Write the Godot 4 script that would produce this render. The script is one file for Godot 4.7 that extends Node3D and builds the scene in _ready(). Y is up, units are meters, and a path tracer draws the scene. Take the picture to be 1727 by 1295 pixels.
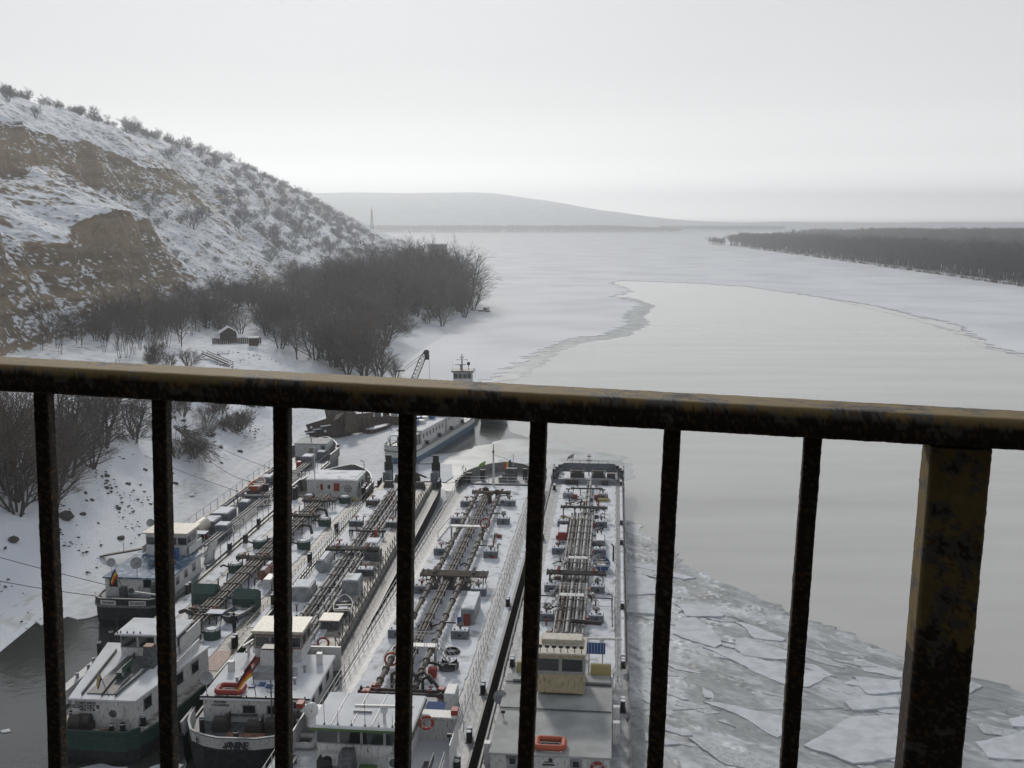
extends Node3D

# ------------------------------------------------------------------ small mesh buffer
class MB:
	var v := PackedVector3Array()
	var n := PackedVector3Array()
	var c := PackedColorArray()
	var ix := PackedInt32Array()
	var col := Color(1, 1, 1)
	func vert(p: Vector3, nn: Vector3) -> int:
		v.append(p); n.append(nn); c.append(col)
		return v.size() - 1
	# corners counter-clockwise seen from the front
	func quad(a: Vector3, b: Vector3, cc: Vector3, d: Vector3) -> void:
		var nn := (b - a).cross(cc - a)
		if nn.length_squared() < 1e-12: nn = (cc - a).cross(d - a)
		nn = nn.normalized()
		var i := v.size()
		for p in [a, b, cc, d]: vert(p, nn)
		ix.append_array(PackedInt32Array([i, i + 2, i + 1, i, i + 3, i + 2]))
	func tri(a: Vector3, b: Vector3, cc: Vector3) -> void:
		var nn := (b - a).cross(cc - a).normalized()
		var i := v.size()
		for p in [a, b, cc]: vert(p, nn)
		ix.append_array(PackedInt32Array([i, i + 2, i + 1]))
	func box(ce: Vector3, s: Vector3, bs := Basis()) -> void:
		var h := s * 0.5
		var q := []
		for k in 8:
			q.append(ce + bs * Vector3(h.x if k & 1 else -h.x, h.y if k & 2 else -h.y, h.z if k & 4 else -h.z))
		quad(q[4], q[5], q[7], q[6]); quad(q[1], q[0], q[2], q[3])
		quad(q[5], q[1], q[3], q[7]); quad(q[0], q[4], q[6], q[2])
		quad(q[6], q[7], q[3], q[2]); quad(q[0], q[1], q[5], q[4])
	# box with its top edges chamfered
	func cbox(ce: Vector3, s: Vector3, b: float) -> void:
		var x0 := ce.x - s.x / 2; var x1 := ce.x + s.x / 2
		var z0 := ce.z - s.z / 2; var z1 := ce.z + s.z / 2
		var y0 := ce.y - s.y / 2; var y1 := ce.y + s.y / 2
		loft([rect(x0, z0, x1, z1, y0), rect(x0, z0, x1, z1, y1 - b), rect(x0 + b, z0 + b, x1 - b, z1 - b, y1)], true, true)
	func rect(x0: float, z0: float, x1: float, z1: float, y: float) -> PackedVector3Array:
		return PackedVector3Array([Vector3(x0, y, z1), Vector3(x1, y, z1), Vector3(x1, y, z0), Vector3(x0, y, z0)])
	# rings from bottom to top, each counter-clockwise seen from above
	func loft(rings: Array, cap0 := false, cap1 := true) -> void:
		for r in rings.size() - 1:
			var a: PackedVector3Array = rings[r]
			var b: PackedVector3Array = rings[r + 1]
			for k in a.size():
				var m := (k + 1) % a.size()
				quad(a[k], a[m], b[m], b[k])
		if cap1: cap(rings[rings.size() - 1], false)
		if cap0: cap(rings[0], true)
	func cap(r: PackedVector3Array, down: bool) -> void:
		var p2 := PackedVector2Array()
		for p in r: p2.append(Vector2(p.x, p.z))
		var t := Geometry2D.triangulate_polygon(p2)
		for k in range(0, t.size(), 3):
			var a := r[t[k]]; var b := r[t[k + 1]]; var d := r[t[k + 2]]
			var up := (b - a).cross(d - a).y > 0.0
			if up != down: tri(a, b, d)
			else: tri(a, d, b)
	func prism(poly: PackedVector2Array, y0: float, y1: float) -> void:
		var lo := PackedVector3Array(); var hi := PackedVector3Array()
		var pp := poly
		if Geometry2D.is_polygon_clockwise(pp): pp.reverse()
		# counter-clockwise in x,z seen with z down means clockwise from above: turn round
		pp.reverse()
		for p in pp:
			lo.append(Vector3(p.x, y0, p.y)); hi.append(Vector3(p.x, y1, p.y))
		loft([lo, hi], false, true)
	func beam(a: Vector3, b: Vector3, w: float, h: float) -> void:
		var d := b - a
		var l := d.length()
		if l < 1e-5: return
		var z := d / l
		var up := Vector3.UP if absf(z.y) < 0.99 else Vector3.RIGHT
		var x := up.cross(z).normalized()
		box((a + b) * 0.5, Vector3(w, h, l), Basis(x, z.cross(x), z))
	func tube(pts: Array, r0: float, r1 := -1.0, sides := 6, caps := true) -> void:
		if r1 < 0.0: r1 = r0
		var m := pts.size()
		var prev := Vector3.ZERO
		var base := v.size()
		for k in m:
			var d: Vector3
			if k == 0: d = pts[1] - pts[0]
			elif k == m - 1: d = pts[m - 1] - pts[m - 2]
			else: d = (pts[k + 1] - pts[k]).normalized() + (pts[k] - pts[k - 1]).normalized()
			d = d.normalized()
			var u: Vector3
			if k == 0:
				u = (Vector3.UP if absf(d.y) < 0.9 else Vector3.RIGHT).cross(d).normalized()
			else:
				u = (prev - d * prev.dot(d)).normalized()
			prev = u
			var w := d.cross(u)
			var r := lerpf(r0, r1, float(k) / (m - 1))
			for s in sides:
				var a := TAU * s / sides
				var nn := u * cos(a) + w * sin(a)
				vert(pts[k] + nn * r, nn)
		for k in m - 1:
			for s in sides:
				var a0 := base + k * sides + s
				var a1 := base + k * sides + (s + 1) % sides
				ix.append_array(PackedInt32Array([a0, a0 + sides, a1, a1, a0 + sides, a1 + sides]))
		if caps:
			for e in [[0, -1.0], [m - 1, 1.0]]:
				var k: int = e[0]
				var nn: Vector3 = (pts[1] - pts[0]).normalized() if k == 0 else (pts[m - 1] - pts[m - 2]).normalized()
				nn *= e[1]
				var ci := vert(pts[k], nn)
				for s in sides: vert(v[base + k * sides + s], nn)
				for s in sides:
					var i0 := ci + 1 + s
					var i1 := ci + 1 + (s + 1) % sides
					if e[1] < 0.0: ix.append_array(PackedInt32Array([ci, i0, i1]))
					else: ix.append_array(PackedInt32Array([ci, i1, i0]))
	func cyl(a: Vector3, b: Vector3, r: float, sides := 10, r1 := -1.0) -> void:
		tube([a, b], r, r1, sides, true)
	func ring(ce: Vector3, ax: Vector3, R: float, r: float, seg := 18, sides := 6) -> void:
		var u := (Vector3.UP if absf(ax.y) < 0.9 else Vector3.RIGHT).cross(ax).normalized()
		var w := ax.cross(u).normalized()
		var base := v.size()
		for k in seg:
			var a := TAU * k / seg
			var o := u * cos(a) + w * sin(a)
			for s in sides:
				var b := TAU * s / sides
				var nn := o * cos(b) + ax * sin(b)
				vert(ce + o * R + nn * r, nn)
		for k in seg:
			for s in sides:
				var a0 := base + k * sides + s
				var a1 := base + k * sides + (s + 1) % sides
				var b0 := base + ((k + 1) % seg) * sides + s
				var b1 := base + ((k + 1) % seg) * sides + (s + 1) % sides
				ix.append_array(PackedInt32Array([a0, a1, b0, a1, b1, b0]))
	func ball(ce: Vector3, rad: Vector3, seg := 12, rows := 8) -> void:
		var base := v.size()
		for j in rows + 1:
			var th := PI * j / rows
			for k in seg + 1:
				var a := TAU * k / seg
				var nn := Vector3(sin(th) * cos(a), cos(th), sin(th) * sin(a))
				vert(ce + nn * rad, (nn / rad).normalized())
		for j in rows:
			for k in seg:
				var a0 := base + j * (seg + 1) + k
				ix.append_array(PackedInt32Array([a0, a0 + seg + 1, a0 + 1, a0 + 1, a0 + seg + 1, a0 + seg + 2]))
	func mesh(m: Material) -> ArrayMesh:
		var arr := []
		arr.resize(Mesh.ARRAY_MAX)
		arr[Mesh.ARRAY_VERTEX] = v; arr[Mesh.ARRAY_NORMAL] = n; arr[Mesh.ARRAY_COLOR] = c; arr[Mesh.ARRAY_INDEX] = ix
		var am := ArrayMesh.new()
		am.add_surface_from_arrays(Mesh.PRIMITIVE_TRIANGLES, arr)
		am.surface_set_material(0, m)
		return am

const H := 36.0                       # the camera's height above the water
var M := {}
var rng := RandomNumberGenerator.new()
var taken := {}
var tex_count := 0

func numbered(called: String) -> String:
	var k: int = taken.get(called, 0)
	taken[called] = k + 1
	return called if k == 0 else "%s_%03d" % [called, k]

func put(o: Node3D, called: String, parent = null) -> Node3D:
	if parent == null:
		o.name = numbered(called)
		add_child(o)
	else:
		o.name = called
		parent.add_child(o, true)
	return o

func obj(called: String, mb: MB, m: Material, parent = null) -> MeshInstance3D:
	var o := MeshInstance3D.new()
	o.mesh = mb.mesh(m)
	put(o, called, parent)
	return o

func inst(called: String, mesh: Mesh, parent = null) -> MeshInstance3D:
	var o := MeshInstance3D.new()
	o.mesh = mesh
	put(o, called, parent)
	return o

func tag(o: Node3D, label: String, category: String, group := "", kind := "") -> Node3D:
	if label: o.set_meta("label", label)
	if category: o.set_meta("category", category)
	if group: o.set_meta("group", group)
	if kind: o.set_meta("kind", kind)
	return o

func thing(called: String, label: String, category: String, at := Vector3.ZERO, turn := 0.0, group := "") -> Node3D:
	var o := Node3D.new()
	put(o, called)
	o.position = at
	o.rotation.y = turn
	return tag(o, label, category, group)

func lin(r: float, g: float, b: float) -> Color:
	return Color(r, g, b).linear_to_srgb()

func noise_tex(ramp: Array, freq: float, octaves := 4, seed_ := 1, size := 512, kind := FastNoiseLite.TYPE_SIMPLEX_SMOOTH, constant := false) -> NoiseTexture2D:
	var nz := FastNoiseLite.new()
	nz.noise_type = kind
	nz.seed = seed_
	nz.frequency = freq
	nz.fractal_octaves = octaves
	var t := NoiseTexture2D.new()
	t.width = size; t.height = size
	t.seamless = true
	t.noise = nz
	if ramp.size() > 0:
		var g := Gradient.new()
		var off := PackedFloat32Array(); var cs := PackedColorArray()
		for r in ramp:
			off.append(r[0]); cs.append(r[1])
		g.offsets = off; g.colors = cs
		if constant: g.interpolation_mode = Gradient.GRADIENT_INTERPOLATE_CONSTANT
		t.color_ramp = g
	return t

func normal_tex(freq: float, strength: float, octaves := 4, seed_ := 1, size := 512) -> NoiseTexture2D:
	var t := noise_tex([], freq, octaves, seed_, size)
	t.as_normal_map = true
	t.bump_strength = strength
	return t

func mat(r: float, g: float, b: float, rough := 0.7, metal := 0.0) -> StandardMaterial3D:
	var m := StandardMaterial3D.new()
	m.albedo_color = lin(r, g, b)
	m.roughness = rough
	m.metallic = metal
	m.cull_mode = BaseMaterial3D.CULL_DISABLED
	return m

func vmat(rough := 0.8) -> StandardMaterial3D:
	var m := mat(1, 1, 1, rough)
	m.vertex_color_use_as_albedo = true
	return m

# a colour with grime: a texture laid by world position, scale in metres per tile
func tmat(ramp: Array, freq: float, tile: float, rough := 0.7, seed_ := 1, bump := 0.0, octaves := 4) -> StandardMaterial3D:
	var m := mat(1, 1, 1, rough)
	m.albedo_texture = noise_tex(ramp, freq, octaves, seed_)
	m.uv1_triplanar = true
	m.uv1_world_triplanar = true
	m.uv1_scale = Vector3.ONE / tile
	if bump > 0.0:
		m.normal_enabled = true
		m.normal_texture = normal_tex(freq * 2.0, bump, octaves, seed_ + 7)
		m.normal_scale = 1.0
	return m

# paint with rust runs: the grain is drawn out downwards
func streaky(ramp: Array, seed_: int, rough: float) -> StandardMaterial3D:
	var m := tmat(ramp, .03, 3.0, rough, seed_, 0.0, 5)
	m.uv1_scale = Vector3(1.0 / 3.0, 1.0 / 11.0, 1.0 / 3.0)
	return m

func two(a: Color, b: Color, lo := 0.3, hi := 0.7) -> Array:
	return [[lo, a], [hi, b]]

func nz3(freq: float, seed_: int, octaves := 3) -> FastNoiseLite:
	var f := FastNoiseLite.new()
	f.noise_type = FastNoiseLite.TYPE_SIMPLEX_SMOOTH
	f.seed = seed_
	f.frequency = freq
	f.fractal_octaves = octaves
	return f

func _ready() -> void:
	rng.seed = 4711
	# ---------------------------------------------------------------- camera, sky, sun
	var cam := Camera3D.new()
	cam.name = "camera"
	add_child(cam)
	cam.position = Vector3(0, H, 0)
	cam.rotation_degrees = Vector3(-8.6086, 0, 0)
	cam.fov = 39.568
	cam.near = 0.05
	cam.far = 20000.0
	cam.current = true
	var env := Environment.new()
	# overcast sky, the same all round: palest low down, where the eye looks through the most air
	var sm := PanoramaSkyMaterial.new()
	sm.panorama = overcast()
	var sky := Sky.new()
	sky.sky_material = sm
	env.background_mode = Environment.BG_SKY
	env.sky = sky
	env.background_energy_multiplier = 1.0
	env.tonemap_mode = Environment.TONE_MAPPER_LINEAR
	env.tonemap_exposure = 1.0
	# even winter haze that scatters light forward, as droplets do
	env.volumetric_fog_enabled = true
	env.volumetric_fog_density = 0.00035
	env.volumetric_fog_albedo = Color(0.95, 0.975, 1.0)
	env.volumetric_fog_anisotropy = 0.65
	env.sdfgi_enabled = true
	env.ssao_enabled = true
	env.ssil_enabled = true
	var we := WorldEnvironment.new()
	we.name = "world_environment"
	we.environment = env
	add_child(we)
	var sun := DirectionalLight3D.new()
	sun.name = "sun"
	add_child(sun)
	sun.light_energy = 0.55
	sun.light_angular_distance = 7.0
	sun.light_color = Color(1.0, 0.975, 0.94)
	sun.shadow_enabled = true
	sun.rotation_degrees = Vector3(-27, 191, 0)     # ahead of the camera, behind thin cloud

	materials()
	bridge()
	river()
	terrain()
	far_country()
	trees()
	ships()
	shore_things()

func overcast() -> ImageTexture:
	var w := 256; var h := 512
	var im := Image.create(w, h, false, Image.FORMAT_RGBF)
	var nz := nz3(1.3, 11, 4)
	var steps := [[-90, .30], [-2, .55], [0, 2.5], [1, 2.1], [2, 1.6], [3.5, 1.12], [6, .87], [8, .79], [12, .735], [25, .54], [50, .36], [90, .28]]
	for j in h:
		var e := 90.0 - 180.0 * (j + .5) / h
		var l := .5
		var f := clampf(e / 30.0, 0.0, 1.0)
		for k in steps.size() - 1:
			if e >= steps[k][0] and e <= steps[k + 1][0]: l = lerpf(steps[k][1], steps[k + 1][1], (e - steps[k][0]) / (steps[k + 1][0] - steps[k][0]))
		var tint := Color(1.0, .985, .96).lerp(Color(.92, .98, 1.07), f)
		for i in w:
			var a := TAU * i / w
			var c := cos(deg_to_rad(e))
			var cl := 1.0 + .05 * nz.get_noise_3d(cos(a) * c, sin(deg_to_rad(e)) * 4.0, sin(a) * c)
			im.set_pixel(i, j, Color(tint.r * l * cl, tint.g * l * cl, tint.b * l * cl))
	return ImageTexture.create_from_image(im)

func materials() -> void:
	M.snow = tmat(two(lin(.66, .69, .74), lin(.80, .82, .85), .25, .6), .02, 7.0, .75, 3, 3.0)
	M.deck_snow = tmat([[.16, lin(.36, .37, .38)], [.3, lin(.60, .63, .68)], [.5, lin(.69, .72, .77)], [.8, lin(.74, .765, .81)]], .012, 13.0, .7, 5, 2.0, 6)
	M.ground = vmat(.85)
	M.ground.normal_enabled = true
	M.ground.normal_texture = normal_tex(.03, 5.0, 5, 12)
	M.ground.uv1_triplanar = true
	M.ground.uv1_world_triplanar = true
	M.ground.uv1_scale = Vector3.ONE / 6.0
	M.bark = mat(.075, .066, .06, .9)
	M.twig = mat(.115, .10, .09, .9)
	M.twig_brown = mat(.115, .095, .08, .9)
	M.twig_grey = mat(.15, .14, .135, .9)
	M.twig_frost = mat(.20, .205, .22, .9)
	M.bark_frost = mat(.13, .13, .135, .9)
	M.rock = tmat(two(lin(.05, .048, .045), lin(.13, .115, .1), .3, .7), .03, 1.5, .9, 21, 4.0)
	M.water = mat(.05, .055, .05, .12)
	M.water.metallic_specular = 0.6
	M.water.normal_enabled = true
	M.water.normal_texture = normal_tex(.02, 1.2, 4, 31, 1024)
	M.water.normal_scale = 0.35
	M.water.uv1_triplanar = true
	M.water.uv1_world_triplanar = true
	M.water.uv1_scale = Vector3.ONE / 24.0
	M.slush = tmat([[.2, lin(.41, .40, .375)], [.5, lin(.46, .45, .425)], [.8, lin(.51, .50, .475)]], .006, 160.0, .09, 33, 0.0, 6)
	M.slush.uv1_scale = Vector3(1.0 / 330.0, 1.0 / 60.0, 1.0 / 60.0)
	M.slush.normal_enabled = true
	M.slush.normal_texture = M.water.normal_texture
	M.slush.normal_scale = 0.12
	M.ice_snow = tmat([[.2, lin(.66, .68, .72)], [.45, lin(.74, .76, .80)], [.75, lin(.80, .82, .85)]], .012, 380.0, .8, 41, 0.0, 7)
	M.grey_ice = tmat([[.25, lin(.22, .23, .23)], [.45, lin(.36, .38, .39)], [.62, lin(.55, .58, .61)], [.8, lin(.7, .73, .77)]], .02, 16.0, .45, 43, 5.0, 6)
	M.thin_ice = tmat([[.3, lin(.26, .28, .28)], [.6, lin(.40, .43, .44)]], .012, 40.0, .4, 45, 0.0, 5)
	M.floe = tmat(two(lin(.52, .55, .585), lin(.62, .65, .69), .3, .65), .012, 12.0, .75, 47, 1.5)
	M.plate = tmat(two(lin(.38, .405, .42), lin(.50, .53, .555), .3, .65), .02, 6.0, .5, 48, 2.0)
	M.concrete = tmat(two(lin(.035, .035, .034), lin(.07, .068, .065)), .03, 3.0, .9, 51)
	M.girder = tmat(two(lin(.02, .02, .019), lin(.045, .04, .033)), .03, 3.0, .8, 53)
	M.paint = vmat(.8)
	M.ice_rough = vmat(.5)
	M.far_hill = tmat(two(lin(.62, .63, .66), lin(.74, .75, .78), .35, .6), .02, 900.0, .9, 49)
	# paint and steel of the ships
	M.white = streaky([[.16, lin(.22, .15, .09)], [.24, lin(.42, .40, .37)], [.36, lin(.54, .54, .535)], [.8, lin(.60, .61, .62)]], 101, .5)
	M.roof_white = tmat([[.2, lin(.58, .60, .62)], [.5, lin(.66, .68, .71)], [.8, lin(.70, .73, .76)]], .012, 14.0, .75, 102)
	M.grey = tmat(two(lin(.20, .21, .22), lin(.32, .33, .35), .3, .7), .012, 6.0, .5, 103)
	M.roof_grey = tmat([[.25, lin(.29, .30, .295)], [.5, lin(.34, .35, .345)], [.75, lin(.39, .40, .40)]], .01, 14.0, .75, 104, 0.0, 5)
	M.blue_grey = tmat(two(lin(.11, .125, .145), lin(.19, .21, .235), .3, .7), .015, 3.0, .55, 105)
	M.dark_grey = tmat(two(lin(.05, .055, .06), lin(.11, .115, .12), .3, .7), .015, 3.0, .55, 106)
	M.hull_black = tmat(two(lin(.014, .015, .017), lin(.04, .04, .042), .35, .75), .015, 4.0, .5, 107)
	M.hull_green = streaky([[.2, lin(.06, .045, .03)], [.34, lin(.02, .055, .045)], [.75, lin(.035, .085, .07)]], 108, .5)
	M.hull_grey = streaky([[.2, lin(.09, .06, .04)], [.34, lin(.13, .125, .12)], [.75, lin(.23, .23, .225)]], 109, .55)
	M.hull_blue = streaky([[.2, lin(.10, .07, .05)], [.34, lin(.05, .10, .17)], [.75, lin(.09, .17, .26)]], 110, .5)
	M.deck_tan = tmat([[.3, lin(.19, .17, .145)], [.55, lin(.31, .285, .25)], [.75, lin(.42, .41, .40)]], .014, 5.0, .6, 111, 0.0, 5)
	M.deck_red = tmat(two(lin(.14, .06, .04), lin(.26, .13, .09), .3, .7), .015, 4.0, .6, 112)
	M.deck_blue = tmat([[.28, lin(.035, .085, .16)], [.5, lin(.06, .12, .20)], [.75, lin(.30, .36, .43)]], .012, 6.0, .22, 113, 0.0, 5)
	M.pipe = tmat([[.3, lin(.055, .042, .034)], [.55, lin(.12, .095, .075)], [.8, lin(.26, .24, .22)]], .03, 1.3, .7, 114)
	M.pipe_dark = tmat(two(lin(.02, .018, .017), lin(.06, .052, .045), .3, .7), .03, 1.3, .6, 115)
	M.pipe_pale = tmat(two(lin(.12, .115, .11), lin(.36, .36, .355), .35, .7), .03, 1.3, .55, 116)
	M.rusty = tmat([[.3, lin(.035, .026, .022)], [.5, lin(.075, .055, .045)], [.75, lin(.12, .085, .065)]], .02, 4.0, .85, 117, 3.0)
	M.green_box = tmat(two(lin(.018, .05, .04), lin(.05, .10, .08), .3, .7), .02, 2.0, .6, 118)
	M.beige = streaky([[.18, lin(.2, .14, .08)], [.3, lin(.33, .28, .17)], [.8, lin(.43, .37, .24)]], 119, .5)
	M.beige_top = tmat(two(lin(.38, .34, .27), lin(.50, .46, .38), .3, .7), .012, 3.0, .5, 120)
	M.olive = mat(.30, .25, .09, .5)
	M.red = mat(.27, .03, .022, .55)
	M.dull_red = mat(.20, .035, .025, .6)
	M.orange = mat(.40, .085, .04, .6)
	M.green_paint = mat(.06, .12, .03, .5)
	M.blue = mat(.03, .08, .22, .5)
	M.panel_blue = mat(.02, .06, .20, .25)
	M.black = mat(.012, .012, .013, .5)
	M.glass = mat(.014, .018, .02, .08)
	M.glass.metallic_specular = 0.7
	M.steel = mat(.45, .46, .47, .4, .5)
	M.wire = mat(.05, .05, .05, .6)
	M.skin = mat(.35, .2, .14, .6)
	M.letter = mat(.03, .035, .05, .5)
	M.flag_black = mat(.012, .012, .012, .8)
	M.flag_red = mat(.42, .025, .02, .8)
	M.flag_gold = mat(.62, .38, .02, .8)
	M.flag_green = mat(.22, .42, .04, .8)
	M.flag_blue = mat(.02, .035, .12, .8)
	M.flag_grey = mat(.3, .31, .32, .8)
	M.cloth_dark = vmat(.9)

# ------------------------------------------------------------------ the bridge and its railing
# local frame: X along the railing (to the right), Y up, -Z out over the river; origin at the near top edge of the rail in front of the camera
func rust_shade_colour(p: Vector3, yellow: float, a: FastNoiseLite, b: FastNoiseLite, d: FastNoiseLite) -> Color:
	# yellow: paint left there (0..1), lowered on backlit faces so shade enters the colour
	var big := a.get_noise_3dv(p)
	var mid := b.get_noise_3dv(p)
	var fine := d.get_noise_3dv(p)
	var paint := Color(.215, .152, .058) * (1.0 + .25 * fine + .2 * mid)
	var primer := Color(.12, .11, .095) * (1.0 + .3 * fine)
	var bare := Color(.035, .024, .017) * (1.0 + .5 * fine)
	var rust := Color(.11, .062, .028) * (1.0 + .4 * fine)
	var k := .8 * big + .4 * mid + .16 * fine + (yellow - .5) * 1.7
	var out: Color
	if k > .22: out = paint
	elif k > .02: out = rust if mid > .1 else primer
	elif k > -.22: out = primer if mid > -.02 else bare
	else: out = rust if fine > .32 else bare
	out.a = 1.0
	return out

func bridge() -> void:
	var a := nz3(9.0, 61, 3); var b := nz3(38.0, 62, 3); var d := nz3(190.0, 63, 2)
	var br := Node3D.new()
	put(br, "bridge_railing")
	tag(br, "yellow painted steel bridge railing with peeling rust and square bars", "railing")
	var yaw := deg_to_rad(-8.6)
	var roll := deg_to_rad(-1.75)
	br.transform = Transform3D(Basis(Vector3.UP, yaw) * Basis(Vector3.BACK, roll), Vector3(0, H - .1835, -1.15))
	# top rail: rounded rectangle section (z out, y down), fine skin with flakes
	var sec := []
	var W := .074; var T := .0335; var R := .012
	for cn in [[-R, -R, 0.0], [-W + R, -R, 90.0], [-W + R, -T + R, 180.0], [-R, -T + R, 270.0]]:
		for k in 5:
			var an := deg_to_rad(cn[2] + 22.5 * k)
			sec.append([Vector2(cn[0] + R * cos(an), cn[1] + R * sin(an)), Vector2(cos(an), sin(an))])
	var sec2 := []
	for k in sec.size():
		var p0 = sec[k]; var p1 = sec[(k + 1) % sec.size()]
		var l: float = p0[0].distance_to(p1[0])
		var m := maxi(1, int(l / .003))
		for j in m: sec2.append([p0[0].lerp(p1[0], float(j) / m), p0[1].lerp(p1[1], float(j) / m).normalized()])
	var xs := []
	var x := -9.0
	while x < 9.0:
		xs.append(x)
		x += .0022 if absf(x) < .75 else .15
	var mb := MB.new()
	var ns := sec2.size()
	for xx in xs:
		for s in sec2:
			var p := Vector3(xx, s[0].y, s[0].x)
			var nn := Vector3(0, s[1].y, s[1].x)
			var up: float = nn.y
			var paint_and_shade := .2  # faces turned from the sky start darker: rust plus painted shade
			if up > .55: paint_and_shade = .76
			elif up > .2: paint_and_shade = .6
			elif s[0].y > -.016 and nn.z > .5: paint_and_shade = .3
			var dd := .0006 * b.get_noise_3dv(p) + .0004 * d.get_noise_3dv(p)
			mb.col = rust_shade_colour(p, paint_and_shade, a, b, d)
			mb.vert(p + nn * dd, nn)
	for i in xs.size() - 1:
		for k in ns:
			var i0 := i * ns + k; var i1 := i * ns + (k + 1) % ns
			mb.ix.append_array(PackedInt32Array([i0, i1, i0 + ns, i1, i1 + ns, i0 + ns]))
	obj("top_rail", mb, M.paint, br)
	# balusters, about 0.142 m apart, and a wide post
	var step := .1503
	var x0 := RAIL_X0
	for k in range(-40, 48):
		var px := x0 + step * k
		var post := (k - 7) % 12 == 0
		if absf(px) > 6.5: continue
		var near := px > -.75 and px < .72
		var wd := .0185; var dp := .0185
		if post:
			wd = .062; dp = .05
		var bm := MB.new()
		upright(bm, px, wd, dp, near, post, a, b, d)
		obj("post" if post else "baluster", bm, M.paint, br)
	var lo := MB.new()
	lo.col = Color(.06, .04, .025)
	lo.box(Vector3(0, -1.0, -.037), Vector3(18, .04, .04))
	obj("bottom_rail", lo, M.paint, br)
	# the deck, its girders and the unseen walls added behind the walkway for shade
	var dk := Node3D.new()
	put(dk, "bridge")
	tag(dk, "steel bridge deck carrying the walkway with added walls that shade it", "bridge")
	dk.transform = Transform3D(Basis(Vector3.UP, yaw) * Basis(Vector3.BACK, roll), Vector3(0, H - 1.32, -1.15))
	var sl := MB.new()
	sl.box(Vector3(0, -.16, 6.4), Vector3(260, .3, 13.0))
	obj("deck_slab", sl, M.concrete, dk)
	for z in [.6, 3.6, 9.2, 12.4]:
		var g := MB.new()
		g.box(Vector3(0, -1.45, z), Vector3(260, 2.2, .12))
		g.box(Vector3(0, -2.58, z), Vector3(260, .06, .5))
		obj("girder", g, M.girder, dk)
	for z in [3.3, 12.6]:  # added walls, solid and tall so as to shade the near faces of the railing
		var w := MB.new()
		w.box(Vector3(0, 3.4, z), Vector3(260, 6.8, .1))
		w.box(Vector3(0, 6.9, z), Vector3(260, .16, .9))
		for k in range(-60, 61):
			w.box(Vector3(k * 2.1, 3.4, z - .16), Vector3(.05, 6.7, .2))
		obj("added_shade_wall", w, M.girder, dk)

const RAIL_X0 := -.576

func upright(bm: MB, px: float, wd: float, dp: float, near: bool, post: bool, a: FastNoiseLite, b: FastNoiseLite, d: FastNoiseLite) -> void:
	var hw := wd / 2; var hd := dp / 2
	var r := .0035 if not post else .008
	var sec := []
	for cn in [[hw - r, hd - r, 0.0], [-hw + r, hd - r, 90.0], [-hw + r, -hd + r, 180.0], [hw - r, -hd + r, 270.0]]:
		for k in 4:
			var an := deg_to_rad(cn[2] + 30.0 * k)
			sec.append([Vector2(cn[0] + r * cos(an), cn[1] + r * sin(an)), Vector2(cos(an), sin(an))])
	var s2 := []
	for k in sec.size():
		var p0 = sec[k]; var p1 = sec[(k + 1) % sec.size()]
		var l: float = p0[0].distance_to(p1[0])
		var m := maxi(1, int(l / (.003 if near else .02)))
		for j in m: s2.append([p0[0].lerp(p1[0], float(j) / m), p0[1].lerp(p1[1], float(j) / m).normalized()])
	var ns := s2.size()
	var y := -.036
	var rows := 0
	# every bar bends and weathers a little differently
	var seed_off := px * 7.3
	while y > -1.02:
		var bend := .0018 * a.get_noise_2d(seed_off * 3.0, y * .18)
		for s in s2:
			var p := Vector3(px + s[0].x + bend, y, -.037 + s[0].y)
			var nn := Vector3(s[1].x, 0, s[1].y)
			var paint_and_shade := -.02  # bars darkest except towards the river: real rust, with shade put into the colour
			if post: paint_and_shade = .72 if y > -.26 + .03 * b.get_noise_2d(px + s[0].x, .3) else .05
			elif nn.z < -.3: paint_and_shade = .3
			var q := p + Vector3(seed_off, 0, 0)
			bm.col = rust_shade_colour(q, paint_and_shade, a, b, d)
			var amp := .0005 * b.get_noise_3dv(q) + .0008 * maxf(0.0, d.get_noise_3dv(q * .6))
			bm.vert(p + nn * amp, nn)
		rows += 1
		y -= .0025 if (near and y > -.55) else .05
	for i in rows - 1:
		for k in ns:
			var i0 := i * ns + k; var i1 := i * ns + (k + 1) % ns
			bm.ix.append_array(PackedInt32Array([i0, i0 + ns, i1, i1, i0 + ns, i1 + ns]))

# ------------------------------------------------------------------ river and ice (x, distance ahead of the bridge)
func ragged(pts: Array, step: float, amp: float, nz: FastNoiseLite, closed := true) -> PackedVector2Array:
	var out := PackedVector2Array()
	var m := pts.size()
	for k in (m if closed else m - 1):
		var a := Vector2(pts[k][0], pts[k][1]); var b := Vector2(pts[(k + 1) % m][0], pts[(k + 1) % m][1])
		var l := a.distance_to(b)
		var q := clampi(int(l / step), 1, 90)
		var side := (b - a).orthogonal().normalized()
		for j in q:
			var p := a.lerp(b, float(j) / q)
			var am := minf(amp, l * .2)
			out.append(p + side * am * (nz.get_noise_2d(p.x * 3.0, p.y * 3.0) * 1.5 + .5 * nz.get_noise_2d(p.x * 11.0 + 50.0, p.y * 11.0)))
	if not closed: out.append(Vector2(pts[m - 1][0], pts[m - 1][1]))
	return out

func flat_z(p: PackedVector2Array) -> PackedVector2Array:
	var o := PackedVector2Array()
	for q in p: o.append(Vector2(q.x, -q.y))
	return o

const NEAR_EDGE := [[12.9, 127.1], [15, 124], [16.2, 119.6], [18.1, 109.8], [22.7, 101.5], [27.9, 92.8], [32.7, 85.4], [39.7, 78.2], [60, 62], [95, 40]]

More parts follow.
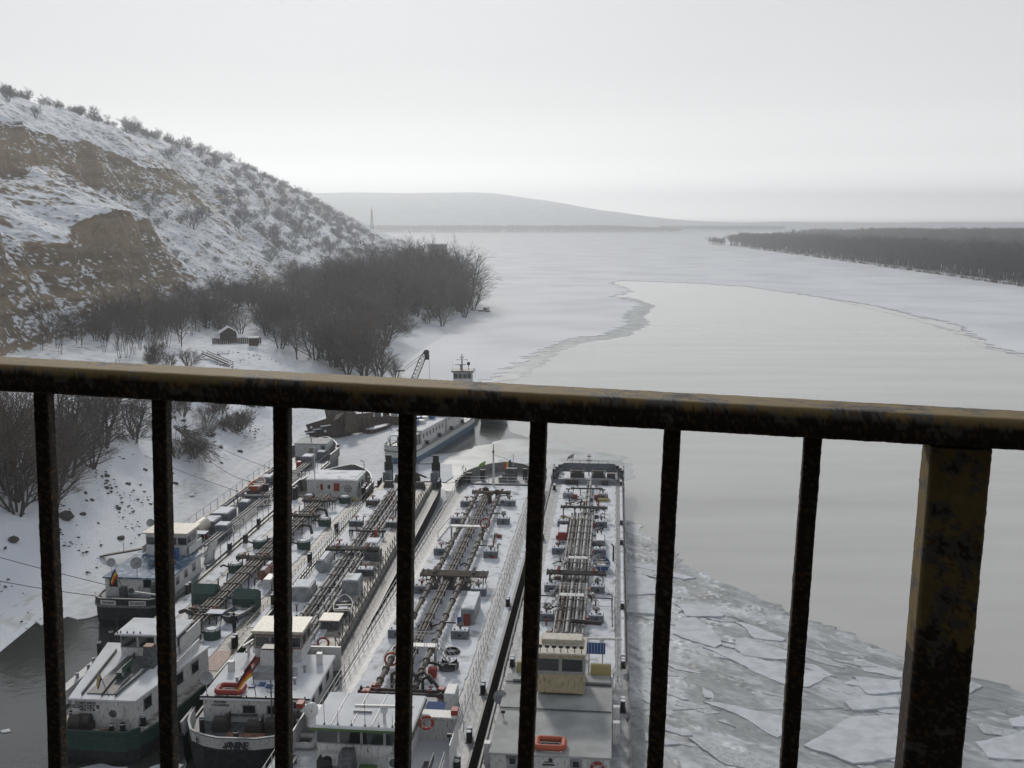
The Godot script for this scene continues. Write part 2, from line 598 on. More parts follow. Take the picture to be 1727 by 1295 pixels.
func river() -> void:
	var nz := nz3(.08, 71, 4)
	var w := MB.new()
	for i in 30:
		for j in 14:
			var x0 := -2700.0 + 180.0 * i; var d0 := -300.0 + 400.0 * j
			w.quad(Vector3(x0, 0, -d0), Vector3(x0 + 180, 0, -d0), Vector3(x0 + 180, 0, -d0 - 400), Vector3(x0, 0, -d0 - 400))
	tag(obj("river", w, M.water), "", "", "", "structure")
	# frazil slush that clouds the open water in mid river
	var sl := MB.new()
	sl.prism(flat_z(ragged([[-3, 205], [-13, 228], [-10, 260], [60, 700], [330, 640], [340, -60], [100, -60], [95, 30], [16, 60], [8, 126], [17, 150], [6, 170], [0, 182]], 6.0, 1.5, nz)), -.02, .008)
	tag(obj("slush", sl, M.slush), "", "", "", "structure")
	# the frozen, snow covered river beyond the open water
	var edge := [[-13.4, 230.6], [-5.3, 244], [2.5, 275.8], [7, 302], [17.8, 330.1], [30.2, 346.2], [41.5, 378.9], [43.1, 415.6], [57.4, 477.1], [48.4, 523.4], [63.9, 569.4], [58.6, 642.6], [67.2, 669.1], [103, 649], [133.3, 606.6], [150, 523.4], [158.8, 463.4], [158.1, 407.7], [158.8, 376.7], [142.5, 320.2], [140.6, 291], [185, 262], [330, 215]]
	var poly := PackedVector2Array([Vector2(-60, 205), Vector2(-26, 212)])
	poly.append_array(ragged(edge, 1.6, 3.5, nz, false))
	poly.append_array(PackedVector2Array([Vector2(340, 900), Vector2(420, 2000), Vector2(2600, 3600), Vector2(2600, 5250), Vector2(-2600, 5250), Vector2(-2600, 2400), Vector2(-200, 1800), Vector2(-150, 900), Vector2(-60, 500)]))
	var ic := MB.new()
	ic.prism(flat_z(poly), -.15, .14)
	tag(obj("ice_sheet", ic, M.ice_snow), "", "", "", "structure")
	# thin grey ice fringing the left margin
	var fr := MB.new()
	fr.prism(flat_z(ragged([[-9, 236], [2, 246], [7, 268], [13, 300], [24, 326], [37, 340], [48, 378], [51, 412], [63, 470], [57, 520], [50, 520], [50, 476], [40, 416], [38, 380], [28, 348], [16, 332], [5, 304], [0, 278], [-7, 247]], 2.4, 1.8, nz)), -.1, .04)
	tag(obj("fringe_ice", fr, M.thin_ice), "", "", "", "structure")
	# dark wet ice along its right edge
	var th := MB.new()
	th.prism(flat_z(ragged([[150.4, 528.4], [158.3, 470.8], [157.3, 413.5], [157.9, 381.7], [158.5, 352.4], [155, 325.5], [138.8, 286.4], [137.3, 310.5], [147.6, 352.4], [151.4, 400.6], [151.7, 454.2]], 3.0, 2.0, nz)), -.1, .05)
	tag(obj("wet_ice", th, M.thin_ice), "", "", "", "structure")
	# ice between the left bank and the moored ships
	var sh := MB.new()
	sh.prism(flat_z(ragged([[-75, 91], [-51.4, 91.6], [-48, 93.6], [-46.4, 92.3], [-44, 93.2], [-42.4, 91.9], [-41, 94.0], [-39.6, 93.2], [-37.5, 95.0], [-36, 93.4], [-33, 97], [-24, 99], [-21, 97], [-15, 82], [-12.6, 79], [-12.0, 92], [-10.2, 112], [-8.6, 138], [-10.5, 146], [-14.2, 151], [-15, 160], [-17, 166], [-13, 180], [-9, 196], [-12, 216], [-14, 229], [-30, 240], [-70, 240]], .8, .45, nz)), -.15, .10)
	tag(obj("shore_ice", sh, M.floe), "", "", "", "structure")
	var th2 := MB.new()
	th2.prism(flat_z(ragged([[-16, 150.5], [-14, 163], [-7.4, 167], [-1.4, 176], [6.5, 173.7], [17.2, 163], [17.8, 148], [5, 140], [-12, 141]], 1.5, 1.2, nz)), -.1, .03)
	tag(obj("thin_ice", th2, M.thin_ice), "", "", "", "structure")
	# refrozen broken ice on the right of the moored ships, with ridges and cracks
	var rub := MB.new()
	var rn := nz3(.35, 73, 4); var cn := nz3(.11, 74, 3); var fn := nz3(1.6, 75, 2); var pn := nz3(.06, 76, 3)
	var lump := func(x: float, d: float) -> float:
		var q1 := x * .62 - d * .78; var q2 := x * .78 + d * .62
		var ridge := 1.0 - absf(cn.get_noise_2d(q1 * .9, q2 * 2.2)) * 6.0
		var h := .05 + .05 * rn.get_noise_2d(q1 * .8, q2 * 2.0) + .03 * fn.get_noise_2d(x, d)
		if ridge > 0.0: h += .09 * ridge * (.5 + fn.get_noise_2d(d, x))
		return h
	var gd := .3
	var m := 150
	var rows := 0
	var d := 36.0
	while d < 126.8:
		var ex := 95.0
		for k in NEAR_EDGE.size() - 1:
			var a = NEAR_EDGE[k]; var b = NEAR_EDGE[k + 1]
			if d <= a[1] and d >= b[1]: ex = lerpf(a[0], b[0], (a[1] - d) / (a[1] - b[1]))
		ex += 1.2 * cn.get_noise_2d(d * 1.5, 3.0) + .8 * rn.get_noise_2d(d, 9.0) + .5 * fn.get_noise_2d(d * .6, 2.0)
		var xs := (d - 50.0) * .098 + 1.4 + 4.3
		for k in m + 1:
			var x := lerpf(xs, maxf(ex, xs + .5), pow(float(k) / m, 1.0 if d > 75 else 1.35))
			var q1 := x * .62 - d * .78; var q2 := x * .78 + d * .62
			var h: float = lump.call(x, d)
			var nn := Vector3(lump.call(x - .15, d) - lump.call(x + .15, d), .3, lump.call(x, d + .15) - lump.call(x, d - .15)).normalized()
			if k == m:
				h = -.06
			var sn := pn.get_noise_2d(q1, q2 * 1.7) + .5 * rn.get_noise_2d(q1 * .7, q2 * 1.8) + .3 * fn.get_noise_2d(x, d)
			var colr := Color(.27, .29, .295).lerp(Color(.52, .55, .58), smoothstep(-.25, .5, sn))
			var ridge := 1.0 - absf(cn.get_noise_2d(q1 * .9, q2 * 2.2)) * 6.0
			if ridge > .78 and fn.get_noise_2d(x * .5 + 40.0, d * .5) > .0: colr = colr.lerp(Color(.22, .23, .235), .8)
			elif ridge > .45 and sn > .05: colr = colr.lerp(Color(.70, .73, .77), .6)
			rub.col = colr
			rub.vert(Vector3(x, h, -d), nn)
		rows += 1
		d += gd
	for i in rows - 1:
		for k in m:
			var a := i * (m + 1) + k
			rub.ix.append_array(PackedInt32Array([a, a + m + 1, a + 1, a + 1, a + m + 1, a + m + 2]))
	tag(obj("broken_ice", rub, M.ice_rough), "", "", "", "structure")
	var floes := [
		[[11.8, 106], [13.4, 106.9], [14.8, 103.2], [14.6, 100.1], [11.1, 99.8]],
		[[11.1, 98.6], [13, 98.9], [13.9, 96.5], [13.6, 94.8], [10.8, 95]],
		[[15.5, 97.3], [17, 97], [19.7, 94.5], [19.4, 94.0], [16.2, 94.1]],
		[[14.8, 92.8], [16.8, 94.2], [17.9, 91.3], [18.1, 87.5], [17.3, 86.7], [14.9, 89.2], [14.2, 89.9]],
		[[20.3, 92.8], [21.7, 91.9], [23.8, 88.6], [23.4, 88.2], [21.3, 88.8]],
		[[19.3, 88.6], [20.5, 88.8], [23.6, 85.7], [23, 84.1], [19.7, 85], [19, 86.2]],
		[[16.3, 86.9], [18.4, 86], [23.1, 82.9], [25.4, 81.2], [23.3, 79], [21.8, 78.8], [19.2, 82.6]],
		[[27.2, 81], [30.8, 80.1], [30.1, 78.1], [27.5, 77.7], [27.2, 79]],
		[[25.1, 76.1], [27.1, 77.4], [29.7, 77.1], [29, 75.4], [25.4, 74.9]],
		[[14.5, 76.4], [16.8, 75.7], [20.1, 73.9], [19.3, 71.2], [18.7, 70.7], [17.2, 73.5]],
		[[24.7, 73.9], [28.7, 74.1], [26.4, 67.8], [22.9, 67], [20.4, 69.4]],
		[[32.3, 69.9], [36.6, 71.6], [36.5, 67.4], [32.4, 67.8]],
		[[14.7, 79], [15.5, 78.1], [15.4, 76.9], [14.8, 77.1]],
		[[36.3, 73.5], [37.7, 74.1], [38.4, 72.5], [36.2, 72.3]]]
	var k2 := 0
	for f in floes:
		floe(f, .10 + .025 * (k2 % 3), nz, "white snow covered ice floe frozen into the grey ice right of the ships", "ice floes in the refrozen ice")
		k2 += 1
	# many thin angular plates pushed over one another
	var prng := RandomNumberGenerator.new()
	prng.seed = 77
	var placed := 0
	while placed < 64:
		var d2 := 64.0 + 58.0 * prng.randf() * prng.randf()
		var xl := (d2 - 50.0) * .098 + 6.6
		var xr := 12.0
		for k in NEAR_EDGE.size() - 1:
			var a = NEAR_EDGE[k]; var b = NEAR_EDGE[k + 1]
			if d2 <= a[1] and d2 >= b[1]: xr = lerpf(a[0], b[0], (a[1] - d2) / (a[1] - b[1]))
		var x2 := lerpf(xl + 1.0, xr - 1.0, prng.randf())
		if xr - xl < 2.5: continue
		var n := 4 + prng.randi() % 3
		var sz := prng.randf_range(.5, 1.5) * (1.7 if placed % 7 == 0 else 1.0)
		var poly2 := []
		for k in n:
			var an := TAU * (k + prng.randf_range(-.3, .3)) / n
			var q := Vector2(cos(an) * sz * prng.randf_range(1.2, 2.3), sin(an) * sz * prng.randf_range(.35, .7)).rotated(-.62 + prng.randf_range(-.3, .3))
			poly2.append([x2 + q.x, d2 + q.y])
		floe(poly2, prng.randf_range(.05, .11), nz, "thin angular ice plate frozen over its neighbours right of the ships", "thin ice plates right of the ships", M.floe if placed % 3 == 0 else M.plate, "ice_plate")
		placed += 1
	for f in [[[-14.5, 159], [-13.6, 161.5], [-9.8, 163.2], [-10.5, 158.2], [-13.7, 157.4]], [[-14.1, 156.4], [-9.1, 156.6], [-8.3, 148.7], [-9.4, 145.2], [-13.6, 150.5]], [[-0.3, 161.5], [2.7, 162.4], [2.6, 157], [0.6, 156.2], [-2.1, 159.8]]]:
		floe(f, .09, nz, "flat white ice floe drifting off the tanker bows", "ice floes off the bows")
	for f in [[[-24.2, 66.6], [-22.8, 67.6], [-21.9, 66.9], [-22.6, 65.6]], [[-29.4, 66.2], [-27.6, 67.2], [-25.6, 66.6], [-27, 65.4]], [[-36.6, 71.8], [-36.1, 72.1], [-35.8, 71.7], [-36.3, 71.5]]]:
		floe(f, .05, nz, "small grey ice lump in the dark water at the sterns", "ice lumps at the sterns")

func floe(f: Array, h: float, nz: FastNoiseLite, label: String, group: String, m_: Material = null, called := "ice_floe") -> void:
	var m := MB.new()
	var ce := Vector2.ZERO
	for q in f: ce += Vector2(q[0], q[1])
	ce /= f.size()
	var loc := []
	for q in f: loc.append([q[0] - ce.x, q[1] - ce.y])
	var rag := ragged(loc, .4, .22, nz)
	m.prism(flat_z(rag), -h - .05, h * .6)
	var o := obj(called, m, m_ if m_ else M.floe)
	o.position = Vector3(ce.x, h * .7, -ce.y)
	o.rotation = Vector3(rng.randf_range(-.012, .012), 0, rng.randf_range(-.012, .012))
	tag(o, label, "ice plate" if called == "ice_plate" else "ice floe", group)

# ------------------------------------------------------------------ the left bank and the bluff
# distance: shore x | flat x, y | toe x, y | lower cliff top x, y | ledge x, y | upper cliff top x, y | crest x, y
const LAND := [
	[-120, -44, -58, 7, -92, 11, -99.5, 34, -125.2, 42, -129, 52, -180, 78],
	[60, -44, -58, 7, -92, 11, -99.5, 34, -125.2, 42, -129, 52, -180, 78],
	[110, -43.5, -57, 6.5, -93, 11, -100.5, 34, -125.2, 42, -129, 52, -181, 78],
	[160, -41, -55, 6.5, -94, 11, -101.5, 34, -126.2, 42, -130, 53, -182, 79],
	[200, -35, -55, 7.5, -96, 11, -103.5, 34, -127.2, 42.5, -131, 54, -183, 79],
	[235, -27, -57, 8, -97, 11, -104.5, 35, -128.7, 43.5, -132.5, 55, -184, 79.5],
	[270, -28, -57, 8, -98, 11, -105.5, 36, -131.2, 46, -135, 59, -185, 81],
	[318, -24, -58, 8, -98, 13, -105.5, 36, -134.2, 50, -138, 64, -185, 82.5],
	[346, -21, -59, 7.5, -97, 12, -116, 31, -136, 48, -140, 62.5, -185, 82.5],
	[400, -17, -60, 7, -95, 11, -118, 30, -138, 46, -142, 60, -185, 82],
	[470, -12, -60, 7, -93, 10, -118, 29.5, -139, 48, -143, 56, -185, 81],
	[560, -30, -65, 7, -92, 10, -118, 28.5, -140, 46, -144, 51, -185, 79],
	[730, -75, -85, 5, -93, 9, -118, 27, -140, 41, -146, 44.5, -185, 75],
	[880, -90, -95, 6, -98, 10, -118, 24, -142, 36, -150, 40, -185, 63],
	[1080, -100, -104, 6, -106, 9, -120, 20, -142, 28, -150, 32, -182, 50],
	[1270, -112, -115, 4, -118, 7, -126, 14, -142, 20, -150, 23, -175, 32],
	[1500, -140, -143, 2, -146, 3, -150, 5, -160, 6, -165, 7, -180, 9],
	[1800, -160, -163, 0.5, -166, 0.8, -170, 1, -180, 1.2, -185, 1.4, -200, 1.5]]

func profile(D: float) -> PackedVector2Array:
	var r := []
	for k in LAND.size() - 1:
		var a = LAND[k]; var b = LAND[k + 1]
		if D <= b[0] or k == LAND.size() - 2:
			var t: float = clampf((D - a[0]) / (b[0] - a[0]), 0.0, 1.0)
			for j in range(1, 14): r.append(lerpf(a[j], b[j], t))
			break
	# the cliffs rise and sink, with gullies between the buttresses
	var near := 1.0 - smoothstep(420.0, 620.0, D)
	var a1 := sin(D * .047) + .6 * sin(D * .113 + 1.3); var a2 := sin(D * .039 + 2.1) + .5 * sin(D * .127)
	r[6] += near * 2.6 * a1
	r[8] += near * 2.0 * a2
	r[10] += near * 2.2 * sin(D * .07 + .4)
	r[5] -= near * 7.0 * maxf(0.0, sin(D * .085 + .5) - .35)
	r[9] -= near * 6.0 * maxf(0.0, sin(D * .061 + 3.4) - .3)
	var xs: float = r[0]
	var ry: float = minf(1.8, r[2] * .3)
	return PackedVector2Array([Vector2(xs + 6, -2), Vector2(xs, .12), Vector2(lerpf(xs, r[1], .35), ry), Vector2(r[1], r[2]), Vector2(r[3], r[4]), Vector2(r[5], r[6]), Vector2(r[7], r[8]), Vector2(r[9], r[10]), Vector2(lerpf(r[9], r[11], .45), lerpf(r[10], r[12], .62)), Vector2(r[11], r[12]), Vector2(r[11] - 60, r[12] + 4), Vector2(r[11] - 400, r[12] + 8)])

func ground(x: float, D: float) -> float:
	var p := profile(D)
	for k in p.size() - 1:
		if x <= p[k].x and x >= p[k + 1].x:
			return lerpf(p[k].y, p[k + 1].y, (p[k].x - x) / maxf(.001, p[k].x - p[k + 1].x))
	return p[p.size() - 1].y if x < p[p.size() - 1].x else -2.0

func terrain() -> void:
	var segs := [6, 34, 46, 48, 92, 60, 56, 50, 54, 8, 6]
	var ds := []
	var d := -120.0
	while d < 1760.0:
		ds.append(d)
		if d < 70.0: d += 10.0
		elif d < 190.0: d += .85
		elif d < 520.0: d += d * .0019
		else: d += d * .003
	var gul := nz3(.035, 81, 3); var rough := nz3(.16, 82, 4); var fine := nz3(.7, 83, 3); var str_ := nz3(.05, 84, 3); var sp := nz3(.62, 85, 4); var pat := nz3(.03, 86, 3); var pat2 := nz3(.011, 87, 2)
	var grid := []
	var m := 1
	for s in segs: m += s
	for D in ds:
		var p := profile(D)
		var row := PackedVector3Array()
		for k in segs.size():
			var a := p[k]; var b := p[k + 1]
			var steep := clampf((b.y - a.y) / maxf(.5, a.x - b.x) - .35, 0.0, 1.6)
			for j in segs[k] + (1 if k == segs.size() - 1 else 0):
				var t: float = float(j) / segs[k]
				var q := a.lerp(b, t)
				# hill flank: gullies and buttresses push in and out, ledges step up and down
				var flank := smoothstep(9.0, 20.0, q.y) * (1.0 if k < 9 else .3)
				var g := gul.get_noise_2d(D * 1.0, q.y * .35)
				var x := q.x + flank * (4.0 * g + 1.5 * rough.get_noise_3d(D * .7, q.y * .45, q.x * .3) * (.4 + .6 * steep))
				var y := q.y + flank * (1.6 * str_.get_noise_2d(D * .5, q.x) + .7 * rough.get_noise_2d(D, q.x))
				if flank < .99:
					y += (1.0 - flank) * smoothstep(.3, 3.0, q.y) * (.6 * gul.get_noise_2d(D * 1.4, q.x * 1.4) + .22 * rough.get_noise_2d(D * 1.3, q.x * 1.3))
				y += .10 * fine.get_noise_2d(D, q.x) * smoothstep(.2, 2.0, q.y)
				if flank > .2: x += .22 * fine.get_noise_3d(D * .6, y * 1.3, q.x)
				row.append(Vector3(x, y, -D))
		grid.append(row)
	var mb := MB.new()
	var nrow: int = grid.size()
	for i in nrow:
		for j in m:
			var p: Vector3 = grid[i][j]
			var du: Vector3 = grid[mini(i + 1, nrow - 1)][j] - grid[maxi(i - 1, 0)][j]
			var dv: Vector3 = grid[i][mini(j + 1, m - 1)] - grid[i][maxi(j - 1, 0)]
			var nn := du.cross(dv).normalized()
			var D := -p.z
			# snow lies where it can hold; wind-blown strips and tufts where it cannot
			var s := sp.get_noise_3d(D * .7, p.y * 1.25, p.x * .8) + .35 * pat.get_noise_3d(D * 3.0, p.y * 4.0, p.x)
			var big := pat.get_noise_3d(D, p.y * 1.6, p.x)
			var flank := smoothstep(8.0, 14.0, p.y)
			var hold := nn.y + .26 * s + .22 * big * flank + .03
			# pockets of snow caught on the cliff
			hold += .3 * smoothstep(.16, .3, s + .5 * rough.get_noise_3d(D, p.y * 2.0, p.x))
			var c := Color(.72, .75, .80)
			var thr := .57 + .2 * pat2.get_noise_2d(D, p.y * 2.0) + .07 * sin(p.y * 1.1 + 4.0 * str_.get_noise_1d(D * .4))
			if p.y > 62.0: thr -= .12
			elif D < 345.0 and p.y < 38.0: thr += .16
			elif D < 520.0 and p.y > 40.0: thr += .12
			if p.y > 9.0 and hold < thr:
				var band := str_.get_noise_2d(p.y * 4.0, D * .08)
				var tan_ := Color(.26, .20, .135).lerp(Color(.165, .13, .095), smoothstep(-.3, .4, band + .4 * big))
				if s > .28: tan_ = tan_.lerp(Color(.34, .29, .225), .5)
				if hold > thr - .05 and s > .1: tan_ = Color(.17, .14, .11)
				c = tan_ * (1.0 + .3 * fine.get_noise_3d(D, p.y * 2.0, p.x))
			elif p.y > 9.0:
				var tuft := fine.get_noise_3d(D * .8 + p.y * .8, p.y * 1.6, p.x)
				if tuft + .45 * big > .10 + .45 * smoothstep(.55, .95, hold): c = Color(.20, .18, .165)
				elif tuft + .35 * big > -.02 + .45 * smoothstep(.55, .95, hold): c = Color(.46, .455, .46)
			else:
				var stones := fine.get_noise_2d(D * 1.3, p.x * 1.3)
				if p.y < 1.2 and stones + big > .5: c = Color(.58, .59, .58)
				elif p.y > 5.0 and stones > .45: c = Color(.45, .44, .43)
			c.a = 1.0
			mb.col = c
			mb.vert(p, nn)
	for i in nrow - 1:
		for j in m - 1:
			var a := i * m + j
			mb.ix.append_array(PackedInt32Array([a, a + 1, a + m, a + 1, a + m + 1, a + m]))
	tag(obj("hillside", mb, M.ground), "", "", "", "structure")

# ------------------------------------------------------------------ far banks, woods and hills
func far_country() -> void:
	# low wooded bank on the right
	var rb := MB.new()
	var nz := nz3(.02, 91, 3)
	var shore := [[292, 560], [293, 620], [297, 700], [303, 800], [312, 950], [322, 1150], [330, 1350], [336, 1550], [334, 1660], [350, 1700]]
	var p := ragged(shore, 8.0, 6.0, nz, false)
	p.append_array(PackedVector2Array([Vector2(500, 1800), Vector2(900, 2500), Vector2(2600, 3500), Vector2(2600, -200), Vector2(330, -200), Vector2(300, 300)]))
	rb.prism(flat_z(p), -.5, 1.1)
	tag(obj("right_bank", rb, M.ice_snow), "", "", "", "structure")
	var spots := []
	var r := RandomNumberGenerator.new()
	r.seed = 92
	for k in 3000:
		var D := 560.0 + 1120.0 * pow(r.randf(), 1.35)
		var x := shore_at(shore, D) + 3.0 + 110.0 * pow(r.randf(), 1.8)
		spots.append([x, D, 1.0, r.randf_range(.6, 1.1) * (1.0 + .35 * nz.get_noise_2d(x * 1.2, D * 1.2))])
	for k in 900:
		var D := 700.0 + 1700.0 * r.randf()
		spots.append([330 + D * .12 + 250.0 * r.randf(), D, 1.0, r.randf_range(.95, 1.3)])
	for k in 500:
		var D := 1300.0 + 500.0 * r.randf()
		spots.append([560 + 400.0 * r.randf(), D, 1.0, r.randf_range(1.35, 1.55)])
	for k in 40:
		spots.append([326 + 10.0 * r.randf(), 1690 + 90.0 * r.randf(), .2, r.randf_range(.3, .75)])
	wood("wood_on_right_bank", spots, 24.0, "dense grey leafless wood along the far right bank of the river", r, M.twig)
	# reeds and bushes sticking out of the ice in front of it
	var reeds := MB.new()
	for k in 260:
		var D := 590.0 + 900.0 * pow(r.randf(), 1.5)
		var x := shore_at(shore, D) - 1.0 - 6.0 * r.randf() * r.randf()
		var hh := r.randf_range(1.0, 4.0)
		for j in 9:
			var o := Vector3(x + r.randf_range(-1.6, 1.6), .1, -D + r.randf_range(-1.6, 1.6))
			var t := o + Vector3(r.randf_range(-.5, .5), hh * r.randf_range(.5, 1.0), r.randf_range(-.5, .5))
			reeds.quad(o - Vector3(.09, 0, 0), o + Vector3(.09, 0, 0), t + Vector3(.05, 0, 0), t - Vector3(.05, 0, 0))
	tag(obj("reeds", reeds, M.twig_brown), "brown reeds and bushes poking through ice along the right bank", "reeds", "", "stuff")
	# the far left bank and the hills behind it
	var fb := MB.new()
	fb.prism(flat_z(ragged([[-2550, 3500], [-900, 3560], [-300, 3690], [200, 3640], [480, 3600], [600, 3650], [640, 3900], [900, 4500], [2550, 4600], [2550, 5240], [-2550, 5240]], 30.0, 14.0, nz)), -.5, 2.0)
	tag(obj("far_bank", fb, M.ice_snow), "", "", "", "structure")
	spots = []
	for k in 2600:
		var x := -1000.0 + 1590.0 * r.randf()
		spots.append([x, 3715.0 + 300.0 * r.randf(), 2.0, r.randf_range(.8, 1.25) * (1.0 if x < 350 else lerpf(1.0, .6, (x - 350) / 240.0))])
	for k in 900:
		var x := 640.0 + 520.0 * r.randf()
		spots.append([x, 4560.0 + 160.0 * r.randf(), 2.0, r.randf_range(.7, 1.0)])
	wood("wood_on_far_bank", spots, 27.0, "hazy band of woodland on the distant river bank", r, M.twig)
	var hl := MB.new()
	var hn := nz3(.0006, 94, 4)
	var rows := []
	for i in 61:
		var x := -2550.0 + 85.0 * i
		var row := []
		for j in 9:
			var t := j / 8.0
			var D := 4450.0 + 750.0 * t
			var px := 863.0 + 1800.0 * x / 5100.0
			var top := 172.0
			if px < 760: top = 172.0 + (px - 560) * .02
			elif px < 1240: top = lerpf(176.0, 36.0, smoothstep(760.0, 1240.0, px))
			else: top = 36.0
			top += 10.0 * hn.get_noise_1d(x * 2.0)
			row.append(Vector3(x, 1.0 + top * smoothstep(0.0, 1.0, t) + 5.0 * hn.get_noise_2d(x * 3.0, D * 3.0) * t, -D))
		rows.append(row)
	for i in 60:
		for j in 8:
			hl.quad(rows[i][j], rows[i + 1][j], rows[i + 1][j + 1], rows[i][j + 1])
	tag(obj("far_hills", hl, M.far_hill), "", "", "", "structure")

func shore_at(shore: Array, D: float) -> float:
	for k in shore.size() - 1:
		if D >= shore[k][1] and D <= shore[k + 1][1]:
			return lerpf(shore[k][0], shore[k + 1][0], (D - shore[k][1]) / (shore[k + 1][1] - shore[k][1]))
	return shore[0][0] if D < shore[0][1] else shore[shore.size() - 1][0]

func wood(called: String, spots: Array, tall: float, label: String, r: RandomNumberGenerator, twig: Material) -> void:
	# one mass of leafless crowns: a few tree shapes, strewn; nobody could count them
	var holder := Node3D.new()
	put(holder, called)
	tag(holder, label, "wood", "", "stuff")
	for kind in 3:
		var mb := MB.new()
		var st := {"trunks": 1, "levels": 3, "kids": [9, 7, 6], "spread": .55, "ratio": .42, "tube_to": 1, "twig": .16, "h": tall, "stem": .45}
		bare_tree(mb, mb, st, 900 + kind * 17)
		var mm := MultiMesh.new()
		mm.transform_format = MultiMesh.TRANSFORM_3D
		mm.mesh = mb.mesh(twig)
		var mine := []
		for k in spots.size():
			if k % 3 == kind: mine.append(spots[k])
		mm.instance_count = mine.size()
		for k in mine.size():
			var s = mine[k]
			var sc: float = s[3]
			mm.set_instance_transform(k, Transform3D(Basis(Vector3.UP, r.randf() * TAU).scaled(Vector3(sc * 1.15, sc, sc * 1.15)), Vector3(s[0], s[2], -s[1])))
		var mi := MultiMeshInstance3D.new()
		mi.multimesh = mm
		put(mi, "crowns", holder)
		mi.set_meta("kind", "stuff")

# ------------------------------------------------------------------ leafless trees
func bare_tree(tm: MB, cm: MB, st: Dictionary, seed_: int) -> void:
	var r := RandomNumberGenerator.new()
	r.seed = seed_
	var h: float = st.h
	for k in st.trunks:
		var a: float = TAU * k / st.trunks + r.randf() * .8
		var lean: float = 0.0 if st.trunks == 1 else st.get("lean", .35) * r.randf_range(.5, 1.2)
		var dir := Vector3(cos(a) * lean + r.randf_range(-.06, .06), 1, sin(a) * lean + r.randf_range(-.06, .06)).normalized()
		var rad: float = st.get("rad", .016) * h * r.randf_range(.8, 1.1)
		limb(tm, cm, Vector3(cos(a), 0, sin(a)) * (.03 * h if st.trunks > 1 else 0.0) - Vector3(0, .3, 0), dir, h * st.get("len", .62) * r.randf_range(.85, 1.1), rad, 0, st, r)

func limb(tm: MB, cm: MB, p: Vector3, dir: Vector3, len_: float, rad: float, lvl: int, st: Dictionary, r: RandomNumberGenerator) -> void:
	var pts := [p]
	var q := p
	var dd := dir
	var nseg := 4 if lvl == 0 else (3 if lvl <= st.tube_to else 2)
	for k in nseg:
		dd = (dd + Vector3(r.randf_range(-.14, .14), st.get("rise", .03) - st.get("droop", 0.0) * lvl * .12, r.randf_range(-.14, .14))).normalized()
		q += dd * (len_ / nseg)
		pts.append(q)
	if lvl <= st.tube_to:
		tm.tube(pts, rad, rad * .45, 6 if lvl == 0 else 4, false)
	else:
		var side := dd.cross(Vector3(r.randf_range(-1, 1), r.randf_range(-.4, .4), r.randf_range(-1, 1))).normalized()
		var w: float = maxf(rad, st.twig) * .5
		for k in pts.size() - 1:
			var w0 := w * (1.0 - .35 * k); var w1 := w * (1.0 - .35 * (k + 1))
			cm.quad(pts[k] - side * w0, pts[k] + side * w0, pts[k + 1] + side * w1, pts[k + 1] - side * w1)
	if lvl >= st.levels: return
	var n: int = st.kids[lvl]
	for k in n:
		var lo: float = st.stem if lvl == 0 else .22
		var t := lerpf(lo, 1.0, (k + r.randf()) / n)
		var f := t * nseg
		var i := mini(int(f), nseg - 1)
		var at: Vector3 = pts[i].lerp(pts[i + 1], f - i)
		var ax: Vector3 = (pts[i + 1] - pts[i]).normalized()
		var sd := ax.cross(Vector3.UP if absf(ax.y) < .95 else Vector3.RIGHT).normalized().rotated(ax, r.randf() * TAU)
		var sp: float = st.spread * r.randf_range(.7, 1.35)
		var nd := (ax + sd * sp * (1.25 if lvl == 0 else 1.0)).normalized()
		var nl: float = len_ * st.ratio * r.randf_range(.75, 1.25) * (1.25 - .5 * t)
		limb(tm, cm, at, nd, nl * (1.25 if lvl == 0 else 1.15), rad * .5 * (1.2 - .5 * t), lvl + 1, st, r)

var kit := {}

func tree_kit(key: String, st: Dictionary, count: int, seed_: int, bark: Material, twig: Material) -> void:
	var l := []
	for k in count:
		var tm := MB.new(); var cm := MB.new()
		bare_tree(tm, cm, st, seed_ + 31 * k)
		l.append([tm.mesh(bark), cm.mesh(twig)])
	kit[key] = l

func plant(key: String, called: String, label: String, category: String, group: String, x: float, D: float, sc: float, y := -999.0, stem_name := "trunk", wide := 1.0) -> Node3D:
	var v = kit[key][rng.randi() % kit[key].size()]
	var yy := ground(x, D) if y < -900 else y
	var o := thing(called, label, category, Vector3(x, yy - .15, -D), rng.randf() * TAU, group)
	o.scale = Vector3(sc * wide * rng.randf_range(.92, 1.1), sc, sc * wide * rng.randf_range(.92, 1.1))
	inst(stem_name, v[0], o)
	inst("crown", v[1], o)
	return o

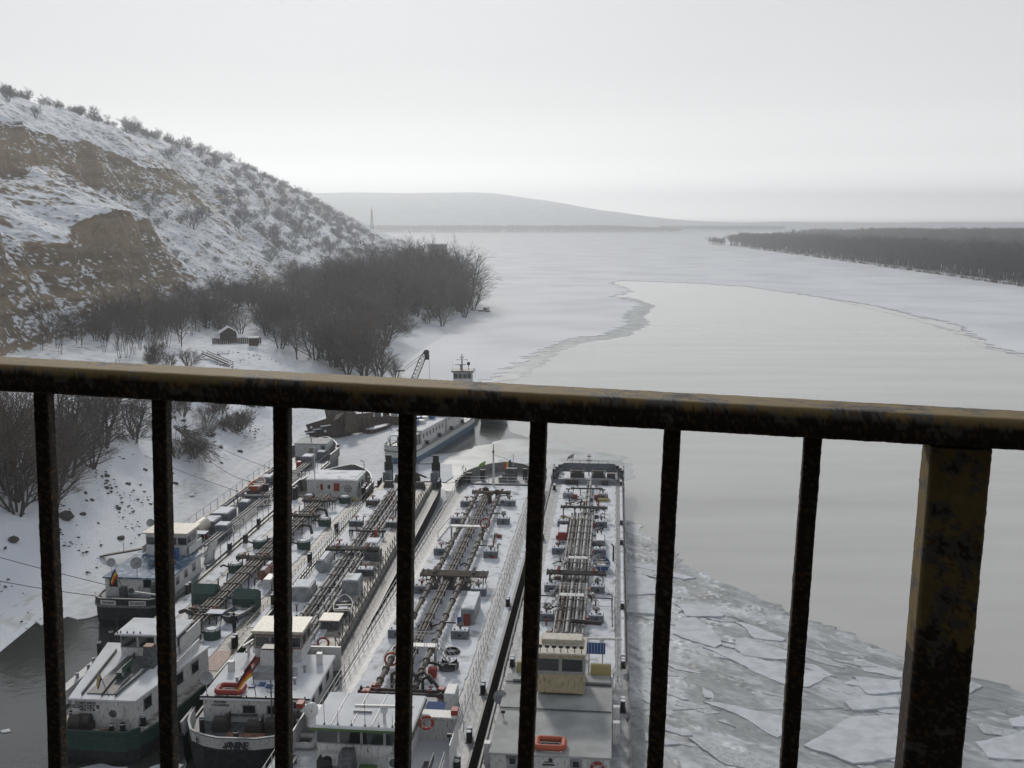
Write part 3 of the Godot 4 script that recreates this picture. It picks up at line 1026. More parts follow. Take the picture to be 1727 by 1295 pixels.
func trees() -> void:
	tree_kit("willow", {"trunks": 4, "levels": 3, "kids": [8, 7, 7], "spread": .75, "ratio": .44, "tube_to": 1, "twig": .05, "h": 15.0, "stem": .12, "lean": .42, "len": .6, "droop": .3}, 4, 1001, M.bark, M.twig)
	tree_kit("willow_brown", {"trunks": 5, "levels": 3, "kids": [8, 8, 7], "spread": .62, "ratio": .44, "tube_to": 1, "twig": .06, "h": 15.0, "stem": .1, "lean": .4, "len": .62}, 3, 1301, M.bark, M.twig_brown)
	tree_kit("tall", {"trunks": 1, "levels": 3, "kids": [14, 8, 6], "spread": .85, "ratio": .42, "tube_to": 1, "twig": .06, "h": 14.0, "stem": .18, "rad": .013, "len": .8}, 4, 1601, M.bark, M.twig)
	tree_kit("willow_grey", {"trunks": 3, "levels": 3, "kids": [9, 7, 6], "spread": .7, "ratio": .46, "tube_to": 1, "twig": .048, "h": 15.0, "stem": .18, "lean": .35, "len": .62}, 3, 1451, M.bark, M.twig_grey)
	tree_kit("thin", {"trunks": 3, "levels": 3, "kids": [10, 6, 4], "spread": .4, "ratio": .32, "tube_to": 1, "twig": .035, "h": 11.0, "stem": .25, "lean": .12, "rad": .007, "len": .85}, 3, 1901, M.bark, M.twig_brown)
	tree_kit("frost_shrub", {"trunks": 6, "levels": 3, "kids": [6, 6, 4], "spread": .55, "ratio": .5, "tube_to": 0, "twig": .05, "h": 5.0, "stem": .12, "lean": .6, "len": .55}, 4, 2201, M.bark_frost, M.twig_frost)
	tree_kit("frost_tree", {"trunks": 1, "levels": 3, "kids": [9, 7, 5], "spread": .7, "ratio": .45, "tube_to": 1, "twig": .05, "h": 7.0, "stem": .4, "rad": .018, "len": .62}, 3, 2501, M.bark_frost, M.twig_frost)
	tree_kit("bush", {"trunks": 7, "levels": 3, "kids": [6, 6, 5], "spread": .5, "ratio": .5, "tube_to": 0, "twig": .03, "h": 4.0, "stem": .1, "lean": .65, "len": .55}, 4, 2801, M.bark, M.twig_brown)
	# shrubs and small trees on the bluff: x, distance, height
	var bluff := [[-152.0, 349.6, 4.9], [-159.9, 348.9, 4.3], [-180.7, 408.5, 4.1], [-183.9, 442.5, 6.1], [-179.7, 446.6, 4.0], [-184.6, 468.0, 5.2], [-181.1, 468.7, 3.9], [-182.4, 481.9, 4.8], [-180.8, 514.1, 9.1], [-182.8, 530.1, 8.2], [-179.9, 550.7, 7.3], [-182.1, 540.6, 4.2], [-179.9, 572.2, 6.4], [-182.3, 607.8, 9.5], [-168.0, 548.2, 6.7], [-182.5, 646.8, 9.0], [-164.3, 571.1, 7.9], [-155.9, 565.5, 6.9], [-184.7, 708.5, 9.4], [-181.0, 666.8, 7.4], [-157.5, 622.6, 9.0], [-166.1, 678.9, 8.3], [-152.3, 642.4, 8.6], [-161.8, 703.1, 8.6], [-165.6, 742.0, 6.6], [-153.5, 712.9, 10.3], [-165.0, 787.1, 7.9], [-162.6, 817.5, 9.1], [-165.1, 865.1, 8.7], [-153.5, 815.4, 9.1], [-160.4, 904.7, 8.0], [-157.7, 931.6, 7.2], [-154.1, 972.7, 7.6], [-151.4, 1007.8, 6.7], [-141.4, 995.0, 6.6], [-124.7, 930.7, 6.2], [-117.7, 935.7, 5.2], [-110.6, 931.2, 5.2], [-136.5, 397.2, 4.4], [-131.3, 390.5, 5.4], [-133.6, 405.4, 6.3], [-126.9, 386.5, 4.7], [-128.0, 401.0, 4.5], [-122.3, 413.3, 10.3], [-124.3, 432.1, 8.4], [-124.9, 407.1, 4.1], [-131.3, 356.3, 2.8], [-135.0, 369.3, 2.1], [-110.7, 353.0, 5.1], [-112.7, 353.3, 3.5], [-108.7, 355.6, 3.6], [-125.2, 502.5, 7.0], [-120.7, 512.1, 8.0], [-118.1, 506.6, 5.1], [-136.0, 541.2, 4.2], [-128.7, 610.8, 10.2], [-122.1, 610.7, 11.9], [-117.5, 612.6, 10.9], [-113.6, 559.4, 8.7], [-119.8, 652.7, 9.4], [-125.6, 706.2, 8.6], [-118.0, 538.0, 5.4], [-119.1, 259.2, 1.7], [-140.1, 618.2, 5.5], [-107.6, 642.9, 5.7], [-114.1, 718.5, 5.6], [-108.4, 746.5, 5.8], [-104.0, 591.8, 5.3], [-104.2, 678.3, 4.5], [-101.4, 725.1, 4.8], [-99.5, 772.1, 4.3], [-141.5, 534.6, 4.2], [-113.4, 400.7, 3.1], [-108.3, 393.3, 3.1], [-105.2, 466.2, 5.2], [-100.5, 461.9, 5.6], [-109.8, 475.7, 3.7], [-107.0, 264.3, 1.5], [-142.2, 487.9, 3.3]]
	for b in bluff:
		plant("frost_shrub", "bluff_shrub", "grey frosted leafless shrub growing on the snowy bluff face", "shrub", "shrubs on the bluff face", b[0], b[1], b[2] / 5.0, -999.0, "stem")
	# a loose hedge of frosted shrubs and trees along the crest
	for k in 130:
		var D := 385.0 + 560.0 * pow(rng.randf(), 1.2)
		var x := -190.0 + rng.randf_range(-6, 14) + maxf(0.0, (D - 700.0) * .05)
		if k % 5 == 0:
			plant("frost_tree", "crest_tree", "small frosted tree standing on the crest of the bluff", "tree", "trees along the crest", x, D, rng.randf_range(.7, 1.25))
		else:
			plant("frost_shrub", "crest_shrub", "frosted shrub in the hedge along the crest of the bluff", "shrub", "shrubs along the crest", x, D, rng.randf_range(.6, 1.3), -999.0, "stem")
	# undergrowth low on the far slopes
	for k in 190:
		var D := 480.0 + 480.0 * rng.randf()
		plant("frost_shrub", "slope_shrub", "grey leafless shrub on the lower far slope of the bluff", "shrub", "shrubs on the lower slope", rng.randf_range(-165, -98), D, rng.randf_range(.6, 1.7), -999.0, "stem")
	# the dark wood on the point of land below the bluff
	var edge := [[240, -34], [280, -37], [330, -31], [370, -25], [420, -19], [460, -17], [490, -27], [520, -45]]
	for k in 165:
		var D := 236.0 + 275.0 * pow(rng.randf(), 1.15)
		var ex := -34.0
		for j in edge.size() - 1:
			if D >= edge[j][0] and D <= edge[j + 1][0]: ex = lerpf(edge[j][1], edge[j + 1][1], (D - edge[j][0]) / (edge[j + 1][0] - edge[j][0]))
		var x := ex - (90.0 + ex + 2.0) * pow(rng.randf(), 1.0)
		if D < 258 and x < -57: continue
		var hh: float
		if D < 345: hh = lerpf(8.5, 15.5, smoothstep(-72.0, -38.0, x))
		else: hh = lerpf(11.0, 27.0, smoothstep(-80.0, -42.0, x))
		hh *= rng.randf_range(.62, 1.12)
		var key: String = ["willow", "willow_grey", "tall", "willow_brown"][k % 4]
		if x > -48 and D > 340: key = "willow_grey" if k % 3 else "willow_brown"
		var what: String = {"willow": "dark spreading willow", "willow_grey": "grey twigged willow", "tall": "single trunked bare tree", "willow_brown": "brown twigged willow"}[key]
		var where := "by the river in the wood on the point" if x > -45 else "deep in the wood on the point"
		plant(key, "wood_tree", what + " " + where, "tree", what + "s " + where, x, D, hh / (14.0 if key == "tall" else 15.0), -999.0, "trunk", rng.randf_range(1.1, 1.5))
	for k in 60:
		var D := 250.0 + 230.0 * rng.randf()
		var ex := -36.0 if D < 330 else lerpf(-33.0, -18.0, clampf((D - 330) / 120.0, 0.0, 1.0))
		plant("bush", "wood_bush", "brown undergrowth bush among the trees of the wood on the point", "bush", "bushes in the wood", ex - 55.0 * rng.randf(), D, rng.randf_range(.9, 1.7), -999.0, "stem")
	for q in [[-29.5, 236, 12.5], [-33.5, 238, 14.5], [-37.5, 241, 14.0], [-41, 246, 13.5], [-27.0, 243, 6.0], [-24, 366, 13.0], [-18, 405, 16.0], [-16, 440, 15.0], [-21, 425, 19], [-30, 412, 24.0], [-36, 430, 27.0], [-44, 436, 26.0], [-33, 420, 27.0], [-40, 445, 28.0]]:
		plant("willow_brown", "edge_tree", "brownish bare willow at the river edge of the wood", "tree", "willows at the river edge", q[0], q[1], q[2] / 15.0)
	for k in 36:
		var D := 252.0 + 90.0 * rng.randf()
		plant(["willow", "willow_grey", "tall"][k % 3], "slope_foot_tree", "leafless tree in the belt behind the hut below the bluff", "tree", "trees behind the hut", rng.randf_range(-94, -58), D, rng.randf_range(.5, .78))
	for k in 26:
		var D := 212.0 + 70.0 * rng.randf()
		plant(["tall", "willow_grey", "willow"][k % 3], "cliff_foot_tree", "dark leafless tree under the tan cliff", "tree", "trees under the cliff", rng.randf_range(-99, -80), D, rng.randf_range(.38, .62))
	# thin saplings at the foot of the cliff
	for k in 52:
		var D := 205.0 + 75.0 * rng.randf()
		plant("thin", "sapling", "thin leafless sapling at the foot of the tan cliff", "tree", "saplings under the cliff", rng.randf_range(-97, -70 - (D - 205) * .12), D, rng.randf_range(.5, .85))
	plant("tall", "gnarled_tree", "tall dark bare tree beside the snowy hut", "tree", "", -72.5, 233, .78)
	# scrub on the near bank
	for q in [[-53.5, 112, 11], [-55, 115, 13], [-57.5, 114, 12], [-52, 118, 9], [-58.5, 121, 12], [-61, 127, 13]]:
		plant("willow_brown", "bank_willow", "brown twiggy willow on the near snowy bank", "tree", "willows on the near bank", q[0], q[1], q[2] / 15.0)
	for q in [[-53.5, 122, 12], [-54, 127, 12], [-56.5, 131, 13], [-58, 137, 13], [-53.5, 133, 9], [-55, 141, 11], [-57, 146, 11], [-60, 152, 12], [-54, 150, 8.5]]:
		plant("willow", "bank_tree", "dark bare tree leaning over the stony bank behind the railing", "tree", "dark trees on the near bank", q[0], q[1], q[2] / 15.0)
	for k in 34:
		var D := 146.0 + 50.0 * rng.randf()
		plant("bush", "bank_bush", "low brown bush on the snowy bank above the moored ships", "bush", "bushes on the near bank", rng.randf_range(-64, -47 + (D - 146) * .08), D, rng.randf_range(.6, 1.35), -999.0, "stem")
	for q in [[-72, 212, 1.3], [-70, 208, 1.1], [-66, 204, 1.0], [-63, 206, 1.2], [-69, 203, .9]]:
		plant("bush", "clearing_bush", "twiggy bush in the snowy clearing before the hut", "bush", "bushes in the clearing", q[0], q[1], q[2], -999.0, "stem")
	# a willow that has fallen down the bank
	var ft := plant("willow_brown", "fallen_willow", "fallen willow lying down the snowy bank towards the ships", "tree", "", -50.5, 157.5, 1.0)
	ft.transform = Transform3D(Basis(Vector3(.62, 0, .78).cross(Vector3.UP).normalized(), deg_to_rad(-97)) * Basis(Vector3.UP, .7) .scaled(Vector3(.42, 1.15, .42)), Vector3(-50.5, 5.6, -157.5))

# ------------------------------------------------------------------ ship kit. Ship frame: t to starboard, s forward from the stern, y above the water
func P(t: float, y: float, s: float) -> Vector3:
	return Vector3(t, y, -s)

func vessel(called: String, label: String, category: String, x: float, D: float, slope: float) -> Node3D:
	return thing(called, label, category, Vector3(x, 0, -D), -atan(slope))

func on(root: Node3D, t: float, y: float, s: float) -> Vector3:
	return root.transform * P(t, y, s)

# half outline [s, half breadth] from stern to bow -> closed ring, counter-clockwise from above
func outline(o: Array, y: float, grow := 0.0, s_grow := 0.0) -> PackedVector3Array:
	var r := PackedVector3Array()
	var m := o.size()
	for k in m:
		var e := 0.0
		if k == 0: e = -s_grow
		elif k == m - 1: e = s_grow
		r.append(P(maxf(.05, o[k][1] + grow), y, o[k][0] + e))
	for k in m:
		var j := m - 1 - k
		var e := 0.0
		if j == 0: e = -s_grow
		elif j == m - 1: e = s_grow
		r.append(P(-maxf(.05, o[j][1] + grow), y, o[j][0] + e))
	return r

func smooth(o: Array, step := 1.2) -> Array:
	var out := []
	for k in o.size() - 1:
		var a = o[k]; var b = o[k + 1]
		var p0 = o[maxi(k - 1, 0)]; var p3 = o[mini(k + 2, o.size() - 1)]
		var n := clampi(int((b[0] - a[0]) / step), 1, 4)
		if b[0] - a[0] > 15.0: n = 1
		for j in n:
			var t := float(j) / n
			out.append([cubic_interpolate(a[0], b[0], p0[0], p3[0], t) if b[0] - a[0] < 15.0 else lerpf(a[0], b[0], t), cubic_interpolate(a[1], b[1], p0[1], p3[1], t) if b[0] - a[0] < 15.0 else lerpf(a[1], b[1], t)])
	out.append(o[o.size() - 1])
	return out

func hull(root: Node3D, o: Array, yd: float, side: Material, deck: Material, rub: Material, low: Material = null) -> void:
	var m := MB.new()
	if low == null:
		m.loft([outline(o, -1.2, -.5, -.8), outline(o, yd * .35, -.05, -.1), outline(o, yd + .12, 0.0)], false, false)
	else:
		m.loft([outline(o, yd * .55, -.03, -.05), outline(o, yd + .12, 0.0)], false, false)
		var w := MB.new()
		w.loft([outline(o, -1.2, -.5, -.8), outline(o, yd * .3, -.06, -.1), outline(o, yd * .55, -.03, -.05)], false, false)
		obj("lower_hull", w, low, root)
	obj("hull", m, side, root)
	var d := MB.new()
	d.cap(outline(o, yd, -.02), false)
	obj("deck", d, deck, root)
	var r := MB.new()
	var ring := outline(o, yd + .05, .05, .05)
	for k in ring.size():
		r.beam(ring[k], ring[(k + 1) % ring.size()], .14, .2)
	obj("rubbing_strake", r, rub, root)

# a bulwark of some thickness along the outline from s0 to s1, on both sides
func bulwark(root: Node3D, o: Array, s0: float, s1: float, y0: float, y1: float, flare: float, m: Material, capm: Material, close_end: int) -> void:
	var mb := MB.new(); var cb := MB.new()
	var half := []
	for q in o:
		if q[0] >= s0 - .01 and q[0] <= s1 + .01: half.append(q)
	var run := []
	if close_end > 0:      # round the bow
		for q in half: run.append([q[1], q[0]])
		for k in half.size(): run.append([-half[half.size() - 1 - k][1], half[half.size() - 1 - k][0]])
		bulwark_run(mb, cb, run, y0, y1, flare)
	else:                  # round the stern
		for k in half.size(): run.append([half[half.size() - 1 - k][1], half[half.size() - 1 - k][0]])
		for q in half: run.append([-q[1], q[0]])
		bulwark_run(mb, cb, run, y0, y1, flare)
	obj("bulwark", mb, m, root)
	obj("bulwark_cap", cb, capm, root)

func bulwark_run(mb: MB, cb: MB, run: Array, y0: float, y1: float, flare: float) -> void:
	var n := run.size()
	var mid := 0.0
	for q in run: mid += q[1]
	mid /= n
	for k in n - 1:
		var a = run[k]; var b = run[k + 1]
		var ca := Vector3(a[0], 0, -a[1]); var cb_ := Vector3(b[0], 0, -b[1])
		var away := Vector3(a[0], 0, -(a[1] - mid)).normalized()
		var away2 := Vector3(b[0], 0, -(b[1] - mid)).normalized()
		var a0 := ca + Vector3(0, y0, 0); var b0 := cb_ + Vector3(0, y0, 0)
		var a1 := ca + Vector3(0, y1, 0) + away * flare; var b1 := cb_ + Vector3(0, y1, 0) + away2 * flare
		mb.quad(a0, b0, b1, a1)
		mb.quad(b0 - away2 * .1, a0 - away * .1, a1 - away * .1, b1 - away2 * .1)
		cb.beam(a1 - away * .05, b1 - away2 * .05, .16, .08)

func part_box(root: Node3D, called: String, t0: float, t1: float, y0: float, y1: float, s0: float, s1: float, m: Material, bevel := .0) -> MeshInstance3D:
	var mb := MB.new()
	var ce := P((t0 + t1) / 2, (y0 + y1) / 2, (s0 + s1) / 2); var sz := Vector3(t1 - t0, y1 - y0, s1 - s0)
	if bevel > 0.0: mb.cbox(ce, sz, bevel)
	else: mb.box(ce, sz)
	return obj(called, mb, m, root)

func snow_on(root: Node3D, t0: float, t1: float, y: float, s0: float, s1: float, thick := .05, step := .7) -> MeshInstance3D:
	# a ragged blanket of snow with a soft, uneven top
	var mb := MB.new()
	var nz := nz3(.5, 201, 3)
	var poly := PackedVector2Array()
	var off := s0 * 3.1 + t0 * 7.7
	var ring := [[t0, s0], [t1, s0], [t1, s1], [t0, s1]]
	for k in 4:
		var a := Vector2(ring[k][0], ring[k][1]); var b := Vector2(ring[(k + 1) % 4][0], ring[(k + 1) % 4][1])
		var n := maxi(2, int(a.distance_to(b) / step))
		for j in n:
			var p := a.lerp(b, float(j) / n)
			var inn := (Vector2((t0 + t1) / 2, clampf(p.y, minf(s0, s1) + .2, maxf(s0, s1) - .2)) - p).normalized()
			poly.append(p + inn * (.12 + .55 * minf((t1 - t0) * .12, .5) * absf(nz.get_noise_2d(p.x * 2.0 + off, p.y * 2.0))))
	var z := PackedVector2Array()
	for p in poly: z.append(Vector2(p.x, -p.y))
	mb.prism(z, y, y + thick)
	return obj("snow", mb, M.deck_snow, root)

func hatch(root: Node3D, t: float, s: float, y: float, w: float, l: float, h: float, m: Material, wheel: Material) -> void:
	var o := part_box(root, "hatch", t - w / 2, t + w / 2, y, y + h, s - l / 2, s + l / 2, m, .04)
	var sn := MB.new()
	sn.cbox(P(t, y + h + .03, s), Vector3(w * .92, .07, l * .9), .035)
	obj("snow_cap", sn, M.deck_snow, o)
	var v := MB.new()
	v.cyl(P(t, y + h, s + l * .1), P(t, y + h + .38, s + l * .1), .09, 8)
	v.ring(P(t, y + h + .42, s + l * .1), Vector3.UP, .3, .035, 14, 5)
	v.beam(P(t - .3, y + h + .42, s + l * .1), P(t + .3, y + h + .42, s + l * .1), .04, .04)
	v.beam(P(t, y + h + .42, s + l * .1 - .3), P(t, y + h + .42, s + l * .1 + .3), .04, .04)
	obj("handwheel", v, wheel, o)
	var c := MB.new()
	c.box(P(t, y + h * .55, s - l / 2 - .05), Vector3(w * .22, .16, .1))
	for dx in [-.3, .3]: c.cyl(P(t + w * dx, y + h, s - l * .2), P(t + w * dx, y + h + .16, s - l * .2), .07, 6)
	obj("clamp", c, M.pipe_dark, o)

func vat(root: Node3D, t: float, s: float, y: float, r: float, h: float, m: Material) -> void:
	var mb := MB.new()
	mb.cyl(P(t, y, s), P(t, y + h, s), r, 16)
	for k in 8:
		var a := TAU * k / 8
		mb.cyl(P(t + r * 1.02 * cos(a), y + h * .2, s + r * 1.02 * sin(a)), P(t + r * 1.02 * cos(a), y + h + .08, s + r * 1.02 * sin(a)), .05, 5)
	var o := obj("tank_dome", mb, m, root)
	var sn := MB.new()
	sn.tube([P(t, y + h, s), P(t, y + h + .06, s), P(t, y + h + .1, s)], r * .92, r * .6, 14)
	obj("snow_cap", sn, M.deck_snow, o)
	var e := MB.new()
	e.tube([P(t - r, y + h * .6, s), P(t - r - .5, y + h * .8, s), P(t - r - .9, y + h * .5, s + .3)], .1, .1, 7)
	obj("elbow_pipe", e, M.pipe_dark, o)

func pipe(root: Node3D, pts: Array, r: float, m: Material, flange := 3.0) -> MeshInstance3D:
	var mb := MB.new()
	mb.tube(pts, r, r, 8)
	if flange > 0.0:
		for k in pts.size() - 1:
			var a: Vector3 = pts[k]; var b: Vector3 = pts[k + 1]
			var l := a.distance_to(b)
			var n := int(l / flange)
			var d := (b - a) / maxf(l, .001)
			for j in n:
				var q := a + d * (j + .5) * flange
				mb.cyl(q - d * .06, q + d * .06, r * 1.5, 8)
				if absf(d.y) < .3: mb.box(q - Vector3(0, r + .2, 0) + d * .4, Vector3(.1, .42, .1))
	return obj("pipe", mb, m, root)

func manifold(root: Node3D, s: float, t0: float, t1: float, y: float, n: int, gap: float, r: float, m: Material, yd: float) -> void:
	var mb := MB.new()
	for k in n:
		var ss := s + (k - (n - 1) / 2.0) * gap
		mb.cyl(P(t0 + .1 * (k % 2), y, ss), P(t1 - .1 * (k % 2), y, ss), r, 8)
		for e in [t0, t1]:
			mb.cyl(P(e - .06, y, ss), P(e + .06, y, ss), r * 1.7, 10)
			mb.cyl(P(lerpf(e, (t0 + t1) / 2, .15) - .08, y, ss), P(lerpf(e, (t0 + t1) / 2, .15) + .08, y, ss), r * 1.6, 10)
	var o := obj("manifold", mb, m, root)
	var sp := MB.new()
	var w := gap * n + .2
	for e in [t0 + .25, lerpf(t0, t1, .3), lerpf(t0, t1, .7), t1 - .25]:
		for q in [-w / 2, w / 2]: sp.beam(P(e, yd, s + q), P(e, y - r, s + q), .08, .08)
		sp.beam(P(e, y - r - .03, s - w / 2), P(e, y - r - .03, s + w / 2), .1, .1)
	obj("support", sp, M.pipe_dark, o)
	var v := MB.new()
	v.cyl(Vector3.ZERO, Vector3(0, .35, 0), .05, 6)
	v.ring(Vector3(0, .38, 0), Vector3.UP, .17, .03, 10, 4)
	v.box(Vector3(0, .37, 0), Vector3(.34, .03, .04))
	var vm := v.mesh(M.dull_red if n < 4 else M.pipe_dark)
	for k in n:
		var ss := s + (k - (n - 1) / 2.0) * gap
		for e in [lerpf(t0, t1, .2), lerpf(t0, t1, .8)]:
			inst("valve_wheel", vm, o).position = P(e, y, ss)

func walkover(root: Node3D, s: float, t0: float, t1: float, y: float, yd: float, m: Material) -> void:
	var mb := MB.new()
	mb.box(P((t0 + t1) / 2, y, s), Vector3(t1 - t0, .06, .7))
	for e in [[t0, -1.0], [t1, 1.0]]:
		var t: float = e[0]; var d: float = e[1]
		for q in [-.32, .32]: mb.beam(P(t, y, s + q), P(t + d * (y - yd) * .8, yd, s + q), .06, .14)
		for k in 5:
			var f := (k + .5) / 5.0
			mb.box(P(t + d * (y - yd) * .8 * f, lerpf(y, yd, f), s), Vector3(.22, .03, .62))
	var o := obj("walkway", mb, m, root)
	var h := MB.new()
	for q in [-.34, .34]:
		h.tube([P(t0 - (y - yd) * .8, yd + .9, s + q), P(t0, y + .95, s + q), P(t1, y + .95, s + q), P(t1 + (y - yd) * .8, yd + .9, s + q)], .025, .025, 5)
		for k in 4:
			var t := lerpf(t0, t1, k / 3.0)
			h.cyl(P(t, y, s + q), P(t, y + .95, s + q), .022, 5)
		h.cyl(P(t0 - (y - yd) * .8, yd, s + q), P(t0 - (y - yd) * .8, yd + .9, s + q), .022, 5)
		h.cyl(P(t1 + (y - yd) * .8, yd, s + q), P(t1 + (y - yd) * .8, yd + .9, s + q), .022, 5)
	obj("handrail", h, m, o)
	for t in [t0 + .1, t1 - .1]:
		for q in [-.3, .3]:
			var lg := MB.new()
			lg.beam(P(t, yd, s + q), P(t, y, s + q), .07, .07)
			obj("leg", lg, M.pipe_dark, o)

func railing(root: Node3D, pts: Array, h: float, step: float, m: Material, bars := 2, brace := 0.0, called := "railing") -> void:
	var mb := MB.new()
	for k in pts.size() - 1:
		var a: Vector3 = pts[k]; var b: Vector3 = pts[k + 1]
		var n := maxi(1, int(round(a.distance_to(b) / step)))
		for j in n + 1:
			var q := a.lerp(b, float(j) / n)
			mb.cyl(q, q + Vector3(0, h, 0), .03, 5)
			if brace != 0.0: mb.beam(q + Vector3(brace, 0, 0), q + Vector3(0, h * .85, 0), .05, .05)
		for j in bars:
			var up := Vector3(0, h * (1.0 - .45 * j), 0)
			mb.cyl(a + up, b + up, .028, 5)
	obj(called, mb, m, root)

func stanchions(root: Node3D, a: Vector3, b: Vector3, h: float, step: float, brace: float, m: Material) -> void:
	var mb := MB.new()
	mb.cyl(Vector3.ZERO, Vector3(0, h, 0), .035, 5)
	mb.beam(Vector3(brace, 0, 0), Vector3(0, h * .85, 0), .05, .05)
	var sm := mb.mesh(m)
	var n := int(a.distance_to(b) / step)
	for k in n + 1: inst("stanchion", sm, root).position = a.lerp(b, float(k) / n)

func bollard(root: Node3D, t: float, s: float, y: float, h := .75, gap := .55) -> void:
	var mb := MB.new()
	for q in [-gap / 2, gap / 2]:
		mb.cyl(P(t, y, s + q), P(t, y + h, s + q), .17, 10)
	mb.box(P(t, y + .03, s), Vector3(.45, .06, gap + .5))
	var o := obj("bollard", mb, M.black, root)
	var c := MB.new()
	for q in [-gap / 2, gap / 2]: c.cyl(P(t, y + h, s + q), P(t, y + h + .06, s + q), .18, 10)
	obj("snow_cap", c, M.deck_snow, o)

func window(parent: Node3D, ce: Vector3, right: Vector3, w: float, h: float, frame := true) -> void:
	# a framed pane standing a little proud of the wall; right = direction along the wall
	var bs := Basis(right, Vector3.UP, right.cross(Vector3.UP))
	var fr := MB.new()
	if frame:
		var b := .07
		fr.box(ce + Vector3(0, h / 2, 0), Vector3(w + b * 2, b, .06), bs); fr.box(ce - Vector3(0, h / 2, 0), Vector3(w + b * 2, b, .06), bs)
		fr.box(ce + right * w / 2, Vector3(b, h - b, .06), bs); fr.box(ce - right * w / 2, Vector3(b, h - b, .06), bs)
		fr.box(ce, Vector3(w, h, .02), bs)
	else: fr.box(ce, Vector3(w, h, .02), bs)
	var o := obj("window", fr, M.grey, parent)
	var g := MB.new()
	g.box(ce, Vector3(w - .07, h - .07, .036), bs)
	obj("pane", g, M.glass, o)

func door(parent: Node3D, ce: Vector3, right: Vector3, w: float, h: float, m: Material) -> void:
	var bs := Basis(right, Vector3.UP, right.cross(Vector3.UP))
	var d := MB.new()
	d.box(ce, Vector3(w, h, .05), bs)
	var o := obj("door", d, m, parent)
	var g := MB.new()
	g.box(ce + Vector3(0, h * .22, 0), Vector3(w * .5, h * .3, .07), bs)
	obj("pane", g, M.glass, o)

func ac_unit(root: Node3D, ce: Vector3, turn := 0.0) -> void:
	var bs := Basis(Vector3.UP, turn)
	var mb := MB.new()
	mb.box(ce, Vector3(.95, .7, .38), bs)
	var o := obj("air_conditioner", mb, M.white, root)
	var f := MB.new()
	var z := bs * Vector3(0, 0, .2)
	f.cyl(ce + bs * Vector3(-.14, 0, .17), ce + bs * Vector3(-.14, 0, .215), .27, 16)
	obj("fan_grille", f, M.dark_grey, o)

func dish(root: Node3D, t: float, y: float, s: float, r: float, turn: float, m: Material) -> void:
	var mb := MB.new()
	mb.cyl(P(t, y, s), P(t, y + 1.0, s), .035, 6)
	var o := obj("dish_post", mb, M.steel, root)
	var d := MB.new()
	var ce := P(t, y + 1.1, s)
	var ax := Vector3(sin(turn), .45, cos(turn)).normalized()
	var u := Vector3.UP.cross(ax).normalized(); var w := ax.cross(u)
	var prev := []
	for j in 5:
		var ring := []
		var rr := r * j / 4.0
		for k in 16:
			var a := TAU * k / 16
			ring.append(ce + u * cos(a) * rr + w * sin(a) * rr + ax * (.28 * rr * rr / r))
		if j > 0:
			for k in 16:
				d.quad(prev[k], ring[k], ring[(k + 1) % 16], prev[(k + 1) % 16])
		prev = ring
	d.cyl(ce, ce + ax * r * .7, .02, 4)
	obj("dish", d, m, o)

func mast(root: Node3D, t: float, s: float, y0: float, y1: float, r: float, m: Material, arms: Array) -> void:
	var mb := MB.new()
	mb.cyl(P(t, y0, s), P(t, y1, s), r, 8, r * .5)
	var o := obj("mast", mb, m, root)
	for a in arms:
		var c := MB.new()
		c.cyl(P(t - a[1], a[0], s), P(t + a[1], a[0], s), .04, 6)
		c.box(P(t + a[1], a[0], s), Vector3(.14, .2, .14))
		c.box(P(t - a[1], a[0], s), Vector3(.14, .2, .14))
		obj("crosstree", c, m, o)

func flag(called: String, label: String, root: Node3D, t: float, y: float, s: float, pole: float, lean: Vector3, dirn: Vector3, w: float, h: float, bands: Array, vertical_bands := false) -> void:
	var o := thing(called, label, "flag", on(root, t, y, s), root.rotation.y)
	var mb := MB.new()
	var top := lean.normalized() * pole
	mb.cyl(Vector3.ZERO, top, .03, 6, .02)
	obj("pole", mb, M.dark_grey, o)
	var n := bands.size()
	var dn := dirn.normalized()
	for b in n:
		var f := MB.new()
		var cols := 8
		var rows := 2
		for i in cols:
			for j in rows:
				var q := []
				for c in [[0, 0], [1, 0], [1, 1], [0, 1]]:
					var u := float(i + c[0]) / cols; var v := float(j + c[1]) / rows
					if vertical_bands: u = (b + u) / n
					else: v = (b + v) / n
					var sag := Vector3(0, -.45 * u * u * w, 0)
					q.append(top * .98 - lean.normalized() * v * h * (1.0 - .25 * u) + dn * u * w * .8 + sag + dn.cross(Vector3.UP) * .09 * sin(u * 9.0 + v * 2.0))
				f.quad(q[0], q[1], q[2], q[3])
		obj("band", f, bands[b], o)

func lifebuoy(label: String, root: Node3D, t: float, y: float, s: float, ax: Vector3, m: Material, r := .36) -> void:
	var o := thing("lifebuoy", label, "lifebuoy", on(root, t, y, s), root.rotation.y)
	var mb := MB.new()
	mb.ring(Vector3.ZERO, ax.normalized(), r, .09, 20, 7)
	obj("ring", mb, m, o)
	var u := (Vector3.UP if absf(ax.y) < .9 else Vector3.RIGHT).cross(ax).normalized(); var w := ax.cross(u).normalized()
	for k in 4:
		var a := TAU * (k + .5) / 4
		var d := u * cos(a) + w * sin(a)
		var b := MB.new()
		b.ring(d * r, (ax.cross(d)).normalized(), .095, .02, 10, 4)
		obj("band", b, M.white, o)

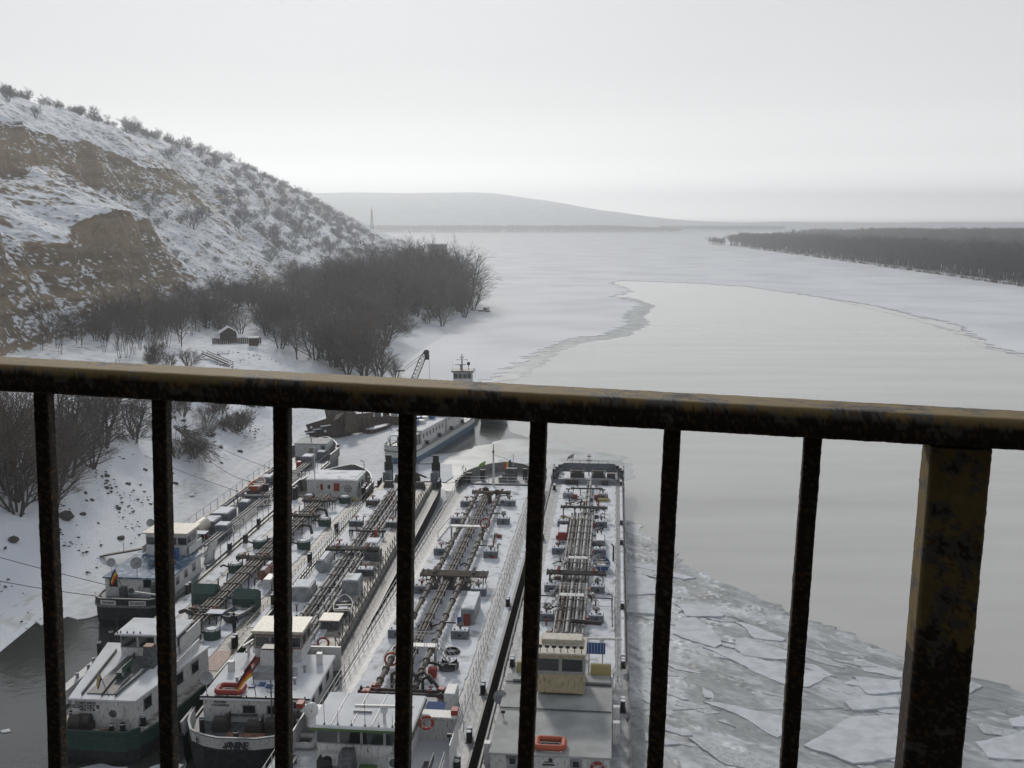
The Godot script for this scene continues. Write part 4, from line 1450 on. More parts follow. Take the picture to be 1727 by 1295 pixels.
func dinghy(called: String, label: String, root: Node3D, t: float, y: float, s: float, turn: float, L: float, B: float, m: Material, inner: Material) -> void:
	var o := thing(called, label, "boat", on(root, t, y, s), root.rotation.y + turn)
	var hb := MB.new(); var gb := MB.new(); var ib := MB.new()
	var rings := []
	var prof := [[0.0, .72], [.1, .86], [.3, 1.0], [.55, .98], [.78, .74], [.92, .38], [1.0, .03]]
	var lo := []; var hi := []; var fl := []
	for q in prof: lo.append([q[0] * L * .92 + .05 * L, q[1] * B * .28])
	for q in prof: hi.append([q[0] * L, q[1] * B * .5])
	for q in prof: fl.append([q[0] * L * .93 + .04 * L, q[1] * B * .36])
	var o1 := outline(lo, 0.0); var o2 := outline(hi, .62); var o3 := outline(fl, .2)
	var sheer := func(r: PackedVector3Array) -> PackedVector3Array:
		var z := PackedVector3Array()
		for p in r: z.append(p + Vector3(0, .22 * pow(maxf(0.0, -p.z / L - .45) * 1.6, 2.0), L / 2))
		return z
	o1 = sheer.call(o1); o2 = sheer.call(o2); o3 = sheer.call(o3)
	hb.loft([o1, o2], true, false)
	obj("hull", hb, m, o)
	ib.loft([o3, o2], false, false)
	ib.cap(o3, false)
	obj("inside", ib, inner, o)
	for k in o2.size(): gb.beam(o2[k], o2[(k + 1) % o2.size()], .08, .07)
	obj("gunwale", gb, m, o)
	for f in [.28, .55, .78]:
		var th := MB.new()
		th.box(Vector3(0, .45, L * (.5 - f)), Vector3(B * .86 * (1.0 if f < .6 else .75), .05, .26))
		obj("thwart", th, M.deck_tan, o)
	var sn := MB.new()
	sn.cbox(Vector3(0, .3, L * .08), Vector3(B * .55, .18, L * .42), .07)
	obj("snow", sn, M.deck_snow, o)

func raft(label: String, root: Node3D, t: float, y: float, s: float, m: Material) -> void:
	var o := thing("life_float", label, "life float", on(root, t, y, s), root.rotation.y)
	var mb := MB.new()
	var w := .85; var d := .55
	var pts := []
	for c in [[w, d, 0.0], [-w, d, 90.0], [-w, -d, 180.0], [w, -d, 270.0]]:
		for k in 4:
			var a := deg_to_rad(c[2] + 30.0 * k)
			pts.append(Vector3(c[0] * .72 + .24 * cos(a), .24, c[1] * .62 + .24 * sin(a)))
	pts.append(pts[0]); pts.append(pts[1])
	mb.tube(pts, .2, .2, 8, false)
	obj("float_ring", mb, m, o)
	var n := MB.new()
	n.box(Vector3(0, .12, 0), Vector3(w * 1.2, .04, d))
	obj("net", n, M.dark_grey, o)
	var l := MB.new()
	for q in [-.5, .5]: l.ring(Vector3(q, .24, .34), Vector3.RIGHT, .215, .02, 10, 4)
	obj("grab_line", l, M.black, o)

func words(parent: Node3D, text: String, ce: Vector3, turn: float, size: float, m: Material, depth := .02) -> void:
	var tm := TextMesh.new()
	var f := SystemFont.new()
	f.font_names = PackedStringArray(["Droid Sans"])
	f.font_weight = 700
	tm.font = f
	tm.text = text
	tm.font_size = 32
	tm.pixel_size = size / 32.0 * 1.35
	tm.depth = depth
	tm.material = m
	var o := MeshInstance3D.new()
	o.mesh = tm
	o.position = ce
	o.rotation.y = turn
	put(o, "lettering", parent)

const R := Vector3.RIGHT
const FWD := Vector3(0, 0, -1)

func ships() -> void:
	ship_right()
	ship_white()
	ship_stern_name()
	ship_green()
	ship_blue_roof()
	person_on_deck()

# a house: walls as one part, a roof slab, returns the wall part for windows
func house(root: Node3D, called: String, t0: float, t1: float, y0: float, y1: float, s0: float, s1: float, wall: Material, roof: Material, over := .15) -> MeshInstance3D:
	var w := part_box(root, called, t0, t1, y0, y1, s0, s1, wall)
	part_box(root, "roof", t0 - over, t1 + over, y1 + .003, y1 + .12, s0 - over, s1 + over, roof, .04)
	return w

func antenna(root: Node3D, t: float, y: float, s: float, h: float) -> void:
	var mb := MB.new()
	mb.cyl(P(t, y, s), P(t, y + h, s), .022, 5, .012)
	mb.cyl(P(t, y, s), P(t, y + .12, s), .06, 6)
	obj("antenna", mb, M.dark_grey, root)

func floodlight(root: Node3D, t: float, y: float, s: float) -> void:
	var mb := MB.new()
	mb.cyl(P(t, y, s), P(t, y + .35, s), .03, 5)
	mb.box(P(t, y + .42, s - .05), Vector3(.28, .2, .16))
	obj("floodlight", mb, M.black, root)

func radar(root: Node3D, t: float, y: float, s: float, w: float, turn: float) -> void:
	var mb := MB.new()
	mb.cyl(P(t, y, s), P(t, y + .7, s), .1, 8)
	mb.box(P(t, y + .75, s), Vector3(.35, .25, .35))
	var o := obj("radar_pedestal", mb, M.white, root)
	var c := MB.new()
	c.box(P(t, y + .96, s), Vector3(w, .16, .16), Basis(Vector3.UP, turn))
	obj("radar_scanner", c, M.white, o)

func clutter(root: Node3D, t0: float, t1: float, s0: float, s1: float, y: float, n: int) -> void:
	# small deck fittings: vents, valves, boxes, hose ends
	for k in n:
		var t := rng.randf_range(t0, t1); var s := rng.randf_range(s0, s1)
		var mb := MB.new()
		match k % 4:
			0:
				mb.cyl(P(t, y, s), P(t, y + .55, s), .07, 7)
				mb.ring(P(t, y + .58, s), Vector3.UP, .16, .03, 10, 4)
				obj("valve", mb, M.pipe_dark if k % 8 else M.dull_red, root)
			1:
				mb.tube([P(t, y, s), P(t, y + .6, s), P(t + .14, y + .78, s), P(t + .3, y + .62, s)], .07, .07, 7)
				obj("vent", mb, M.pipe_dark, root)
			2:
				mb.cbox(P(t, y + .2, s), Vector3(.5, .4, .35), .05)
				obj("locker", mb, [M.dark_grey, M.grey, M.dull_red][k % 3], root)
			3:
				mb.tube([P(t - .5, y + .12, s - .3), P(t, y + .25, s), P(t + .4, y + .12, s + .5)], .07, .07, 6)
				obj("hose", mb, M.black, root)

# ------------------------------------------------------------------ the tanker on the right, grey stern roof and beige wheelhouse
func ship_right() -> void:
	var r := vessel("tank_barge", "tanker with beige wheelhouse and long grey stern roof", "tanker", 1.43, 50, .098)
	var o := [[-9, 4.0], [-7, 4.6], [-4, 4.7], [86.5, 4.7], [89, 4.6], [91.5, 4.2], [94.2, 3.4]]
	hull(r, o, 2.0, M.hull_grey, M.grey, M.hull_black)
	bulwark(r, smooth(o), 86.0, 95.0, 2.0, 3.15, .12, M.blue_grey, M.blue_grey, 1)
	# foredeck
	part_box(r, "foredeck", -3.9, 3.9, 2.003, 2.5, 87.6, 92.0, M.grey)
	snow_on(r, -3.4, 3.4, 2.5, 88.0, 91.6)
	for q in [[-1.4, 88.6], [1.4, 88.6]]:
		var wl := MB.new()
		wl.cyl(P(q[0] - .7, 3.1, q[1]), P(q[0] + .7, 3.1, q[1]), .42, 12)
		wl.box(P(q[0], 2.75, q[1]), Vector3(1.5, .5, .9))
		wl.box(P(q[0] - .85, 3.0, q[1]), Vector3(.14, 1.0, 1.0)); wl.box(P(q[0] + .85, 3.0, q[1]), Vector3(.14, 1.0, 1.0))
		obj("windlass", wl, M.pipe_dark, r)
	mast(r, .1, 89.6, 2.5, 5.6, .08, M.dark_grey, [[4.6, .25], [5.2, .18]])
	railing(r, [P(-2.6, 3.1, 93.9), P(2.6, 3.1, 93.9)], .55, 1.3, M.dark_grey, 1)
	for q in [[-3.9, 91.8], [-4.25, 90.4], [-4.5, 89.2], [3.9, 91.8], [4.25, 90.4], [4.5, 89.2]]:
		part_box(r, "fairlead", q[0] - .22, q[0] + .22, 3.1, 3.5, q[1] - .25, q[1] + .25, M.black)
	part_box(r, "locker", -2.9, -1.2, 2.0, 2.7, 86.6, 87.3, M.pipe_dark, .05)
	part_box(r, "locker", 1.9, 2.7, 2.0, 2.7, 86.6, 87.3, M.pipe_dark, .05)
	part_box(r, "locker", 2.5, 3.6, 2.5, 3.2, 88.2, 89.0, M.pipe_dark, .05)
	flag("bow_flag", "small grey pennant at the octagonal bow of the right tanker", r, -2.3, 3.1, 93.7, 1.5, Vector3(.15, 1, 0), Vector3(-1, 0, .1), 1.1, .6, [M.flag_grey])
	# snow on the cargo deck, with a trodden strip on the left and a low wall on the right
	snow_on(r, -3.6, 3.9, 2.0, 24.5, 86.3, .05)
	part_box(r, "side_beam", 4.15, 4.55, 2.0, 2.45, 30, 86, M.grey)
	snow_on(r, 4.1, 4.6, 2.45, 30, 86, .05)
	railing(r, [P(-4.55, 2.1, 26), P(-4.55, 2.1, 86)], .8, 3.0, M.dark_grey, 1)
	railing(r, [P(3.95, 2.05, 26), P(3.95, 2.05, 85)], .5, 3.2, M.dark_grey, 1)
	for s in [85.2, 67, 59.5, 40.5, 28]: bollard(r, 4.35, s, 2.45, .55, .5)
	for s in [84, 62, 44, 28.5]: bollard(r, -4.2, s, 2.0, .6, .5)
	# pipes down the middle
	for q in [[-1.3, .10, M.pipe_pale], [-.95, .16, M.pipe], [-.55, .09, M.pipe_dark], [-.25, .17, M.pipe_pale], [.15, .10, M.pipe_dark], [.45, .15, M.pipe_pale], [.8, .09, M.pipe], [1.1, .12, M.pipe_pale]]:
		var s1 := 85.5 if absf(q[0] - .3) < .5 else 70.0
		pipe(r, [P(q[0], 2.75, 32.0), P(q[0], 2.75, 45.0), P(q[0], 2.75, 58.0), P(q[0], 2.75, s1)], q[1], q[2], 2.6)
	for q in [-.9, .9]:
		pipe(r, [P(q, 2.4, 30.2), P(q, 3.3, 30.2), P(q * .95, 3.4, 31.0), P(q * .7, 2.85, 33.0)], .19, M.pipe_dark, 0.0)
	pipe(r, [P(-.9, 3.1, 30.8), P(2.6, 3.05, 30.4)], .13, M.pipe_dark, 1.2)
	pipe(r, [P(.1, 3.1, 35.4), P(2.6, 3.1, 35.0)], .2, M.pipe_dark, 0.0)
	# cross bars
	for q in [[70.4, -2.6, 2.7, 3.4, 2], [47.2, -2.7, 2.8, 3.3, 3], [81.2, -1.9, 2.0, 2.9, 1]]:
		manifold(r, q[0], q[1], q[2], q[3], q[4], .4, .11, M.pipe_dark, 2.0)
	pipe(r, [P(-3.6, 2.5, 42.9), P(3.4, 2.5, 42.7), P(3.5, 2.5, 36.0)], .06, M.pipe_dark, 0.0)
	walkover(r, 50.9, -.9, 1.0, 3.6, 2.0, M.white)
	walkover(r, 40.3, -1.2, 1.0, 3.6, 2.0, M.white)
	# tank domes, pumps, lockers in pairs
	for q in [[79.8, M.grey], [67.3, M.blue_grey], [57.0, M.blue_grey], [45.6, M.blue_grey], [38.2, M.blue_grey]]:
		hatch(r, -2.2, q[0], 2.0, 1.3, 1.0, .7, q[1], M.pipe_dark)
		hatch(r, 2.1, q[0], 2.0, 1.3, 1.0, .7, q[1], M.pipe_dark)
		for e in [-1.25, 1.25]:
			part_box(r, "pump_box", e - .2, e + .2, 2.0, 2.65, q[0] - .9, q[0] - .4, M.red)
	part_box(r, "drip_tray", 1.3, 2.9, 2.0, 2.35, 78.2, 78.9, M.olive)
	part_box(r, "hose_basket", -2.7, -1.5, 2.0, 2.5, 69.0, 69.8, M.beige)
	for q in [[-2.0, 61.5, 64.5, M.red], [2.1, 58.8, 61.4, M.blue_grey]]:
		part_box(r, "locker", q[0] - .5, q[0] + .5, 2.0, 2.9, q[1], q[2], q[3], .06)
		snow_on(r, q[0] - .55, q[0] + .55, 2.9, q[1], q[2], .1)
	part_box(r, "locker", 1.2, 1.9, 2.0, 2.6, 59.8, 61.0, M.grey, .05)
	for q in [[-.9, 39.2], [-.6, 43.6], [-1.6, 49.0], [1.3, 44.2]]:
		part_box(r, "hatch_cover", q[0] - .6, q[0] + .6, 2.0, 2.35, q[1] - .4, q[1] + .4, M.deck_red)
		snow_on(r, q[0] - .55, q[0] + .55, 2.35, q[1] - .35, q[1] + .35, .06)
	clutter(r, -2.6, 2.4, 33.0, 80.0, 2.05, 110)
	dinghy("work_boat", "small blue open boat lying on the snowy deck of the right tanker", r, 2.3, 2.1, 52.7, .1, 3.6, 1.7, M.blue, M.deck_tan)
	var dv := MB.new()
	dv.tube([P(3.5, 2.0, 55.0), P(3.5, 3.6, 55.0), P(3.3, 4.0, 54.4)], .1, .07, 7)
	obj("davit", dv, M.pipe_dark, r)
	# wheelhouse
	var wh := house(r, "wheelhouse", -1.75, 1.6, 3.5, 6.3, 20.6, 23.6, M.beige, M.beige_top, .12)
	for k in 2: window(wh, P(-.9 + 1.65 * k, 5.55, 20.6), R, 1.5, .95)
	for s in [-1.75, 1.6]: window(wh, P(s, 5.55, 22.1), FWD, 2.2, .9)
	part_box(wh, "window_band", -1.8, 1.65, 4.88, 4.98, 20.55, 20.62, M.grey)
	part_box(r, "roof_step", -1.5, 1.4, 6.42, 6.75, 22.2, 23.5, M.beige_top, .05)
	for k in 7: floodlight(r, -1.5 + .48 * k, 6.42, 20.8)
	radar(r, 2.7, 3.4, 28.6, 3.1, .05)
	var sp := MB.new()
	sp.box(P(2.3, 4.8, 25.6), Vector3(1.4, .06, 1.0), Basis(R, .5))
	var so := obj("solar_panel", sp, M.panel_blue, r)
	var sl := MB.new()
	for k in 6: sl.box(P(1.75 + .22 * k, 4.84, 25.58), Vector3(.02, .06, 1.0), Basis(R, .5))
	obj("panel_rib", sl, M.steel, so)
	for q in [-.5, .5]:
		var lg := MB.new()
		lg.beam(P(2.3 + q, 2.0, 25.4), P(2.3 + q, 4.7, 25.6), .08, .08)
		obj("panel_leg", lg, M.beige, r)
	for q in [-2.7, 2.7]:
		var tk := MB.new()
		tk.cyl(P(q - .75, 3.5, 24.4), P(q + .75, 3.5, 24.4), .62, 16)
		obj("side_tank", tk, M.olive, r)
		railing(r, [P(q - .9, 2.0, 23.9), P(q + .9, 2.0, 23.9), P(q + .9, 2.0, 25.0)], 1.6, .8, M.beige_top, 2)
	# deckhouse under the long grey roof
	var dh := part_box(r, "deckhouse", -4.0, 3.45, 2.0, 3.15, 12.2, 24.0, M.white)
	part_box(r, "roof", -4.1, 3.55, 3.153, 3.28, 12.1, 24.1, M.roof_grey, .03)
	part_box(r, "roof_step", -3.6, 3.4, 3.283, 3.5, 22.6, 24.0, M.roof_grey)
	for s in [22.5, 18.3]:
		var seam := MB.new()
		seam.tube([P(-4.05, 3.36, s), P(3.5, 3.36, s - .05)], .05, .05, 6)
		obj("roof_seam", seam, M.dark_grey, r)
	door(dh, P(1.35, 2.45, 12.2), R, .75, 1.25, M.grey)
	door(dh, P(-2.6, 2.45, 12.2), R, .75, 1.25, M.grey)
	words(dh, "CONST", P(-2.6, 3.0, 12.17), 0.0, .2, M.letter)
	# a crest-like emblem of a hat over a bar, as it looks from here
	var em := MB.new()
	em.box(P(-.35, 2.62, 12.17), Vector3(.75, .1, .03))
	em.box(P(-.35, 2.8, 12.17), Vector3(.6, .05, .03))
	em.ball(P(-.22, 2.95, 12.17), Vector3(.14, .12, .03), 10, 6)
	obj("emblem", em, M.letter, dh)
	lifebuoy("red and white lifebuoy on the white stern wall of the right tanker", r, 2.7, 2.6, 12.05, Vector3(0, 0, 1), M.red)
	raft("orange life float on the long grey stern roof", r, -.3, 3.3, 13.2, M.orange)
	for q in [[3.75, 16.6], [3.75, 18.9]]:
		part_box(r, "vent_box", q[0] - .12, q[0] + .32, 2.0, 3.5, q[1] - .2, q[1] + .2, M.white)
	part_box(r, "vent_box", -4.5, -4.1, 2.0, 3.4, 13.0, 13.5, M.white)
	dish(r, -4.3, 2.0, 20.4, .5, .4, M.grey)
	for s in [21.5, 13.6]: bollard(r, 4.3 if s > 15 else -4.35, s, 2.0, .8, .5)
	railing(r, [P(-4.6, 2.1, 8), P(-4.6, 2.1, 25)], .55, 3.0, M.white, 1)
	var ho := MB.new()
	ho.tube([P(4.6, 2.1, 20), P(4.75, 1.0, 19), P(4.7, .5, 15), P(4.95, .25, 13.5), P(5.6, .15, 12.5)], .05, .05, 6)
	obj("hose", ho, M.black, r)
	# the stern below the frame
	part_box(r, "stern_block", -3.2, 3.2, 2.0, 3.0, -6, 3, M.white)
	for k in 5: antenna(r, -3.6 + .9 * k, 3.28, 23.9, .4)
	floodlight(r, -3.7, 3.28, 17.0)
	lamp_post(r, 3.45, 40.6, 2.0)

func lamp_post(r: Node3D, t: float, s: float, y: float) -> void:
	var mb := MB.new()
	mb.tube([P(t, y, s), P(t, y + 1.5, s), P(t - .3, y + 1.7, s)], .05, .05, 6)
	mb.box(P(t - .35, y + 1.68, s), Vector3(.3, .12, .2))
	obj("deck_lamp", mb, M.dark_grey, r)

# ------------------------------------------------------------------ the big tanker with white railings
func ship_white() -> void:
	var r := vessel("motor_tanker", "wide tanker with white railings and white wheelhouse roof", "tanker", -9.35, 54, .098)
	var o := [[-14, 4.0], [-11, 5.4], [-8, 5.6], [80.5, 5.6], [84, 5.1], [87, 3.9], [89.3, 2.2], [90.4, .4]]
	var so := smooth(o)
	hull(r, so, 2.0, M.hull_black, M.grey, M.hull_black)
	bulwark(r, so, 81.0, 91.0, 2.0, 3.3, .18, M.hull_grey, M.grey, 1)
	part_box(r, "foredeck_edge", -5.3, 5.3, 2.0, 2.2, 82.4, 82.6, M.blue_grey)
	# foredeck gear
	var wl := MB.new()
	wl.cyl(P(-.2, 2.7, 85.0), P(1.6, 2.7, 85.0), .35, 12)
	wl.box(P(.9, 2.9, 85.6), Vector3(1.6, 1.4, .6))
	wl.box(P(.5, 2.3, 85.0), Vector3(2.4, .5, 1.1))
	obj("windlass", wl, M.dark_grey, r)
	for q in [[-2.9, 85.2], [2.7, 86.3], [3.6, 85.2], [-4.4, 83.2]]:
		part_box(r, "mooring_post", q[0] - .3, q[0] + .3, 2.0, 3.4, q[1] - .2, q[1] + .2, M.black)
	for k in 5:
		part_box(r, "mooring_post", -5.8 + .12 * k, -5.35 + .12 * k, 2.1, 3.2, 80.0 + .9 * k, 80.4 + .9 * k, M.black)
	railing(r, [P(-5.2, 2.2, 82.5), P(-1.8, 2.2, 82.5)], .9, 1.1, M.white)
	railing(r, [P(-.4, 2.2, 82.5), P(5.2, 2.2, 82.5)], .9, 1.1, M.white)
	mast(r, -1.05, 81.9, 2.0, 7.6, .16, M.white, [])
	var jk := MB.new()
	jk.tube([P(-1.05, 6.2, 81.9), P(.6, 5.0, 84.5), P(.9, 4.9, 88.5)], .035, .035, 5)
	jk.cyl(P(.9, 3.2, 88.5), P(.9, 4.9, 88.5), .05, 6)
	obj("forestay", jk, M.white, r)
	floodlight(r, -1.05, 6.2, 81.8)
	flag("green_flag", "small light green flag at the bow of the tanker with white railings", r, -2.9, 3.3, 85.4, 1.3, Vector3(.35, 1, 0), Vector3(-1, 0, .2), 1.2, .7, [M.flag_green])
	flag("striped_flag", "red yellow and blue flag at the mast foot of the tanker with white railings", r, .9, 3.2, 83.2, 2.1, Vector3(.1, 1, 0), Vector3(-1, -.2, .1), 1.1, .9, [M.flag_blue, M.flag_gold, M.flag_red], true)
	flag("pennant", "thin dark pennant above the black mooring posts", r, -5.3, 3.2, 83.6, 1.2, Vector3(.05, 1, 0), Vector3(-1, -1.6, 0), .6, .3, [M.flag_grey])
	# deck snow between the side gangways
	snow_on(r, -4.4, 3.9, 2.0, 17.5, 82.0, .06)
	snow_on(r, 4.9, 5.6, 2.0, 20, 78, .03)
	railing(r, [P(-5.45, 2.1, 10), P(-5.45, 2.1, 81.5)], 1.05, 1.5, M.white, 3)
	railing(r, [P(4.3, 2.05, 9), P(4.3, 2.05, 82)], 1.05, 1.5, M.white, 3)
	railing(r, [P(4.75, 2.05, 14), P(4.75, 2.05, 80)], .9, 4.5, M.white, 1)
	for s in [38.5, 20.5, 13.2]: bollard(r, 5.25, s, 2.0, .7, .55)
	bollard(r, 5.2, 8.2, 2.0, 1.3, .6)
	# three lines of cargo pipes
	for q in [[-2.25, .2, M.pipe], [.5, .2, M.pipe], [-1.2, .12, M.pipe], [-.9, .14, M.pipe], [-.62, .1, M.pipe_dark]]:
		pipe(r, [P(q[0], 2.85, 19.0), P(q[0], 2.85, 36.0), P(q[0], 2.85, 56.0), P(q[0], 2.85, 76.0)], q[1], q[2], 1.9)
	for q in [[-3.1, 71.5], [2.0, 72.3], [-3.15, 64.1], [2.1, 64.4], [-3.1, 52.5], [2.1, 52.1], [-3.05, 41.0], [2.3, 40.8], [-3.1, 30.2], [2.1, 30.5]]:
		hatch(r, q[0], q[1], 2.0, 1.45, .9, .75, M.blue_grey, M.dull_red if q[0] < 0 else M.pipe_dark)
		var side := -2.25 if q[0] < 0 else .5
		pipe(r, [P(q[0] * .82, 3.2, q[1] + .3), P(lerpf(q[0], side, .5), 3.2, q[1] + .3), P(side, 2.95, q[1] + .9)], .07, M.pipe_dark, 0.0)
	manifold(r, 43.2, -3.4, 2.8, 3.2, 5, .34, .11, M.pipe, 2.0)
	part_box(r, "drip_tray", -2.4, 1.8, 2.0, 2.3, 41.8, 44.8, M.dark_grey)
	manifold(r, 74.8, -2.8, 1.8, 3.0, 2, .45, .17, M.pipe, 2.0)
	for q in [[-1.3, 75.4], [.3, 74.2], [-.5, 73.2]]:
		var pm := MB.new()
		pm.cyl(P(q[0], 2.0, q[1]), P(q[0], 3.5, q[1]), .24, 9)
		pm.cyl(P(q[0] - .4, 3.2, q[1]), P(q[0] + .4, 3.2, q[1]), .2, 9)
		obj("cargo_pump", pm, M.rusty, r)
	walkover(r, 57.5, -2.9, .7, 3.7, 2.0, M.white)
	walkover(r, 24.2, -1.4, 1.2, 3.9, 2.0, M.white)
	lifebuoy("orange lifebuoy on the white footbridge amidships over the rusty pipes", r, .9, 4.2, 57.0, Vector3(0, .2, 1), M.dull_red, .5)
	lifebuoy("orange lifebuoy on the rail of the snowy aft deck", r, -2.1, 3.1, 23.2, Vector3(.3, 0, 1), M.orange, .5)
	lifebuoy("red lifebuoy on the bridge wing of the white wheelhouse", r, 3.9, 7.2, 4.9, Vector3(.2, 0, 1), M.red, .38)
	part_box(r, "container", 1.75, 2.9, 2.0, 3.4, 33.4, 37.6, M.grey, .05)
	snow_on(r, 1.65, 3.0, 3.4, 33.3, 37.7, .12)
	part_box(r, "fire_locker", 2.0, 2.55, 2.0, 3.0, 33.1, 33.39, M.dull_red)
	part_box(r, "locker", 1.4, 1.75, 2.0, 2.7, 33.4, 34.0, M.blue, .04)
	vat(r, 2.1, 24.3, 2.0, .75, .55, M.dark_grey)
	var coil := MB.new()
	for k in 3: coil.ring(P(1.9, 2.12 + .07 * k, 27.4), Vector3.UP, .62 - .05 * k, .06, 18, 5)
	tag(obj("hose_coil", coil, M.black, r), "", "")
	for q in [[-2.0, 27.6], [2.3, 23.6]]:
		var b := MB.new()
		b.tri(P(q[0] - .6, 2.75, q[1]), P(q[0] - .6, 3.1, q[1]), P(q[0], 2.8, q[1])); b.tri(P(q[0] + .6, 2.75, q[1]), P(q[0] + .6, 3.1, q[1]), P(q[0], 2.8, q[1]))
		b.box(P(q[0], 2.55, q[1]), Vector3(.9, .3, .1))
		obj("wind_scoop", b, M.black, r)
	# aft manifold with red valves
	manifold(r, 18.4, -3.4, 3.0, 2.7, 2, .6, .14, M.pipe_dark, 2.0)
	for q in [[-2.4, 19.2], [-2.9, 18.2], [1.2, 22.4], [2.4, 19.0]]:
		part_box(r, "fire_valve", q[0] - .3, q[0] + .3, 2.2, 2.9, q[1] - .3, q[1] + .3, M.red, .05)
	for q in [[-1.4, 20.0], [-.6, 20.4], [.5, 20.0], [1.0, 19.4]]:
		pipe(r, [P(q[0], 2.0, q[1]), P(q[0], 3.3, q[1]), P(q[0] + .5, 3.6, q[1]), P(q[0] + 1.2, 3.0, q[1] - .6)], .13, M.pipe_dark, 0.0)
	part_box(r, "vent_house", 2.9, 3.7, 2.0, 3.3, 17.2, 18.9, M.white, .05)
	clutter(r, -2.7, 2.6, 26.0, 78.0, 2.05, 44)
	# superstructure
	var dh := part_box(r, "deckhouse", -5.0, 5.0, 2.0, 4.5, -12, 9.2, M.white)
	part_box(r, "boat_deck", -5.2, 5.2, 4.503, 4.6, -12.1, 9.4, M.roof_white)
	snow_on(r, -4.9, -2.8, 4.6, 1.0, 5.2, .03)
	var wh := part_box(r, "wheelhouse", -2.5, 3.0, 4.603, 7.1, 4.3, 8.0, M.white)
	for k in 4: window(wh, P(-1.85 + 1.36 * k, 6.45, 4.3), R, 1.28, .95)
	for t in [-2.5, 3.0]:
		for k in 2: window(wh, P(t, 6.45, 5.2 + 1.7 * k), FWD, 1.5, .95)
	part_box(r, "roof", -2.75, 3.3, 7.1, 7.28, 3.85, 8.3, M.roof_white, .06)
	part_box(r, "roof_trim", -2.8, 3.35, 6.98, 7.1, 3.78, 8.35, M.green_paint)
	for k in 4:
		part_box(r, "roof_rib", -1.55 + 1.2 * k, -1.5 + 1.2 * k, 7.283, 7.33, 4.0, 8.2, M.white)
	var dm := MB.new()
	dm.ball(P(-2.75, 7.95, 4.3), Vector3(.42, .48, .42), 16, 10)
	dm.cyl(P(-2.75, 7.0, 4.3), P(-2.75, 7.6, 4.3), .25, 10)
	obj("radome", dm, M.white, r)
	for k in 7: antenna(r, -1.9 + .8 * k, 7.28, 3.95, [1.5, .9, .35, 1.6, .3, .8, .4][k])
	radar(r, 1.5, 7.28, 4.6, 3.4, .05)
	part_box(r, "roof_hatch", -.6, .5, 7.283, 7.42, 5.6, 5.75, M.grey)
	var sp := MB.new()
	sp.box(P(3.3, 5.0, 11.6), Vector3(1.2, .06, .9), Basis(R, .25))
	obj("solar_panel", sp, M.panel_blue, r)
	var sleg := MB.new()
	sleg.beam(P(3.3, 2.0, 11.6), P(3.3, 5.0, 11.6), .1, .1)
	obj("panel_post", sleg, M.dark_grey, r)
	# bridge wings: white curved screens
	for q in [[-2.5, -4.3], [3.0, 5.3]]:
		var w := MB.new()
		var a: float = q[0]; var b: float = q[1]
		w.box(P((a + b) / 2, 4.62 + .9, 8.0), Vector3(absf(b - a), 1.8, .08))
		w.box(P(b, 5.3, 6.3), Vector3(.08, 1.4, 3.4))
		w.box(P((a + b) / 2, 6.45, 7.6), Vector3(absf(b - a), .08, 1.0))
		obj("bridge_wing", w, M.white, r)
		part_box(r, "side_light_board", b - .35, b + .05, 6.5, 6.8, 7.4, 8.0, M.red)
		floodlight(r, b, 6.2, 4.7)
		ac_unit(r, P(a + (.9 if b < 0 else -.7), 5.15, 4.05))
	railing(r, [P(-4.9, 4.6, -4), P(-4.9, 4.6, 4.6)], 1.0, 1.2, M.white, 3)
	railing(r, [P(5.0, 4.6, -4), P(5.0, 4.6, 4.6)], 1.0, 1.2, M.white, 3)
	for q in [[-3.9, 3.2], [4.1, 3.2]]:
		var bn := MB.new()
		bn.box(P(q[0], 5.05, q[1]), Vector3(.5, .06, 2.4)); bn.box(P(q[0] + (.3 if q[0] > 0 else -.3), 5.4, q[1]), Vector3(.06, .5, 2.4))
		for e in [-1.0, 1.0]: bn.box(P(q[0], 4.8, q[1] + e), Vector3(.4, .45, .06))
		obj("bench", bn, M.dark_grey, r)
	var fn := MB.new()
	fn.loft([fn.rect(-.9, -3.6, .1, -2.4, 4.6), fn.rect(-.7, -3.5, 0.0, -2.5, 6.2)], false, true)
	obj("funnel", fn, M.dark_grey, r)
	part_box(r, "skylight", .3, 1.3, 4.6, 5.3, 1.6, 3.4, M.green_paint, .08)
	part_box(r, "locker", -2.3, -1.5, 4.6, 5.3, 3.5, 4.2, M.black, .06)
	raft("white inflatable cover with red marks beside the radome", r, -4.1, 4.65, 6.5, M.white)
	door(wh, P(2.4, 5.4, 4.3), R, .7, 1.5, M.grey)

